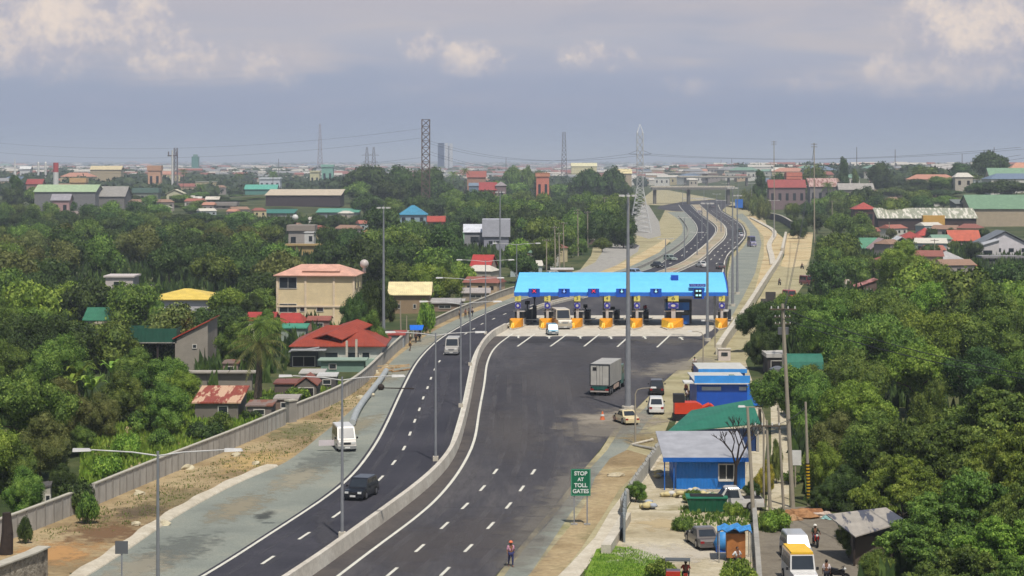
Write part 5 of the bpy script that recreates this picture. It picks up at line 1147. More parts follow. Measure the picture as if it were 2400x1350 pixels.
m = MB(); m.prism([(.0,zE-.6)]+[(a, b+.03) for a, b in prof]+[(13.6,zE-.6)], WP/2+.02, WP/2+.2, 0); m.build('end_panel', PC['deep'], plaza)
m = MB(); m.prism([(.2,zE-.6),(.2,zE-.15),(13.4,zE-.15),(13.4,zE-.6)], -WP/2+.02, WP/2, 0); m.build('ceiling', mat('ceiling_grey', S(70,78,92), .9), plaza)
isl = [1214, 1283, 1353, 1423, 1493, 1578, 1692]
IX = [XA(p, YP)-XC for p in isl]
for k, ix in enumerate(IX):
    for yy in (1.3, 12.2):
        m = MB(); m.cbox(ix, yy, .3, .42, .42, zE-.9); m.build('column', PC['white'], plaza)
vx = MB(); vx.cbox(XA(1585, YP)-XC, 3.6, zT-1.0, 1.2, 1.2, .8); vx.build('roof_vent', PC['deep'], plaza)
for k, (px, c) in enumerate([(1252,'r'),(1322,'w'),(1391,'r'),(1457,'g'),(1537,'g')]):
    x = XA(px, YP)-XC; b = MB(); b.box(x-.95, -.42, zE-.75, x+.95, -.14, zE+.65); s_ = b.build('lane_signal', PC['deep'], plaza)
    q = MB(); q.box(x-.42, -.46, zE-.1, x+.42, -.425, zE+.6); q.build('signal_face', mat('signal_dark', S(24,50,120), .4), s_)
    q = MB()
    if c == 'r':
        for a in (-1, 1): q.add([(x-.28*a-.06, -.49, zE+.0),(x-.28*a+.06, -.49, zE+.0),(x+.28*a+.06, -.49, zE+.52),(x+.28*a-.06, -.49, zE+.52)], [(0,1,2,3)])
    else:
        q.box(x-.07, -.5, zE+.16, x+.07, -.465, zE+.52); q.add([(x-.26, -.49, zE+.2),(x+.26, -.49, zE+.2),(x, -.49, zE-.02)], [(0,1,2)])
    q.build('signal_mark', LED[c], s_)
x = XA(1637, YP)-XC; b = MB(); b.box(x-.9, -.45, zE-1.05, x+.9, -.14, zE+.7); s_ = b.build('lane_signal', PC['deep'], plaza)
q = MB(); q.box(x-.75, -.49, zE-.95, x+.55, -.455, zE+.6); q.build('signal_face', PC['black'], s_)
q = MB()
for a in (-.42, .12):
    for bz in (-.6, .15): q.box(x+a-.08, -.53, zE+bz, x+a+.3, -.495, zE+bz+.28)
q.build('signal_mark', LED['g'], s_)
b = MB(); b.box(x-1.5, -.1, zE+.95, x+1.2, .75, zE+1.4); b.build('name_board', PC['sgn'], plaza)
lettering(plaza, 'TOLL PLAZA', .42, (x-.15, -.12, zE+1.17), mat('pale_letter', S(170,190,236), .6))
# one island with everything on it: crash block, booth, signs; copied along the plaza
def island():
    t = thing('toll_island', 'x', 'toll island', (0, 0, 0))
    m = MB(); m.prism([(-1.0,-8.5),(-.25,-12.5),(.25,-12.5),(1.0,-8.5),(1.0,14),(-1.0,14)], .074, .26, 2); m.build('kerb', M_conc, t)
    m = MB(); z0, z1 = .26, 1.55
    m.add([(-1.0,-8.3,z0),(0,-11.9,z0),(1.0,-8.3,z0),(1.0,-5.9,z0),(-1.0,-5.9,z0),(-1.0,-8.0,z1),(0,-10.6,z1-.35),(1.0,-8.0,z1),(1.0,-5.9,z1),(-1.0,-5.9,z1)], [(4,3,2,1,0),(5,6,7,8,9),(0,1,6,5),(1,2,7,6),(2,3,8,7),(3,4,9,8),(4,0,5,9)])
    c = m.build('crash_block', [PC['crash'], PC['crashl']], t)
    c.data.polygons[2].material_index = 1  # left nose face gets the paler yellow, sunlight put into its colour
    m = MB(); m.add([(-.3,-11.35,z0+.12),(.3,-11.35,z0+.12),(.2,-10.7,z1-.4),(-.2,-10.7,z1-.4)], [(0,1,2,3)]); m.build('nose_plate', PC['crashl'], c)
    m = MB(); m.box(-.78, -4.0, .26, .78, -1.4, 1.35); b = m.build('booth_base', PC['white'], t)
    m = MB(); m.box(-.74, -3.9, 1.35, .74, -1.5, 2.5); m.build('booth_glass', M_glass, b)
    m = MB(); m.box(-.95, -4.2, 2.5, .95, -1.2, 2.68); m.build('booth_roof', PC['white'], b)
    m = MB(); m.box(-.2,-5.2,.26,.2,-4.8,3.0); m.build('sign_post', PC['white'], t)
    m = MB(); m.box(-.5,-5.36,3.15,.5,-5.26,4.1); a = m.build('round_sign_panel', mat('sign_back', S(150,150,200), .6), t)
    m = MB(); m.tube((0,-5.42,3.62),(0,-5.37,3.62), .5, .5, 14); m.build('round_sign', PC['sgn'], a); m = MB(); m.tube((0,-5.46,3.62),(0,-5.425,3.62), .22, .22, 10); m.build('arrow_mark', M_white, a)
    m = MB(); m.box(-.52,-5.36,4.35,.52,-5.26,5.3); p = m.build('lane_number', PC['yel'], t)
    m = MB(); m.tube((0,-5.3,3.0),(0,-5.3,5.4), .06); m.build('sign_pole', M_bark_d, t)
    m = MB(); m.tube((.9,-2.2,1.0),(4.2,-2.6,1.1), .05); m.build('barrier_arm', M_white, t)
    m = MB(); m.cbox(.55, 4.5, .26, .9, 2.4, 2.0); q = m.build('equipment_cabinet', mat('cabinet_dark', S(44,50,60), .6), t)
    return t
names = ['first toll island at the left end of the plaza next to the median', 'toll island behind the small pale blue truck, second from the left', 'toll island just right of the white jeepney, yellow crash block in front', 'middle toll island of the plaza, between the second red cross signal and the thick mast',
         'toll island just right of the thick mast, fifth from the left', 'wide toll island with the blue booth and the largest yellow block', 'last toll island at the right end with a small orange block']
isl0 = island()
for k, px in enumerate(isl):
    loc = (XC+IX[k]+.83, YP+5.2, 0)
    if k == 0: o = isl0; o.location = loc; o['label'] = names[0]; o['group'] = 'islands of the toll plaza'
    else: o = dup(isl0, loc, 0, names[k], 'islands of the toll plaza')
    o.scale = (1, 1, 1) if k != 5 else (1.75, 1, 1); o.rotation_euler = (0, 0, -R(9))
nums = ['1','2','3','4','5','6','7']
for k, o in enumerate([q for q in col.objects if q.name.startswith('toll_island')]):
    pn = [c for c in o.children if c.name.startswith('lane_number')][0]
    lettering(pn, nums[k], .8, (0, -5.38, 4.82), mat('number_blue', S(120,116,70), .6), bold=.01)
# blue booth on the wide island
x = XC+IX[5]+1.1; t = thing('toll_booth', 'large blue toll booth with dark windows on the wide island', 'toll booth', (x, YP+2.2, .3))
m = MB(); m.box(-2.2, 0, 0, 1.8, 3.2, 1.5); m.build('base', mat('booth_blue', S(24,90,170), .4), t); m = MB(); m.box(-2.1, .1, 1.5, 1.7, 3.1, 2.4); m.build('window', M_glass, t)
m = MB(); m.box(-2.2, 0, 2.4, 1.8, 3.2, 3.7); m.build('upper_panel', mat('booth_blue2', S(28,110,196), .4), t); m = MB(); m.box(1.8, -.1, 0, 2.2, 3.3, 4.1); m.box(-2.2, -.1, 3.7, 1.8, 3.3, 4.1); m.build('frame', PC['black'], t)
# dark machinery seen in the first lanes
for i, (px, w_, h_) in enumerate([(1236, 1.4, 3.6), (1253, .7, 4.6), (1372, 1.2, 3.0), (1436, 1.3, 2.6), (1512, 1.1, 2.8)]):
    t = thing('lane_equipment', ['tall dark lane equipment rack just right of the first white column', 'thin dark gantry post in the first toll lane', 'dark equipment box right of the third island', 'dark equipment box beside the middle island', 'dark equipment box with a red light beside the fifth island'][i], 'equipment', (XA(px, YP+8), YP+8, .27))
    m = MB(); m.cbox(0, 0, 0, w_, .8, h_*.6); m.build('cabinet', mat('cabinet_dark', S(44,50,60), .6), t); m = MB(); m.tube((0,0,h_*.6),(0,0,h_), .12); m.cbox(0, -.05, h_-.6, w_*.6, .25, .6); m.build('mast', M_dark, t)
    if i == 4: m = MB(); m.ball((0,-.5,h_-.2), .32); m.build('red_light', mat('red_light', S(196,40,60), .4), t)
# ================================================================ vehicles
M_tyre = mat('tyre', S(26,25,25), .9); M_rim = mat('rim', S(150,150,152), .35, .6); M_lamp = mat('lamp_glass', S(220,220,214), .2); M_tail = mat('tail_red', S(150,24,24), .3); M_bump = mat('bumper_dark', S(36,36,38), .6); M_chr = mat('chrome', S(190,190,188), .25, .7)
def paint(c): 
    n = 'paint_%d_%d_%d' % c
    m = mat(n, S(*c), .32, noise=(.8, .06)); m.node_tree.nodes['Principled BSDF'].inputs['Coat Weight'].default_value = .5; return m
def wheels(t, xs, ys, r, wd=.22):
    for y in ys:
        for s in (-1, 1):
            m = MB(); m.tube((s*(xs-wd), y, r), (s*xs, y, r), r, r, 16); w_ = m.build('wheel', M_tyre, t); m = MB(); m.tube((s*(xs-.02), y, r), (s*(xs+.015), y, r), r*.58, r*.58, 12); m.build('rim', M_rim, w_)
def vehicle(name, label, cat, px, py, head, L, W, Hh, color, kind='suv', roofc=None, group=None, z=.07, extra=None, loc=None):
    """front faces local -y; head = rotation in degrees"""
    p = loc or G(px, py, z); t = thing(name, label, cat, (p[0], p[1], z), R(head), group); r = .36 if kind != 'truck' else .48
    hw = W/2; pc = paint(color); g = .28
    bel = {'sedan': .58, 'suv': .55, 'van': .50, 'jeepney': .5, 'pickup': .52, 'truck': .5}[kind]*Hh
    prof = {'sedan': [(-L/2,g,bel*.72),(-L/2+.25,g,bel*.86),(-L*.22,g,bel),(L*.28,g,bel),(L/2-.15,g,bel*.98),(L/2,g,bel*.8)],
            'suv': [(-L/2,g,bel*.8),(-L/2+.2,g,bel*.93),(-L*.24,g,bel),(L/2-.1,g,bel),(L/2,g,bel*.9)],
            'van': [(-L/2,g,bel*.8),(-L/2+.15,g,bel*.95),(-L*.38,g,bel),(L/2-.05,g,bel),(L/2,g,bel*.96)],
            'jeepney': [(-L/2,g,bel*.85),(-L/2+.1,g,bel*.95),(-L*.27,g,bel),(L/2,g,bel)],
            'pickup': [(-L/2,g,bel*.8),(-L/2+.2,g,bel*.95),(-L*.24,g,bel),(L/2-.05,g,bel),(L/2,g,bel*.95)]}[kind]
    m = MB(); vs = []
    for (y, zb, zt) in prof:
        e = hw*(.93 if abs(y) > L/2-.3 else 1.0)
        vs += [(-e,y,zb),(-e*1.0,y,(zb+zt)*.5),(-e*.94,y,zt),(e*.94,y,zt),(e,y,(zb+zt)*.5),(e,y,zb)]
    n = len(prof); m.add(vs, [(i*6+j, i*6+(j+1) % 6, (i+1)*6+(j+1) % 6, (i+1)*6+j) for i in range(n-1) for j in range(6)]+[(0,1,2,3,4,5)[::-1], tuple((n-1)*6+j for j in range(6))])
    cab = {'sedan': (-L*.2,-L*.06,L*.18,L*.33), 'suv': (-L*.23,-L*.10,L*.42,L*.485), 'van': (-L*.40,-L*.27,L*.46,L*.49), 'jeepney': (-L*.26,-L*.2,L*.47,L*.49), 'pickup': (-L*.2,-L*.09,L*.12,L*.17)}[kind]
    a0, a1, b1, b0 = cab; e0 = hw*.93; e1 = hw*(.78 if kind in ('sedan', 'suv', 'pickup') else .86); zt = Hh
    m.hexa([(-e0,a0,bel-.01),(e0,a0,bel-.01),(e0,b0,bel-.01),(-e0,b0,bel-.01)],[(-e1,a1,zt-.05),(e1,a1,zt-.05),(e1,b1,zt-.05),(-e1,b1,zt-.05)])
    if kind == 'pickup': m2 = MB(); m2.box(-hw*.82, L*.2, bel+.0, hw*.82, L*.47, bel+.02); m2.build('cargo_bed', M_dark, t)
    m.build('body', pc, t)
    q = MB(); q.hexa([(-e1,a1,zt-.05),(e1,a1,zt-.05),(e1,b1,zt-.05),(-e1,b1,zt-.05)],[(-e1*.93,a1+.12,zt+.02),(e1*.93,a1+.12,zt+.02),(e1*.93,b1-.12,zt+.02),(-e1*.93,b1-.12,zt+.02)]); q.build('roof', paint(roofc) if roofc else pc, t)
    def lerp(a, b, k): return a+(b-a)*k
    def pane(nm, A, B, C, D, i0=.1, i1=.9, j0=.1, j1=.88, o=(0,0,0)):
        A, B, C, D = map(Vector, (A, B, C, D)); P = lambda u_, v_: (A*(1-u_)+B*u_)*(1-v_)+(D*(1-u_)+C*u_)*v_+Vector(o)
        k = MB(); k.quad(P(i0,j0), P(i1,j0), P(i1,j1), P(i0,j1)); k.build(nm, M_glass, t)
    pane('windshield', (-e0,a0,bel),(e0,a0,bel),(e1,a1,zt-.05),(-e1,a1,zt-.05), .06, .94, .08, .92, (0,-.015,.01))
    pane('rear_window', (e0,b0,bel),(-e0,b0,bel),(-e1,b1,zt-.05),(e1,b1,zt-.05), .1, .9, .15, .9, (0,.015,.01))
    for s in (-1, 1):
        A, B, C, D = (s*e0,a0,bel),(s*e0,b0,bel),(s*e1,b1,zt-.05),(s*e1,a1,zt-.05)
        for i0, i1 in ((.08,.46),(.5,.92)) if kind != 'pickup' else ((.12,.88),): pane('side_window', A, B, C, D, i0, i1, .12, .86, (s*.015,0,0))
        k = MB(); k.box(s*hw*.62-.16, -L/2-.03, bel*.66, s*hw*.62+.16, -L/2+.1, bel*.84); k.build('headlight', M_lamp, t)
        k = MB(); k.box(s*hw*.72-.14, L/2-.06, bel*.62, s*hw*.72+.14, L/2+.03, bel*.85); k.build('taillight', M_tail, t)
        k = MB(); k.box(s*(hw+.02)-.0, a0+.15, bel+.02, s*(hw+.18), a0+.28, bel+.2) if s > 0 else k.box(-(hw+.18), a0+.15, bel+.02, -(hw+.02), a0+.28, bel+.2); k.build('mirror', M_bump, t)
    k = MB(); k.box(-hw*.36, -L/2-.02, bel*.6, hw*.36, -L/2+.02, bel*.8); k.build('grille', M_chr if kind == 'jeepney' else M_bump, t)
    for y0, nm in ((-L/2-.1, 'front_bumper'), (L/2-.06, 'rear_bumper')):
        k = MB(); k.box(-hw*.92, y0, g-.02, hw*.92, y0+.16, g+.26); bb = k.build(nm, pc if kind in ('suv', 'sedan') else M_chr, t)
    k = MB(); k.box(-.24, -L/2-.125, g+.05, .24, -L/2-.1, g+.2); k.build('number_plate', M_white, t)
    wheels(t, hw+.005, (-L*.31, L*.29), r)
    if extra: extra(t, L, W, Hh, bel)
    return t
def hd(p, q):   # heading in degrees so that the front (-y) points from p to q (photo pixels)
    a = G(*p); b = G(*q); return math.degrees(math.atan2(b[0]-a[0], -(b[1]-a[1])))
vehicle('suv', 'black sport utility car driving towards the viewer in the left carriageway', 'car', 847, 1164, -14, 4.4, 1.8, 1.62, (26,28,34), 'suv', extra=None)
def vx_(t, L, W, Hh, bel):
    m = MB(); m.cbox(-W/2-.95, -1.6, .5, 1.5, .06, .55); m.build('open_door', paint((206,196,196)), t)
vehicle('van', 'white and tan passenger van parked on the gravel shoulder with its door open', 'van', 806, 1050, 12, 5.2, 1.9, 2.25, (206,200,190), 'van', (224,222,216), extra=vx_)
vehicle('van', 'grey-white bus-like van coming down the left carriageway beside the barrier', 'van', 1061, 828, hd((1090,790),(1045,850)), 6.4, 2.1, 2.3, (176,172,164), 'jeepney', (186,182,170))
vehicle('jeepney', 'cream-fronted jeepney stopped in the second toll lane', 'jeepney', 1316, 768, 8, 7.5, 2.6, 3.2, (176,166,146), 'jeepney', (226,214,190), z=.08)
vehicle('minivan', 'small pale blue minivan leaving the toll plaza just before the jeepney', 'car', 1294, 784, 6, 3.8, 1.7, 1.75, (130,176,196), 'van', z=.08)
vehicle('suv', 'black sport utility car parked on the right shoulder, rear to the viewer', 'car', 1539, 922, 176, 4.5, 1.8, 1.75, (24,24,28), 'suv', z=.06)
vehicle('suv', 'white sport utility car parked behind the black one on the right shoulder', 'car', 1537, 966, 178, 4.4, 1.75, 1.8, (214,212,206), 'suv', z=.06)
vehicle('sedan', 'cream sedan with worn roof parked beside the thick mast', 'car', 1467, 991, 196, 4.2, 1.7, 1.45, (206,190,150), 'sedan', z=.06)
vehicle('sedan', 'grey-brown old sedan parked in the yard, rear towards the viewer', 'car', 1647, 1278, 190, 4.4, 1.72, 1.4, (100,94,90), 'sedan', z=.04)
vehicle('pickup', 'white pickup truck standing sideways behind the green skip', 'pickup', 1712, 1193, -88, 5.2, 1.85, 1.8, (196,192,184), 'pickup', z=.04)
vehicle('minivan', 'silver minivan on the side lane behind the yellow-topped jeepney', 'car', 1866, 1310, 2, 4.5, 1.8, 1.8, (176,178,180), 'suv', z=.05)
def jx(t, L, W, Hh, bel):
    m = MB(); m.box(-W/2*.8, -L*.2, Hh, W/2*.8, L*.45, Hh+.12); m.build('roof_load', PC['crashl'], t)
vehicle('jeepney', 'white jeepney with a yellow roof coming along the side lane at the bottom', 'jeepney', 1874, 1366, 2, 4.8, 1.8, 2.1, (206,204,200), 'jeepney', (236,180,60), z=.05, extra=jx)
for a in [(1541,627,'black','dark blue-black car left of the far median just behind the toll roof',(24,28,40),28),(1570,610,'g','grey-green car behind the dark car beyond the toll roof',(150,166,156),30),(1644,626,'w','white car just above the toll roof, in the right far carriageway',(200,200,196),200),
          (1688,630,'c','dark car at the right end above the toll roof',(70,64,66),185),(1735,555,'s','silver car near the right edge of the far bend',(176,176,180),190),(1733,545,'k','dark green car ahead of the silver car on the far bend',(40,60,50),190),
          (1490,645,'b','blue-white car peeking over the left part of the toll roof',(160,180,210),40),(1640,500,'f','pale car on the far straight left of the median',(170,166,170),150),(1668,487,'e','dark car far away between the median and the blue sign',(90,86,90),200),
          (1480,762,'i','black car inside the toll lane right of the thick mast, in shade',(20,20,24),184)]:
    vehicle('car', a[3], 'car', a[0], a[1], a[5], 4.4, 1.75, 1.6 if a[2] != 'i' else 1.5, a[4], 'suv' if a[2] in 'bg' else 'sedan', group='cars on the highway', z=.09)
vehicle('truck', 'dark truck parked where the soil ends at the head of the frontage road', 'truck', 1873, 543, 3, 7, 2.6, 3.2, (50,54,60), 'jeepney', z=.06)
vehicle('van', 'purple and white van parked on the bank beside the far bend', 'van', 1762, 578, 8, 5.2, 2.0, 3.4, (120,116,150), 'jeepney', (70,60,130), z=.06)
vehicle('jeepney', 'dark red jeepney at the edge of the trees on the dirt frontage road', 'jeepney', 1893, 668, 20, 5.0, 1.9, 2.1, (120,40,40), 'jeepney', z=.06)
vehicle('jeepney', 'red jeepney half hidden by the trees at the bottom of the dirt road', 'jeepney', 1852, 702, 15, 4.6, 1.8, 1.9, (176,50,40), 'jeepney', z=.06)
for i, (px, py, c) in enumerate([(1412,545,(206,206,206)),(1445,543,(60,80,70)),(1385,552,(176,150,120)),(1300,650,(200,196,190)),(1365,572,(196,196,196)),(1462,530,(140,60,50)),(1430,535,(70,70,76))]):
    vehicle('car', ['white car at the junction left of the pylon', 'dark green car beside the white one at the junction', 'tan car at the roadside stalls', 'white car behind the left part of the toll roof', 'white van-like car by the brown stall row', 'dark red car near the pylon foot', 'dark grey car at the junction near the pylon'][i], 'car', px, py, 70+i*17, 4.3, 1.7, 1.6, c, 'suv', group='cars on the left frontage road', z=.06)
# trailer truck
def trailer():
    p = G(1405, 928, .07); q = G(1440, 905, .07); t = thing('box_truck', 'grey box trailer truck with green chassis driving away towards the toll plaza', 'truck', (p[0], p[1], .07), R(-13)); W = 2.4; L = 8.2; z0, z1 = 1.15, 3.75
    m = MB(); m.box(-W/2, .2, z0, W/2, L, z1); m.build('cargo_box', rib_mat('box_grey', S(176,172,164), 1, .5, .25, .5), t)
    m = MB(); m.box(-W/2+.12, .13, z0+.12, -.03, .2, z1-.12); m.build('rear_door', mat('rear_door', S(186,182,172), .5), t); m = MB(); m.box(.03, .13, z0+.12, W/2-.12, .2, z1-.12); m.build('rear_door', mat('rear_door', S(186,182,172), .5), t)
    m = MB(); e = .1
    for b in ((-W/2-.02, .08, z0-.02, W/2+.02, .198, z0+.1), (-W/2-.02, .08, z1-.1, W/2+.02, .198, z1+.03), (-W/2-.02, .08, z0+.1, -W/2+e, .198, z1-.1), (W/2-e, .08, z0+.1, W/2+.02, .198, z1-.1)): m.box(*b)
    m.build('door_frame', mat('frame_dark', S(52,56,60), .6), t)
    m = MB(); m.box(-.85, .1, z1-.75, -.4, .125, z1-.35); m.build('label_plate', M_bump, t)
    m = MB()
    for x in (-.35, .35): m.tube((x,.1,z0+.15),(x,.1,z1-.15), .025)
    m.build('lock_rod', M_chr, t)
    m = MB(); m.box(-W/2+.3, .0, .75, W/2-.3, L+1.5, 1.13); m.build('chassis', mat('chassis_green', S(20,84,74), .5), t)
    m = MB(); m.box(-W/2+.1, -.08, .45, W/2-.1, .0, .62); m.build('rear_bumper', mat('bumper_white', S(176,166,156), .6), t)
    for s in (-1, 1): m = MB(); m.box(s*.9-.2, -.03, .66, s*.9+.2, .05, .86); m.build('taillight', M_tail, t)
    for s in (-1, 1): m = MB(); m.box(s*(W/2-.06)-.04, 3.4, .5, s*(W/2-.06)+.04, 6.6, 1.0); m.build('side_guard', mat('guard_pale', S(206,180,160), .6), t)
    wheels(t, W/2-.02, (.9, 2.1, L-.6, L+2.2), .5, .5)
    m = MB(); m.prism([(L+.2,.6),(L+2.4,.6),(L+2.4,1.7),(L+2.1,2.9),(L+.2,2.9)], -W/2+.05, W/2-.05, 0); m.build('cab', paint((30,110,96)), t)
    for s in (-1, 1): m = MB(); m.box(s*(W/2-.05)-.02, L+1.0, 1.8, s*(W/2-.05)+.02, L+2.0, 2.6); m.build('side_window', M_glass, t)
trailer()
# orange digger behind the green roof
def digger():
    p = G(1612, 985); t = thing('excavator', 'orange-red machine with black cab parked behind the green shed roof', 'excavator', (p[0], p[1], 0), R(-90)); og = mat('digger_orange', S(206,62,26), .5)
    m = MB(); m.cbox(0, 0, .1, 2.2, 3.2, .6); m.build('tracks', M_tyre, t); m = MB(); m.prism([(-1.5,.8),(1.5,.8),(1.5,1.7),(.9,2.0),(-1.5,2.0)], -1.05, 1.05, 0); m.build('engine_house', og, t)
    m = MB(); m.cbox(.3, -1.0, 2.0, 1.3, 1.2, .9); m.build('cab', M_bump, t); m = MB(); m.tube((-.4,1.3,1.2),(-.4,2.4,1.7), .22); m.tube((-.4,2.4,1.7),(-.4,3.2,1.0), .18); m.build('arm', og, t); m = MB(); m.cbox(-.4, 3.3, .3, .9, .7, .8); m.build('bucket', M_bump, t)
digger()
def skip():
    p = G(1657, 1202); t = thing('rubbish_skip', 'dark green ribbed rubbish skip in front of the white pickup', 'skip', (p[0], p[1], 0), R(-2)); w = 95*p[1]/F; m = MB(); gm_ = rib_mat('skip_green', S(16,92,64), 0, .35, .6, .5)
    m.hexa([(-w/2+.25,0,.1),(w/2-.25,0,.1),(w/2-.25,1.6,.1),(-w/2+.25,1.6,.1)],[(-w/2,-.15,1.15),(w/2,-.15,1.15),(w/2,1.75,1.15),(-w/2,1.75,1.15)]); m.build('body', gm_, t)
    m = MB(); m.box(-w/2-.04,-.22,1.15,w/2+.04,1.8,1.26); m.build('rim', mat('skip_rim', S(36,120,90), .5), t); m = MB(); m.box(-w/2+.3,.1,1.262,w/2-.3,1.5,1.3); m.build('rubbish', M_dark, t)
skip()
# heap of sacks
def sacks(px, py, n, spread, label, seed):
    rr = random.Random(seed); p = G(px, py); t = thing('sack_pile', label, 'sacks', (p[0], p[1], 0)); t['group'] = 'heaps of filled sacks'
    mats = [mat('sack_white', S(206,204,200), .8), mat('sack_cream', S(206,190,140), .8), mat('sack_grey', S(160,166,176), .8)]
    for i in range(n):
        m = MB(); a = rr.uniform(-1,1); x = a*spread; y = rr.uniform(-.5,.8); z = .2+.45*rr.random()*(1-abs(a)); m.ball((x,y,z), .36, 8, 6, (1,.7,.55), .3); m.build('sack', rr.choice(mats), t, True)
sacks(1590, 1168, 13, 1.2, 'heap of white and yellow sacks against the front of the blue office, left part', 1); sacks(1632, 1167, 14, 1.3, 'heap of pale sacks in front of the blue office, right part behind the pickup', 2)
sacks(1522, 1195, 9, .5, 'small pile of white sacks beside the bush and the leaning fence', 3); sacks(1548, 1120, 5, .4, 'few pale sacks at the porch of the blue office', 4)
# blue market stall / tricycle with tarp
def stall():
    p = G(1722, 1318); t = thing('vendor_cart', 'rusty orange vendor cart under a blue tarpaulin roof in the yard', 'cart', (p[0], p[1], 0), R(-3))
    m = MB(); m.box(-.55, 0, .3, .75, 1.6, 2.0); m.build('cart_box', mat('rust_panel', S(176,112,56), .7, noise=(1.6, .3)), t)
    bt = mat('blue_tarp', S(70,150,216), .55, noise=(2.2, .25)); m = MB(); n = 8; vs = []
    for i in range(n+1):
        for j in range(5): vs.append((-1.2+2.4*i/n, -.4+2.4*j/4, 2.35-.25*abs(i/n-.5)+.12*math.sin(i*2.1+j)))
    m.add(vs, [(i*5+j, (i+1)*5+j, (i+1)*5+j+1, i*5+j+1) for i in range(n) for j in range(4)]); m.add([(v[0],v[1],v[2]-.06) for v in vs], [(i*5+j, i*5+j+1, (i+1)*5+j+1, (i+1)*5+j) for i in range(n) for j in range(4)]); m.build('tarpaulin', bt, t)
    for x in (-1.1, 1.1):
        for y in (-.3, 1.9): m = MB(); m.tube((x,y,0),(x,y,2.25), .04); m.build('post', M_conc_d, t)
    for s in (-.5, .7): m = MB(); m.tube((s-.04, .8, .3),(s+.04,.8,.3), .3, .3, 14); m.build('wheel', M_tyre, t)
    p = G(1697, 1296); t = thing('covered_drum', 'bundle wrapped in bright blue plastic left of the vendor cart', 'bundle', (p[0], p[1], 0)); m = MB(); m.ball((0,.4,.7), .75, 12, 8, (.9,.8,1.0), .25); m.build('wrap', bt, t, True); m = MB(); m.cbox(-.1,.3,0,.9,.7,.5); m.build('base', mat('blue_crate', S(36,96,190), .5), t)
stall()
t = thing('tarp_shelter', 'small bright blue awning by the wall left of the masts', 'shelter', G(976, 802)[:2]+(0,)); m = MB(); m.hexa([(-.95,-.6,1.9),(.95,-.6,1.9),(1.1,1.2,2.5),(-1.1,1.2,2.5)],[(-.95,-.6,1.96),(.95,-.6,1.96),(1.1,1.2,2.56),(-1.1,1.2,2.56)]); m.build('tarpaulin', mat('blue_tarp2', S(30,110,216), .5), t)
for x in (-.8, .8): m = MB(); m.tube((x,-.5,0),(x,-.5,1.95), .05); m.build('post', M_conc_d, t)
# pipe on the left shoulder
L = smoothline(resample([Vector(G(*p)[:2]) for p in [(905,876),(893,895),(872,922),(850,950),(835,975),(826,1000)]], 2)); t = thing('water_pipe', 'long pale grey water pipe lying along the left shoulder', 'pipe', (L[0].x, L[0].y, 0)); m = MB()
m.path([(p.x-L[0].x, p.y-L[0].y, .42) for p in L], [.36]*len(L), 12); m.build('tube', mat('pipe_grey', S(172,176,174), .5), t)
m = MB()
for k in (3, len(L)//2, len(L)-3): q = L[k]; m.cbox(q.x-L[0].x, q.y-L[0].y, 0, .9, .3, .3)
m.build('support', M_conc_d, t)
p = G(893, 915); t = thing('pipe_valve', 'dark valve block with a thin pipe reaching to the road edge', 'valve', (p[0], p[1], 0)); m = MB(); m.ball((0,0,.4), .42, 8, 6); m.build('housing', M_bark_d, t); m = MB(); m.tube((.3,0,.3),(4,.2,.2), .07); m.build('side_pipe', M_bark_d, t)
# rubble and boulders on the bank
rr = random.Random(11)
for i, (px, py) in enumerate([(325,1160),(385,1232),(438,1100),(553,1070),(765,952),(880,875),(905,860),(860,890),(870,930),(845,935),(318,1232),(600,1090),(905,868),(880,905)]):
    p = G(px, py); m = MB(); m.ball((0,0,.12), .35+.3*rr.random(), 7, 5, (1,.8,.6), .5); o = m.build('boulder', two_tone('pale_rock', [S(176,166,140), S(206,196,166)], 2.0, 4), loc=(p[0], p[1], 0)); tag(o, 'pale stone lying on the brown bank along the boundary wall', 'stone', 'stones on the bank')
t = thing('timber_pile', 'heap of planks and orange formwork at the upper end of the pipe', 'timber', G(915, 872)[:2]+(0,))
for i in range(10): m = MB(); m.tube((rr.uniform(-2,1.2), rr.uniform(-1,1.5), .1+.08*i), (rr.uniform(0,2.5), rr.uniform(-1,2), .2+.08*i), .09, .09, 4); m.build('plank', mat(['plank_a','plank_b'][i % 2], [S(176,130,80), S(196,170,130)][i % 2], .85), t)
# fence of the yard
def picket(px, n, h, label, c):
    L = [Vector(G(*p)[:2]) for p in px]; t = thing('yard_fence', label, 'fence', (L[0].x, L[0].y, 0)); R_ = smoothline(resample(L, .6), it=1); m = MB(); o = L[0]
    for q in R_: m.cbox(q.x-o.x, q.y-o.y, 0, .14, 1.5, h*rnd.uniform(.88, 1.05))
    m.build('pickets', mat('picket_'+str(n), c, .8), t); m = MB(); m.path([(q.x-o.x, q.y-o.y, h*.7) for q in R_[::3]], [.05]*len(R_[::3]), 5); m.build('rail', M_conc_d, t)
picket([(1457,1206),(1470,1180),(1488,1150),(1510,1118),(1532,1085),(1548,1060)], 1, 1.25, 'weathered grey picket fence between the ditch and the blue office yard', S(160,158,150))
picket([(1462,1268),(1463,1235),(1466,1212)], 2, 1.9, 'short run of grey sheet panels at the lower end of the picket fence', S(130,136,136))
wallrun('embankment_wall', [Vector(G(*p)[:2]) for p in [(1420,1300),(1452,1250),(1468,1222)]], .7, .7, M_conc, 'broken pale concrete slab wall beside the bright grass at the bottom', 'wall')
def beam(name, label, cat, a, b, r, mt): p = G(*a); q = G(*b); t = thing(name, label, cat, (p[0], p[1], 0)); m = MB(); m.tube((0,0,r), (q[0]-p[0], q[1]-p[1], r*1.4), r, r, 8); m.build('shaft', mt, t); m = MB(); m.ball((q[0]-p[0], q[1]-p[1], r*1.4), r*1.5, 8, 6); m.build('end_cap', mt, t)
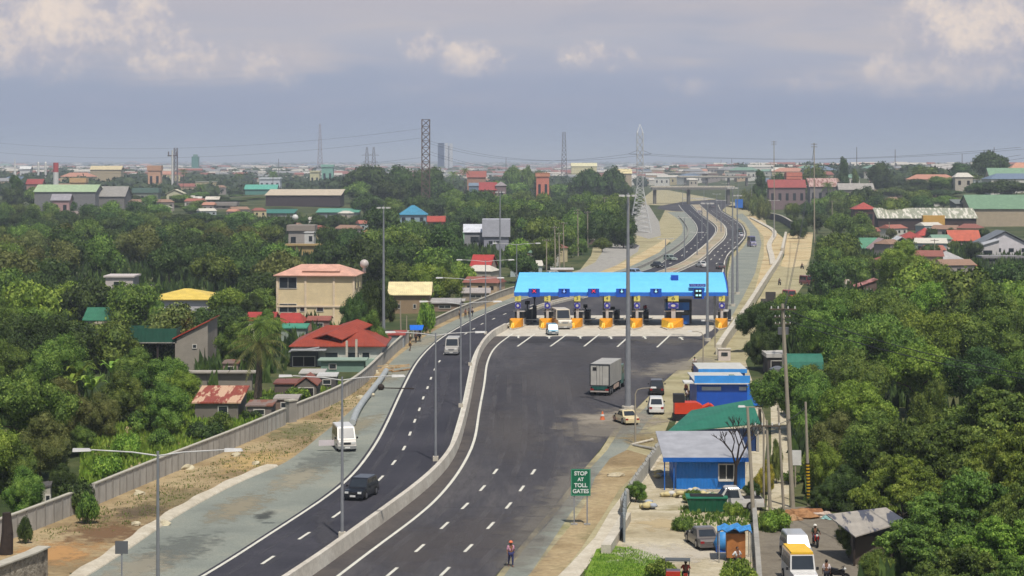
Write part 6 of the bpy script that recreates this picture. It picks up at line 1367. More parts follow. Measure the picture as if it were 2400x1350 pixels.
beam('fallen_pole', 'pale lamp pole lying on the verge, upper of the two', 'pole', (1480,1045), (1528,1035), .13, M_conc); beam('fallen_pole', 'pale lamp pole lying on the verge, lower of the two', 'pole', (1485,1046), (1530,1056), .13, M_conc_d)
m = MB(); m.ball((0,0,.1), .8, 10, 6, (1,.7,.35), .3); o = m.build('sand_heap', M_yard, loc=G(1443,1117)[:2]+(0,)); tag(o, 'pale heap of sand on the brown verge left of the picket fence', 'heap')
t = thing('traffic_cone', 'orange and white marker standing in the dust left of the cream sedan', 'cone', G(1412, 985)[:2]+(.07,)); m = MB(); m.tube((0,0,0),(0,0,.9), .28, .06, 10); m.build('cone', mat('cone_orange', S(216,110,60), .6), t); m = MB(); m.tube((0,0,.4),(0,0,.6), .215, .165, 10); m.build('band', M_white, t)
# debris bank by the poles
for i, (px, py, s_, c) in enumerate([(1868,1212,1.6,(176,130,90)),(1895,1205,1.3,(166,116,80)),(1850,1218,1.0,(190,150,110)),(1930,1210,.9,(206,186,170)),(1945,1216,.7,(150,190,186))]):
    m = MB(); m.ball((0,0,.05), s_, 12, 7, (1,.8,.32), .55); o = m.build('debris_heap', two_tone('debris_%d' % i, [S(*c), S(*[int(v*.7) for v in c])], 2.5, 6), loc=G(px, py)[:2]+(0,)); tag(o, ['largest brown dry heap at the foot of the utility poles', 'reddish leaf litter heap under the striped pole', 'small tan heap in front of the poles', 'heap of pale rubbish right of the striped pole', 'scattered bluish rubbish next to the tin shack'][i], 'heap')
m = MB(); p = G(1772, 1352); q = G(1768, 1150)
L = [Vector(G(*p_)[:2]) for p_ in [(1782,1420),(1778,1350),(1772,1270),(1768,1210),(1766,1160)]]
wallrun('lane_wall', smoothline(resample(L, 1.5)), .9, .35, M_conc_d, 'low crooked concrete wall dividing the yard from the side lane', 'wall')
# ================================================================ people and two-wheelers
SKIN = mat('skin', S(126,86,62), .6); HAIR = mat('hair', S(22,18,16), .7)
def skin_chain(name, V, E, Rr, m, parent, root=0, sub=1):
    me = bpy.data.meshes.new(name); me.from_pydata(V, E, []); o = bpy.data.objects.new(name, me); col.objects.link(o)
    sk = o.modifiers.new('s', 'SKIN'); sk.use_smooth_shade = True
    if not me.skin_vertices: bm = bmesh.new(); bm.from_mesh(me); bm.verts.layers.skin.verify(); bm.to_mesh(me); bm.free()
    for i, r in enumerate(Rr): me.skin_vertices[0].data[i].radius = (r, r)
    me.skin_vertices[0].data[root].use_root = True
    if sub: s = o.modifiers.new('b', 'SUBSURF'); s.levels = sub; s.render_levels = sub
    dg = bpy.context.evaluated_depsgraph_get(); dg.update(); me2 = bpy.data.meshes.new_from_object(o.evaluated_get(dg)); o.modifiers.clear(); o.data = me2; me2.materials.clear(); me2.materials.append(m); o.parent = parent; return o
def person(label, loc, rz, shirt, pants, pose='stand', hat=None, h=1.68, walk=.0, vest=None, group=None):
    t = thing('person', label, 'person', loc, rz, group); k = h/1.7
    P = {'pel': (0,0,.95), 'ch': (0,0,1.28), 'nk': (0,0,1.45), 'hd': (0,-.02,1.60)}
    for s, n in ((-1, 'l'), (1, 'r')):
        st = s*walk
        P['hip'+n] = (s*.1,0,.9); P['kn'+n] = (s*.11,-.06-st*.5,.5); P['an'+n] = (s*.11,-st*1.0+.05,.09); P['to'+n] = (s*.12,-st*1.0-.13,.04)
        P['sh'+n] = (s*.19,0,1.40); P['el'+n] = (s*.25,.04+st*.3,1.13); P['wr'+n] = (s*.25,-.05+st*.8,.89)
        if pose == 'ride':
            P['kn'+n] = (s*.22,-.42,.84); P['an'+n] = (s*.2,-.25,.42); P['to'+n] = (s*.2,-.42,.38); P['el'+n] = (s*.32,-.28,1.15); P['wr'+n] = (s*.3,-.55,1.1)
        if pose == 'hips': P['el'+n] = (s*.38,.05,1.17); P['wr'+n] = (s*.2,-.08,1.0)
    V = []; ix = {}
    for n_, p in P.items(): ix[n_] = len(V); V.append(tuple(c*k for c in p))
    rad = {'pel': .15, 'ch': .15, 'nk': .055, 'hd': .1, 'hip': .095, 'kn': .06, 'an': .042, 'to': .04, 'sh': .07, 'el': .045, 'wr': .03}
    E = [('pel','ch'),('ch','nk'),('nk','hd')]
    for n in 'lr': E += [('pel','hip'+n),('hip'+n,'kn'+n),('kn'+n,'an'+n),('an'+n,'to'+n),('ch','sh'+n),('sh'+n,'el'+n),('el'+n,'wr'+n)]
    body = skin_chain('body', V, [(ix[a], ix[b]) for a, b in E], [rad[n_ if n_ in rad else n_[:-1]]*k for n_ in ix], SKIN, t)
    # head, face, hands joined to the body mesh
    m = MB(); hx = Vector(P['hd'])*k; m.ball(hx+Vector((0,0,.02)), .115*k, 12, 9, (.82,.95,1.12)); m.ball(hx+Vector((0,-.11*k,.0)), .022*k, 6, 4, (1,1.2,1.4))
    for s in (-1, 1): m.ball(hx+Vector((s*.095*k,0,0)), .028*k, 6, 4, (.5,1,1.3))
    for n, s in (('l', -1), ('r', 1)):
        w_ = Vector(P['wr'+n])*k; e_ = Vector(P['el'+n])*k; d = (w_-e_).normalized(); sd_ = d.orthogonal().normalized(); pc = w_+d*.05*k; m.ball(pc, .04*k, 7, 5, (.7,1,1.1))
        for f in range(4): a = pc+sd_*(f-1.5)*.02*k+d*.03*k; L = (.07,.08,.075,.06)[f]*k; b = a+d*L*.55; c = b+(d+Vector((0,-.5,0))).normalized()*L*.45; m.path([a, b, c], [.009*k,.008*k,.006*k], 5)
        a = pc+Vector((0,-.03*k,0)); m.path([a, a+(d+Vector((0,-1,0))).normalized()*.035*k, a+(d*1.6+Vector((0,-.8,0))).normalized()*.065*k], [.01*k,.009*k,.007*k], 5)
    bm = bmesh.new(); bm.from_mesh(body.data); tmp = bpy.data.meshes.new('t'); tmp.from_pydata(m.v, [], m.f); bm.from_mesh(tmp); bm.to_mesh(body.data); bm.free()
    body.data.polygons.foreach_set('use_smooth', [True]*len(body.data.polygons))
    m = MB()
    for s in (-1, 1): m.ball(hx+Vector((s*.036*k,-.098*k,.03*k)), .014*k, 6, 4)
    m.box(hx.x-.03*k, hx.y-.118*k, hx.z-.06*k, hx.x+.03*k, hx.y-.098*k, hx.z-.05*k); m.build('eyes_and_mouth', HAIR, t)
    m = MB(); m.ball(hx+Vector((0,.022*k,.05*k)), .118*k, 12, 8, (.86,.95,1.02)); m.build('hair', HAIR, t, True)
    if hat: m = MB(); m.ball(hx+Vector((0,0,.09*k)), .135*k, 12, 8, (1,1.1,.75)); m.tube(hx+Vector((0,-.03*k,.07*k)), hx+Vector((0,-.03*k,.085*k)), .16*k, .15*k, 14); m.build('helmet', mat('hat_%d_%d_%d' % hat, S(*hat), .4), t, True)
    def sub(names, scl, mt, nm, root):
        vv = [V[ix[n]] for n in names]; id2 = {n: i for i, n in enumerate(names)}; ee = [(id2[a], id2[b]) for a, b in E if a in id2 and b in id2]
        return skin_chain(nm, vv, ee, [(rad[n if n in rad else n[:-1]])*k*scl for n in names], mt, t, root)
    sub(['pel','ch','shl','shr','ell','elr'], 1.18, mat('cloth_%d_%d_%d' % shirt, S(*shirt), .85), 'shirt', 0)
    sub(['pel','hipl','hipr','knl','knr','anl','anr'], 1.16, mat('cloth_%d_%d_%d' % pants, S(*pants), .85), 'trousers', 0)
    return t
person('worker in pink and white top, blue trousers and orange helmet walking on the right shoulder', G(1197, 1328, .04), R(12), (206,150,170), (44,50,96), walk=.18, hat=(226,120,80), h=1.72)
for i, (px, py, sh, pt) in enumerate([(1091,746,(180,150,140),(60,56,60)),(1099,744,(120,116,110),(70,60,50)),(1107,742,(206,196,190),(40,44,60)),(1078,748,(150,140,120),(50,46,44)),(962,806,(206,190,170),(60,50,44)),(975,804,(50,52,60),(30,30,34)),(983,800,(150,60,60),(40,40,50)),(961,822,(190,160,110),(90,70,50)),
                                       (1628,866,(206,196,190),(50,50,56)),(1624,882,(60,60,66),(40,40,40)),(1608,930,(206,110,90),(50,50,60)),(1612,944,(216,206,200),(70,70,76)),(1340,640,(60,60,60),(50,50,50)),(1312,628,(170,150,130),(60,60,60))]):
    person(['bystander in tan top, leftmost but one of the group on the left shoulder', 'bystander in grey top, middle of the group on the left shoulder', 'bystander in white top, rightmost of the group on the left shoulder', 'bystander in beige top, leftmost of the group on the left shoulder', 'person in cream shirt under the small blue awning', 'person in black standing under the small blue awning', 'person in dark red shirt right of the small blue awning', 'worker in tan top on the shoulder below the small blue awning',
            'person in white shirt beside the smaller blue cabin', 'person in black behind the white-shirted one by the blue cabins', 'worker in orange-red vest left of the larger blue container', 'person in white shirt near the orange machine', 'person in dark clothes on the far left frontage lane', 'person in tan clothes behind the toll roof'][i], G(px, py, .04), R((i*67) % 360), sh, pt, walk=.08*(i % 3), h=1.66)
person('man in white shirt and dark trousers bending beside the rusty vendor cart', G(1728, 1340, .03), R(30), (216,216,216), (36,36,40), 'hips', h=1.65)
def motorbike(label, px, py, rz, c, rider=None, loc=None, seat=True):
    p = loc or G(px, py, .05); t = thing('motorcycle', label, 'motorcycle', p, rz); t.location.z = .05
    for y in (-.62, .62): m = MB(); m.tube((-.05,y,.3),(.05,y,.3), .3, .3, 16); w_ = m.build('wheel', M_tyre, t); m = MB(); m.tube((-.06,y,.3),(.06,y,.3), .14, .14, 10); m.build('rim', M_rim, w_)
    m = MB(); m.prism([(-.45,.45),(.2,.4),(.6,.7),(.55,.8),(.0,.72),(-.35,.85),(-.5,.75)], -.13, .13, 0); m.build('fairing', paint(c), t)
    m = MB(); m.prism([(-.05,.74),(.6,.8),(.62,.88),(-.05,.82)], -.14, .14, 0); m.build('seat', M_bump, t)
    m = MB(); m.tube((-.33,-.42,1.02),(.33,-.42,1.02), .02); m.tube((0,-.62,.3),(0,-.42,1.0), .035); m.build('handlebar', M_bump, t); m = MB(); m.ball((0,-.55,.86), .1, 8, 6); m.build('headlight', M_lamp, t)
    if rider: pp = Vector((p[0], p[1], .0)); person(rider[0], (pp.x-math.sin(rz)*.1, pp.y+math.cos(rz)*.1, -.03), rz, rider[1], rider[2], 'ride', rider[3] if len(rider) > 3 else None, 1.6)
    return t
motorbike('red and white motorcycle beside the silver minivan on the lane', 1911, 1280, R(4), (196,60,44), ('rider in dark green top and white helmet beside the silver minivan', (30,50,36), (40,40,60), (226,222,210)))
motorbike('dark motorcycle on the pale frontage road right of the parapet', 1827, 668, R(12), (40,40,44), ('rider in dark clothes on the pale frontage road', (60,60,64), (50,50,56)))
motorbike('dark motorcycle at the bottom edge right of the yellow-topped jeepney', 1962, 1362, R(60), (30,28,30))
person('person in white shirt with black hair at the bottom edge right of the jeepney', G(1937, 1372, .03), R(170), (216,206,206), (40,40,50), h=1.66)
motorbike('dark motorcycle at the edge of the trees far up the frontage road', 1880, 630, R(20), (60,50,48), ('rider far up the frontage road near the trees', (110,90,80), (50,50,50)))
def tricycle():
    p = G(1607, 1372); t = thing('tricycle', 'red motor tricycle with canopy at the bottom edge of the yard', 'tricycle', (p[0], p[1], .03), R(175))
    for x, y in ((0,-.6),(0,.6),(.9,.2)): m = MB(); m.tube((x-.05,y,.3),(x+.05,y,.3), .3, .3, 14); m.build('wheel', M_tyre, t)
    m = MB(); m.prism([(-.6,.35),(.7,.35),(.7,1.0),(-.3,1.0),(-.6,.7)], .35, 1.3, 0); m.build('sidecar', paint((180,44,36)), t)
    m = MB(); m.hexa([(-.3,-.7,1.6),(1.35,-.7,1.6),(1.35,.8,1.7),(-.3,.8,1.7)],[(-.3,-.7,1.66),(1.35,-.7,1.66),(1.35,.8,1.78),(-.3,.8,1.78)]); m.build('canopy', mat('canopy_grey', S(90,94,96), .7), t)
    for x in (-.25, 1.3):
        for y in (-.6, .7): m = MB(); m.tube((x,y,.9),(x,y,1.62), .02); m.build('canopy_post', M_bump, t)
    m = MB(); m.prism([(-.5,.5),(.5,.5),(.5,.85),(-.5,.85)], -.13, .13, 0); m.build('motor_body', paint((150,36,30)), t)
    person('driver in red shirt seated on the tricycle at the bottom edge', (p[0], p[1], .0), R(175), (176,50,44), (40,40,44), 'ride', h=1.6)
tricycle()
# ================================================================ lamps, masts, poles
M_galv = mat('galvanised', S(150,152,156), .45, .3); M_lampw = mat('lamp_white', S(206,204,200), .5); M_pc = mat('pole_concrete', S(160,150,132), .85); M_wood = mat('pole_grey', S(150,148,140), .85)
def twin_lamp(loc, label, h=12.0, arm=4.7, one=False, rz=0):
    t = thing('street_lamp', label, 'street lamp', loc, rz, 'lamps along the median'); m = MB(); m.tube((0,0,0),(0,0,h*.5), .13, .1); m.tube((0,0,h*.5),(0,0,h), .1, .07); m.build('pole', M_galv, t)
    m = MB(); m.cbox(0,0,0,.5,.5,.5); m.build('base', M_conc, t)
    for s in ((-1,) if one else (-1, 1)):
        m = MB(); m.path([(0,0,h-.25),(s*arm*.3,0,h-.05),(s*arm*.78,0,h+.08)], [.045,.04,.035], 6); m.build('arm', M_lampw, t)
        m = MB(); m.hexa([(s*arm*.89-.5,-.16,h-.02),(s*arm*.89+.5,-.16,h+.02),(s*arm*.89+.5,.16,h+.02),(s*arm*.89-.5,.16,h-.02)],[(s*arm*.89-.5,-.1,h+.16),(s*arm*.89+.4,-.1,h+.16),(s*arm*.89+.4,.1,h+.16),(s*arm*.89-.5,.1,h+.16)]); m.build('lamp_head', M_lampw, t)
for (px, Y, lb) in [(370,113,'nearest twin-armed street lamp, standing on the left shoulder'),(802,152,'twin-armed street lamp beside the dark car, rising from the barrier'),(1021,191,'twin-armed street lamp left of the inner barrier bend, third from the viewer'),(1080,232.7,'twin-armed street lamp whose arms cross the red-roofed annex'),(1102,280,'twin-armed street lamp with arms level with the cream building'),(1138,331,'twin-armed street lamp right before the left end of the toll roof'),(1211,398,'twin-armed street lamp beside the tall mast, behind the toll roof edge')]:
    twin_lamp((XA(px, Y), Y, 0), lb)
def curved_lamp(px, py, h, s, label, arm=1.8):
    p = G(px, py); t = thing('street_lamp', label, 'street lamp', (p[0], p[1], 0)); m = MB(); m.tube((0,0,0),(0,0,h-.6), .1, .07); m.path([(0,0,h-.6),(s*.2,0,h-.15),(s*.7,0,h),(s*arm,0,h+.05)], [.06,.05,.045,.04], 6); m.build('pole', M_pc, t)
    m = MB(); m.hexa([(s*arm-.3,-.13,h),(s*arm+.3,-.13,h),(s*arm+.3,.13,h),(s*arm-.3,.13,h)],[(s*arm-.25,-.08,h+.15),(s*arm+.25,-.08,h+.15),(s*arm+.25,.08,h+.15),(s*arm-.25,.08,h+.15)]); m.build('lamp_head', M_lampw, t)
for a in [(1790,1185,8.0,-1,'curved-arm lamp pole between the container office and the trees'),(1489,1040,5.5,1,'thin lamp pole on the verge left of the fallen poles'),(1648,860,4.8,-1,'small lamp pole at the right front of the toll plaza'),(1676,815,4.0,-1,'short lamp pole beside the ramp parapet'),(1700,655,5.5,1,'curved white lamp pole at the right end of the toll roof')]: curved_lamp(*a)
def mast(px, pyb, pyt, label, r0=.32, heads=8):
    p = G(px, pyb); h = ZA(pyt, p[1]); t = thing('high_mast', label, 'mast', (p[0], p[1], 0), 0, 'tall lighting masts'); m = MB(); m.tube((0,0,0),(0,0,h*.5), r0, r0*.66, 12, True); m.tube((0,0,h*.5),(0,0,h), r0*.66, r0*.36, 12); m.build('shaft', M_galv, t)
    m = MB(); m.tube((0,0,0),(0,0,.5), r0*2, r0*2, 10); m.build('base', M_conc, t)
    m = MB()
    for i in range(12): a = i*math.pi/6; b = a+math.pi/6; m.tube((math.cos(a)*.7,math.sin(a)*.7,h-.3),(math.cos(b)*.7,math.sin(b)*.7,h-.3), .04, .04, 4)
    m.build('ring', M_galv, t)
    for i in range(heads): a = i*2*math.pi/heads; m = MB(); m.cbox(math.cos(a)*.85, math.sin(a)*.85, h-.42, .36, .36, .2); m.build('lamp_head', M_lampw, t)
for a in [(899,817,482,'tall lighting mast at the right end of the red-roofed bungalow'),(1172,692,447,'tall lighting mast left of the toll roof'),(1472,962,452,'thickest tall mast, standing by the cream sedan and crossing the toll roof'),(1658,800,472,'tall mast in front of the right end of the toll roof'),(1717,718,437,'tall mast right behind the toll roof corner'),(1728,690,455,'slimmer mast beside the one at the toll roof corner')]:
    mast(*a, r0=.36 if '1472' in str(a[0]) else .28)
for a in [(1634,600,545),(1604,605,510),(1645,560,468),(1680,520,455),(1700,500,430),(1762,505,430),(1814,560,470),(1560,640,560),(1690,545,470),(1600,480,430),(1730,470,410),(1650,470,425)]:
    p = G(a[0], a[1]); h = ZA(a[2], p[1]); t = thing('street_lamp', 'thin far street lamp on the highway '+['inside the bend left of the median','on the left edge of the bend','on the median before the far straight','beside the far straight right lane','near the blue road sign','on the soil slope','beside the frontage wall','left of the toll roof cars','on the right lane of the bend','at the far left edge under the overpass','right of the overpass','far up the median'][i_ if (i_ := [1634,1604,1645,1680,1700,1762,1814,1560,1690,1600,1730,1650].index(a[0])) >= 0 else 0], 'street lamp', (p[0], p[1], 0), 0, 'far street lamps')
    m = MB(); m.tube((0,0,0),(0,0,h), .18, .1, 6); m.build('pole', M_galv, t); m = MB(); m.tube((-1.5,0,h),(1.5,0,h), .08, .08, 4); m.cbox(-1.6,0,h,.9,.3,.18); m.cbox(1.6,0,h,.9,.3,.18); m.build('lamp_arms', M_lampw, t)
def upole(px, pyb, pxt, pyt, label, r=.16, arms=1, mt=None, trans=0, stripes=False, grp='utility poles'):
    p = G(px, pyb); h = ZA(pyt, p[1]); dx = XA(pxt, p[1])-p[0]; t = thing('utility_pole', label, 'utility pole', (p[0], p[1], 0), 0, grp)
    m = MB(); m.tube((0,0,0),(dx,0,h), r, r*.62, 9); m.build('shaft', mt or M_pc, t)
    for i in range(arms): z = h-.5-i*.9; m = MB(); m.box(dx*z/h-1.1, -.22, z, dx*z/h+1.1, -.12, z+.12); c = m.build('crossarm', M_bark, t); m = MB(); [m.tube((dx*z/h+e,-.17,z+.12),(dx*z/h+e,-.17,z+.32), .06, .05, 6) for e in (-.95,-.4,.4,.95)]; m.build('insulators', M_white, c)
    for i in range(trans): z = h-2.2; m = MB(); m.tube((dx*z/h-.45+.9*i,-.35,z-.5),(dx*z/h-.45+.9*i,-.35,z+.45), .27, .27, 12); m.build('transformer', mat('tank_steel', S(150,150,152), .35, .6), t)
    if stripes:
        for i in range(24): m = MB(); z = .35+i*.13; m.tube((dx*z/h,0,z),(dx*(z+.12)/h,0,z+.12), r*1.08, r*1.08, 10); m.build('band', mat('band_black', S(24,24,22), .7) if i % 2 else mat('band_yellow', S(216,176,30), .6), t)
    return t, Vector((p[0]+dx, p[1], h-.4))
W0 = []
for a in [(1858,1190,1834,712,'very tall leaning pole rising above the right trees',.2,1),(1766,1216,1752,955,'leaning concrete pole at the right end of the grey office roof',.17,0),(1805,1200,1797,985,'brown utility pole nearest the yellow bush',.15,1),(1837,1200,1824,950,'slim pale pole between the brown pole and the very tall one',.12,0),
          (1896,1185,1888,942,'striped utility pole with black and yellow bands at its foot',.15,0),(1840,880,1833,735,'transformer pole behind the white-edged shed',.2,2),(1782,1010,1780,955,'short grey concrete stub pole by the container office',.22,0),
          (1281,645,1281,560,'utility pole left of the toll roof, nearest the roof edge',.16,1),(1302,640,1300,530,'utility pole left of a pair behind the toll roof',.2,1),(1312,640,1310,545,'utility pole right of a pair behind the toll roof',.2,1),(1322,632,1320,520,'utility pole beside the far trees behind the toll roof',.18,1),
          (1355,600,1354,490,'utility pole at the frontage lane with a crossarm',.2,2),(1378,580,1377,495,'second utility pole along the frontage lane',.2,1),(1417,545,1417,462,'utility pole at the trees before the silver pylon',.2,1),(1475,560,1475,460,'slim pole left of the silver pylon',.15,0),
          (1909,570,1908,335,'tallest pole on the right of the frontage road head',.25,2),(1815,540,1814,330,'tall pole left of the tallest one above the soil slope',.22,2),(1951,545,1950,470,'short leaning pole among the right houses',.2,1),(2316,440,2312,380,'pale pole in front of the upper green-roofed building',.3,0),
          (738,760,737,672,'dark pole in front of the cream three-storey building',.13,1),(343,740,343,665,'pole at the left tip of the yellow-roofed house',.14,1),(940,806,938,705,'white pole right of the round dark tree',.13,0),(953,806,953,740,'short white pole beside the small blue awning',.12,0),
          (487,950,487,905,'short brown post in front of the rusty sheet roof',.14,0),(2085,560,2084,520,'small pole at the long rusty shed',.2,0),(2192,620,2190,560,'pole behind the grey-roofed house',.14,1)]:
    t_, top = upole(*a[:5], r=a[5], arms=a[6], stripes='striped' in a[4], trans=2 if 'transformer' in a[4] else 0); W0.append((a[4], top))
t = thing('billboard', 'white square board fixed on the very tall leaning pole', 'sign', (XA(1864, 176), 176, 0)); m = MB(); m.box(-.5,-.1,H-(1090-HY)*176/F,.5,-.02,H-(1055-HY)*176/F); m.build('panel', M_white, t); m = MB(); m.tube((0,0,0),(0,0,H-(1088-HY)*176/F), .07); m.build('post', M_pc, t)
# ---- wires
def wire(a, b, sag, r=.02, label='thin dark power line', group='power lines', n=14):
    m = MB(); a = Vector(a); b = Vector(b); pts = [a+(b-a)*i/n-Vector((0,0,sag*4*(i/n)*(1-i/n))) for i in range(n+1)]; o = a.copy(); m.path([p-o for p in pts], [r]*(n+1), 4)
    q = m.build('power_line', mat('wire_dark', S(60,60,66), .7), loc=o); tag(q, label, 'power line', group)
d = dict(W0); g_ = lambda s: [v for k, v in W0 if s in k][0]
A, B, C, D_ = g_('very tall leaning'), g_('transformer pole'), g_('tallest pole on'), g_('tall pole left of')
for dz in (0, -.8):
    wire(A+Vector((0,0,dz)), B+Vector((0,0,dz)), .8, .03, 'power line from the very tall leaning pole to the transformer pole'); wire(B+Vector((0,0,dz)), C+Vector((0,0,dz)), 3, .04, 'power line from the transformer pole up the frontage road')
    wire(A+Vector((0,0,dz)), Vector((A.x+14, 100, A.z)), 1, .03, 'power line leaving the very tall leaning pole towards the viewer')
wire(g_('brown utility'), g_('striped'), .4, .025, 'power line between the brown pole and the striped pole'); wire(g_('left of the toll roof'), g_('left of a pair'), .5, .03, 'power line behind the toll roof'); wire(g_('lane with a crossarm'), g_('second utility'), .8, .04, 'power line on the frontage lane')
# ================================================================ lattice towers
M_rust = mat('rust_steel', S(104,84,76), .8); M_silver = mat('silver_steel', S(206,206,204), .45, .2); M_dim = mat('dim_steel', S(120,112,118), .8)
def lattice(name, label, px, Y, top, w0, w1, n, mt, r, arms=(), cat='tower', peak=0, base=None, straight=0):
    x = XA(px, Y); zb = hz(x, Y); t = thing(name, label, cat, (x, Y, zb)); hh = ZA(top, Y)-zb; m = MB()
    W = lambda q: (w0+(w1-w0)*min(1, q/(straight or 1)))/2 if straight else (w0+(w1-w0)*q)/2
    lv = [i/n for i in range(n+1)]
    if straight: lv = [straight*(1-(1-i/n)**1.0) for i in range(int(n*.6)+1)]; lv = [straight*i/int(n*.6) for i in range(int(n*.6)+1)]+[straight+(1-straight)*i/(n-int(n*.6)) for i in range(1, n-int(n*.6)+1)]
    cor = lambda q: [Vector((sx*W(q), sy*W(q), q*hh)) for sx, sy in ((-1,-1),(1,-1),(1,1),(-1,1))]
    br = MB()
    for a, b in zip(lv, lv[1:]):
        A_, B_ = cor(a), cor(b)
        for i in range(4): m.tube(A_[i], B_[i], r, r, 4); br.tube(A_[i], B_[(i+1) % 4], r*.6, r*.6, 3); br.tube(A_[(i+1) % 4], B_[i], r*.6, r*.6, 3); br.tube(B_[i], B_[(i+1) % 4], r*.6, r*.6, 3)
    if peak:
        for c in cor(1): m.tube(c, (0,0,hh+peak), r, r*.7, 4)
    m.build('legs', mt, t); br.build('bracing', mt, t)
    for (q, L) in arms:
        k = MB(); z = q*hh
        for s in (-1, 1): k.tube((s*W(q),-W(q),z),(s*L,0,z), r*.8, r*.5, 4); k.tube((s*W(q),W(q),z),(s*L,0,z), r*.8, r*.5, 4); k.tube((s*W(q),0,z+L*.3),(s*L,0,z), r*.7, r*.5, 4)
        k.build('crossarm', mat('arm_dark', S(96,100,106), .6), t)
    return t, x, zb, hh
lattice('lattice_tower', 'tall rusty rectangular lattice tower rising from the tree belt', 998, 1102, 280, 4.2, 4.2, 13, M_rust, .26, arms=((.78,2.3),(.55,2.3)))
_, xp, zp, hp = lattice('power_pylon', 'silver power pylon with splayed legs beside the highway', 1500, 805, 312, 8.6, 2.4, 16, M_silver, .13, arms=((.79,4.6),(.64,3.8)), peak=3.5, straight=.45)
lattice('lattice_tower', 'thin dark lattice tower on the horizon between the office tower and the pylon', 1322, 2300, 310, 7, 3.0, 12, M_dim, .35)
lattice('lattice_tower', 'faint red and white lattice mast at the horizon left of the tree belt', 750, 3600, 290, 10, 2, 12, mat('faint_steel', S(170,160,168), .8), .4)
for i, px in enumerate((860, 876)): lattice('power_pylon', 'small far power pylon, %s of a close pair' % ('left' if i == 0 else 'right'), px, 3000, 345, 9, 2.0, 9, M_dim, .35, arms=((.75,8),(.55,6)))
lattice('lattice_tower', 'dark lattice tower right behind the pole-like twin near the left horizon', 412, 1500, 347, 3.0, 2.4, 12, M_dim, .2)
t = thing('antenna_pole', 'white and dark antenna pole with a cross head near the left horizon', 'antenna', (XA(404, 1480), 1480, 0)); m = MB(); m.tube((0,0,0),(0,0,ZA(352,1480)), .9, .6, 8); m.build('shaft', M_white, t); m = MB(); zz = ZA(365,1480); m.box(-3.4,-.4,zz-.5,3.4,.4,zz+.5); [m.cbox(e,0,zz,.8,.8,3) for e in (-2.8,0,2.8)]; m.build('antenna_head', M_dim, t)
for i, (px, Y, top) in enumerate([(653,2500,372),(1186,2600,370),(1715,2600,372),(1690,3200,374),(2008,1900,345),(2098,2000,350),(2330,1900,345),(2255,2100,360)]):
    t = thing('thin_mast', 'thin mast on the horizon '+['above the pale green block','left of the twin office tower right side','above the overpass right end','above the overpass middle','right of the tallest frontage pole','above the right tree belt','above the big round tree at right','right of the grey stepped house'][i], 'mast', (XA(px,Y),Y,0), 0, 'thin masts on the horizon'); m = MB(); m.tube((0,0,0),(0,0,ZA(top,Y)), .5, .3, 5); m.build('shaft', M_dim, t)
# high-voltage lines strung across the view
for i, (q, L) in enumerate(((.79,4.6),(.64,3.8))):
    z = zp+q*hp
    for s in (-1, 1):
        a = Vector((xp+s*L, 805, z)); wire(a, (XA(2420, 700)+s*4, 700, ZA(345-i*0+i*18, 700)), 3+2*i, .045, 'high voltage line from the silver pylon to the right, %s strand' % ('upper' if i == 0 else 'lower'), n=22)
        wire(a, (XA(998, 1102)+s*2, 1102, ZA(330+25*i, 1102)), 6, .05, 'high voltage line from the silver pylon to the rusty tower, %s strand' % ('upper' if i == 0 else 'lower'), n=22)
for i, (y0, y1) in enumerate([(300,330),(322,352),(368,384)]):
    wire((XA(998,1102), 1102, ZA(y0,1102)), (XA(-60,1400), 1400, ZA(y1,1400)), 8, .05, 'high voltage line from the rusty tower to the left, '+['highest','middle','lowest'][i]+' strand', n=22)
# ================================================================ signs
def stopsign():
    p = G(1361, 1231); Y = p[1]; s = Y/F; t = thing('toll_sign', 'green road sign reading STOP AT TOLL GATES on two posts', 'road sign', (p[0], Y, 0)); z0 = H-(1162-HY)*s; z1 = H-(1099-HY)*s; w = 46*s
    m = MB(); m.box(-w/2, -.05, z0, w/2, 0, z1); b = m.build('panel', mat('sign_green', S(8,104,72), .45), t)
    e = .035; m = MB(); m.box(-w/2+.03,-.062,z0+.03,w/2-.03,-.0505,z0+.03+e); m.box(-w/2+.03,-.062,z1-.03-e,w/2-.03,-.0505,z1-.03); m.box(-w/2+.03,-.062,z0+.03+e,-w/2+.03+e,-.0505,z1-.03-e); m.box(w/2-.03-e,-.062,z0+.03+e,w/2-.03,-.0505,z1-.03-e); m.build('border', mat('sign_line', S(96,170,140), .5), b)
    for i, wd in enumerate(['STOP', 'AT', 'TOLL', 'GATES']): lettering(b, wd, .42 if wd != 'AT' else .36, (0, -.066, z1-(z1-z0)*(.17+.22*i)), mat('letter_white', S(226,232,226), .6), bold=.012)
    for u_ in (-.33, .33): m = MB(); m.box(u_*w-.05, .005, 0, u_*w+.05, .1, z1-.1); m.build('post', M_galv, t); m = MB(); m.cbox(u_*w,.05,0,.5,.5,.12); m.build('footing', M_conc_d, t)
stopsign()
def backsign(px, pyb, y0, y1, w, label, c=(96,98,100)):
    p = G(px, pyb); Y = p[1]; s = Y/F; t = thing('road_sign', label, 'road sign', (p[0], Y, 0)); m = MB(); m.box(-w*s/2, -.04, H-(y1-HY)*s, w*s/2, 0, H-(y0-HY)*s); m.build('panel', mat('sgn_%d_%d_%d' % c, S(*c), .5), t); m = MB(); m.tube((0,.05,0),(0,.05,H-(y0+2-HY)*s), .05 if w < 50 else .12); m.build('post', M_galv, t)
backsign(285, 1362, 1268, 1298, 30, 'small grey back side of a square sign on the near left shoulder')
backsign(1732, 500, 467, 487, 18, 'blue and white road sign at the right side of the far highway', (40,110,200))
backsign(1806, 735, 684, 724, 24, 'dark board standing at the top of the ramp beside the big tree', (70,66,64))
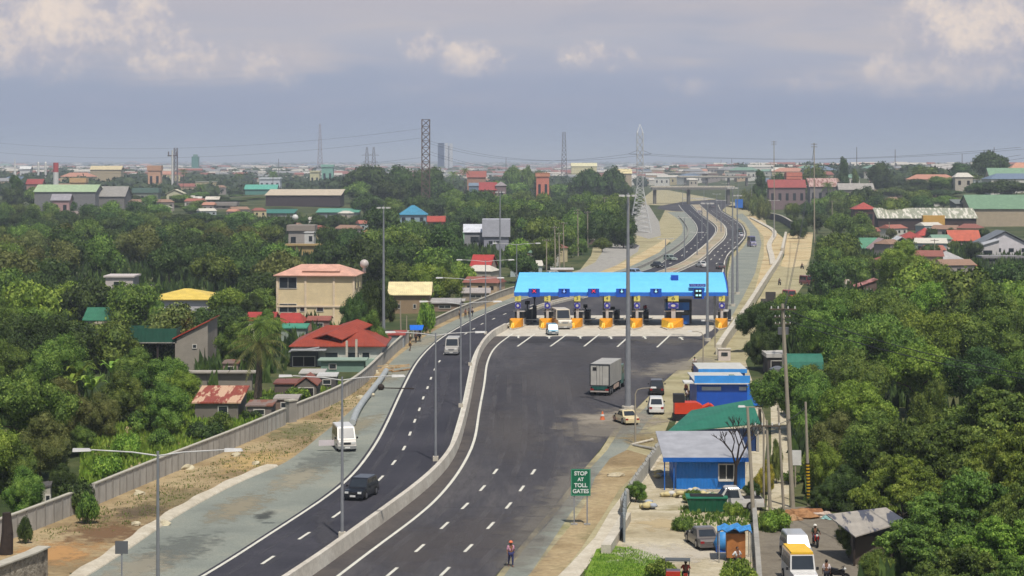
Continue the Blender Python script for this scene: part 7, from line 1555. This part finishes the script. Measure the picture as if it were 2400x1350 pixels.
backsign(1790, 745, 700, 722, 14, 'narrow dark board left of the dark board at the ramp', (90,86,82))
t = thing('guard_booth', 'small pinkish-white guard box at the foot of the ramp parapet', 'booth', G(1698, 846)[:2]+(0,)); m = MB(); m.cbox(0,.6,0,1.7,1.2,1.6); m.build('wall', mat('booth_pink', S(214,200,190), .7), t); m = MB(); m.cbox(0,-.03,.7,.9,.05,.5); m.build('window', M_glass, t); m = MB(); m.cbox(0,.6,1.6,1.9,1.4,.12); m.build('roof', M_conc, t)
# ================================================================ distant town and woods
rr = random.Random(21)
WALLC = [(206,200,188),(186,176,160),(160,150,144),(214,210,200),(196,170,140),(150,140,134),(176,186,186),(206,190,150)]
ROOFC = [(166,104,88),(146,92,80),(190,184,172),(140,140,140),(120,150,130),(206,200,186),(150,120,100),(110,126,146),(186,134,112)]
def farhouse_mesh(i):
    m = MB(); w, d, h = [(12,9,5),(9,9,7),(18,10,5),(26,14,8),(8,8,6),(14,10,9)][i % 6]; m.k = 0; m.box(-w/2,0,-4,w/2,d,h)
    for q in range(max(1, int(w/4))): m.k = 2; x = -w/2+(q+.5)*w/max(1, int(w/4)); m.box(x-.7,-.08,h*.45,x+.7,-.01,h*.75)
    m.k = 1
    if i % 3 == 2: m.box(-w/2-.3,-.3,h+.02,w/2+.3,d+.3,h+.4)
    else:
        r = 2.2 if w < 20 else 3.2
        m.add([(-w/2-.5,-.5,h),(w/2+.5,-.5,h),(w/2+.5,d+.5,h),(-w/2-.5,d+.5,h),(-w/2+.2*w*(i%2),d/2,h+r),(w/2-.2*w*(i%2),d/2,h+r)], [(0,1,5,4),(2,3,4,5),(1,2,5),(3,0,4),(3,2,1,0)])
    me = bpy.data.meshes.new('far_house'); me.from_pydata(m.v, [], m.f); wc = WALLC[i % len(WALLC)]; rc = ROOFC[(i*5+i//3) % len(ROOFC)]
    for q in (mat('far_wall_%d' % (i % len(WALLC)), S(*wc), .9), mat('far_roof_%d' % ((i*5+i//3) % len(ROOFC)), S(*rc), .8), M_dark): me.materials.append(q)
    me.polygons.foreach_set('material_index', m.mi); me.update(); return me, wc, rc
FH = [farhouse_mesh(i) for i in range(24)]
def cname(c):
    r, g, b = c
    if r > 195 and g > 180: return 'cream' if b < 170 else 'white'
    if r > g*1.35: return 'red' if r < 180 or g < 100 else 'orange'
    if g > r+5: return 'green' if g > b else 'blue-green'
    if b > r+8: return 'blue-grey'
    return 'grey' if abs(r-b) < 26 else 'tan'
PLACES = [(0,330,'on the plain behind the green-rimmed warehouse'),(330,620,'on the plain around the antenna pole'),(620,830,'beyond the dark flat-roofed warehouse'),(830,1150,'behind the tree belt below the office tower'),
          (1150,1440,'on the far plain left of the silver pylon'),(1440,1600,'on the far plain left of the overpass'),(1600,1800,'in the far town above the overpass'),(1800,2050,'behind the red-roofed pavilion near the horizon'),(2050,2240,'on the skyline beyond the right tree belt'),(2240,2500,'beyond the upper green-roofed building')]
cnt = 0; tries = 0; taken = []
while cnt < 290 and tries < 6000:
    tries += 1
    px = rr.uniform(-80, 2480); py = HY+rr.choice([rr.uniform(9, 22), rr.uniform(14, 38), rr.uniform(26, 78)])
    if 1480 < px < 1790 and py > 440: continue
    if 1250 < px < 1480 and py > 445: continue
    if 815 < px < 1060 and py > 398: continue
    p = GH(px, py)
    if any(abs(p[0]-q[0]) < 13 and abs(p[1]-q[1]) < 30 for q in taken): continue
    taken.append(p); i = rr.randrange(24); me, wc, rc = FH[i]; sc_ = 1.0 if p[1] < 3500 else 1.0+(p[1]-3500)/6000
    o = bpy.data.objects.new('far_house', me); col.objects.link(o); o.location = p; o.rotation_euler = (0, 0, rr.uniform(-.6, .6)); o.scale = (sc_*1.15, sc_, sc_*rr.uniform(.8, 1.2))
    pl_ = [s for a, b, s in PLACES if a <= px < b or (px < 0 and a == 0)][0]
    tag(o, '%s house with %s roof %s' % (cname(wc), cname(rc), pl_), 'house', 'houses of the distant town'); cnt += 1
FILL = [((2000,2400),(528,560),34,'near the long rusty shed'),((2060,2300),(575,640),30,'beside the grey-roofed house'),((1280,1460),(535,575),24,'by the junction behind the toll roof'),((1215,1420),(590,640),18,'just behind the toll roof'),((600,900),(505,560),30,'in the trees below the teal sheds'),((1050,1200),(560,690),16,'beside the tall mast left of the plaza'),((1985,2260),(440,475),26,'in the right tree belt'),((280,620),(470,505),30,'at the top edge of the left wood')]
for (xa, xb), (ya, yb), n, pl_ in FILL:
    for _ in range(n//2):
        px = rr.uniform(xa, xb); py = rr.uniform(ya, yb)+12; p = GH(px, py); i = rr.choice([0, 1, 4, 6, 7, 10, 12, 13, 16, 18, 19, 22])
        if any(abs(p[0]-q[0]) < 11 and abs(p[1]-q[1]) < 20 for q in taken): continue
        if p[1] < py2Y(482) and WB(min(p[1], py2Y(650)))-4 < p[0] < E2(p[1])+14 and px > 1200: continue
        taken.append(p); me, wc, rc = FH[i]; o = bpy.data.objects.new('shack', me); col.objects.link(o); o.location = p; o.rotation_euler = (0, 0, rr.uniform(-.7, .7)); s_ = rr.uniform(.55, .8); o.scale = (s_, s_, s_*.85)
        tag(o, '%s shack with %s roof %s' % (cname(wc), cname(rc), pl_), 'shack', 'shacks among the trees')
k_ = 0
while k_ < 34:
    px = rr.uniform(1500, 1790); py = rr.uniform(396, 432); p = GH(px, py)
    if any(abs(p[0]-q[0]) < 11 and abs(p[1]-q[1]) < 20 for q in taken): k_ += 1; continue
    taken.append(p); me, wc, rc = FH[rr.randrange(24)]; o = bpy.data.objects.new('far_house', me); col.objects.link(o); o.location = p; o.rotation_euler = (0, 0, rr.uniform(-.7, .7)); k_ += 1
    tag(o, '%s house with %s roof just beyond the overpasses' % (cname(wc), cname(rc)), 'house', 'houses of the distant town')
# the rest of the town that nobody could count
m = MB()
for i in range(3800):
    Y = 2300*math.exp(rr.random()*2.1); x = rr.uniform(-.28, .30)*Y*1.15; w = rr.uniform(9, 30)*(1+Y/12000); d = rr.uniform(8, 16); h = rr.uniform(4, 11)*(1+Y/14000); z = min(24, hz(x, Y))-1
    k = rr.randrange(5); m.k = k; m.box(x-w/2, Y, z, x+w/2, Y+d, z+h); m.k = 5+rr.randrange(3)
    m.add([(x-w/2-.4,Y-.4,z+h),(x+w/2+.4,Y-.4,z+h),(x+w/2+.4,Y+d+.4,z+h),(x-w/2-.4,Y+d+.4,z+h),(x-w/2,Y+d/2,z+h+2.4),(x+w/2,Y+d/2,z+h+2.4)], [(0,1,5,4),(2,3,4,5),(1,2,5),(3,0,4)])
o = m.build('distant_town', [mat('far_wall_%d' % i, S(*WALLC[i]), .9) for i in range(5)]+[mat('far_roof_%d' % i, S(*ROOFC[i]), .8) for i in (1,2,3)]); tag(o, 'countless tiny roofs of the far town dissolving in haze under the horizon', 'town'); o['kind'] = 'stuff'
U = MB(); U.ball((0,0,0), 1, 7, 5); base = np.array(U.v); nb_ = len(base)
VV = []; FF = []; QQ = []; off_ = 0
for i in range(6200):
    Y = 1420*math.exp(rr.random()**.85*2.4); x = rr.uniform(-.28, .30)*Y*1.12; r = rr.uniform(3.5, 6.5)*(1+Y/7000)
    if Y < 2100 and 50 < x < .135*Y: continue
    if Y < 2000 and (x > .05*Y and x < .115*Y): continue
    if (x > .085*Y and x < .10*Y) and Y < 5000: continue
    if any(abs(x/Y-q[0]/q[1])*Y < 11+r and 0 < q[1]-Y < 160 for q in taken): continue
    z = min(24, hz(x, Y)); sx = np.array([r*rr.uniform(1.0,1.6), r, r*rr.uniform(.7, 1.0)]); ce = np.array([x, Y, z+r*.5])
    q = base*sx*.85*(1+.35*npr.rand(nb_, 1))+ce; VV.append(q); FF += [tuple(int(j)+off_ for j in f) for f in U.f]; off_ += nb_
    if Y < 4200:
        n = 110 if Y < 2500 else 50; d = npr.normal(size=(n, 3)); d[:, 2] = abs(d[:, 2])*.9; d[:, 1] -= .3; d /= np.linalg.norm(d, axis=1)[:, None]; p = ce+d*sx*(.85+.4*npr.rand(n, 1))
        a = npr.normal(size=(n, 3)); b = np.cross(a, d); s_ = (.5+.5*npr.rand(n, 1))*r*.16; Q = np.stack([p-a*s_, p-b*s_, p+a*s_, p+b*s_], 1).reshape(-1, 3)
        VV.append(Q); FF += [(off_+4*k, off_+4*k+1, off_+4*k+2, off_+4*k+3) for k in range(n)]; off_ += 4*n
m = MB(); m.v = np.concatenate(VV).tolist(); m.f = FF; m.mi = [0]*len(FF)
o = m.build('distant_woods', leaf_mat('leaves_far', S(40,58,30), S(58,80,40), S(84,100,54))); tag(o, 'far-off wooded plain that reads as one dark green mass below the horizon', 'woods'); o['kind'] = 'stuff'
# ================================================================ haze
hm = bpy.data.materials.new('haze_air'); hm.use_nodes = True; ht = NT(hm.node_tree); ht.n.clear()
ho = ht.n.new('ShaderNodeOutputMaterial'); pv_ = ht.n.new('ShaderNodeVolumePrincipled'); pv_.inputs['Color'].default_value = (.80, .88, 1, 1); pv_.inputs['Density'].default_value = 0.00015; pv_.inputs['Anisotropy'].default_value = 0.0
ht.l.new(pv_.outputs[0], ho.inputs['Volume'])
m = MB(); m.box(-9500, -350, -1.5, 10500, 33000, 95); o = m.build('haze', hm); o['kind'] = 'stuff'; o['label'] = 'thin pale haze lying over the whole plain'; o['category'] = 'haze'
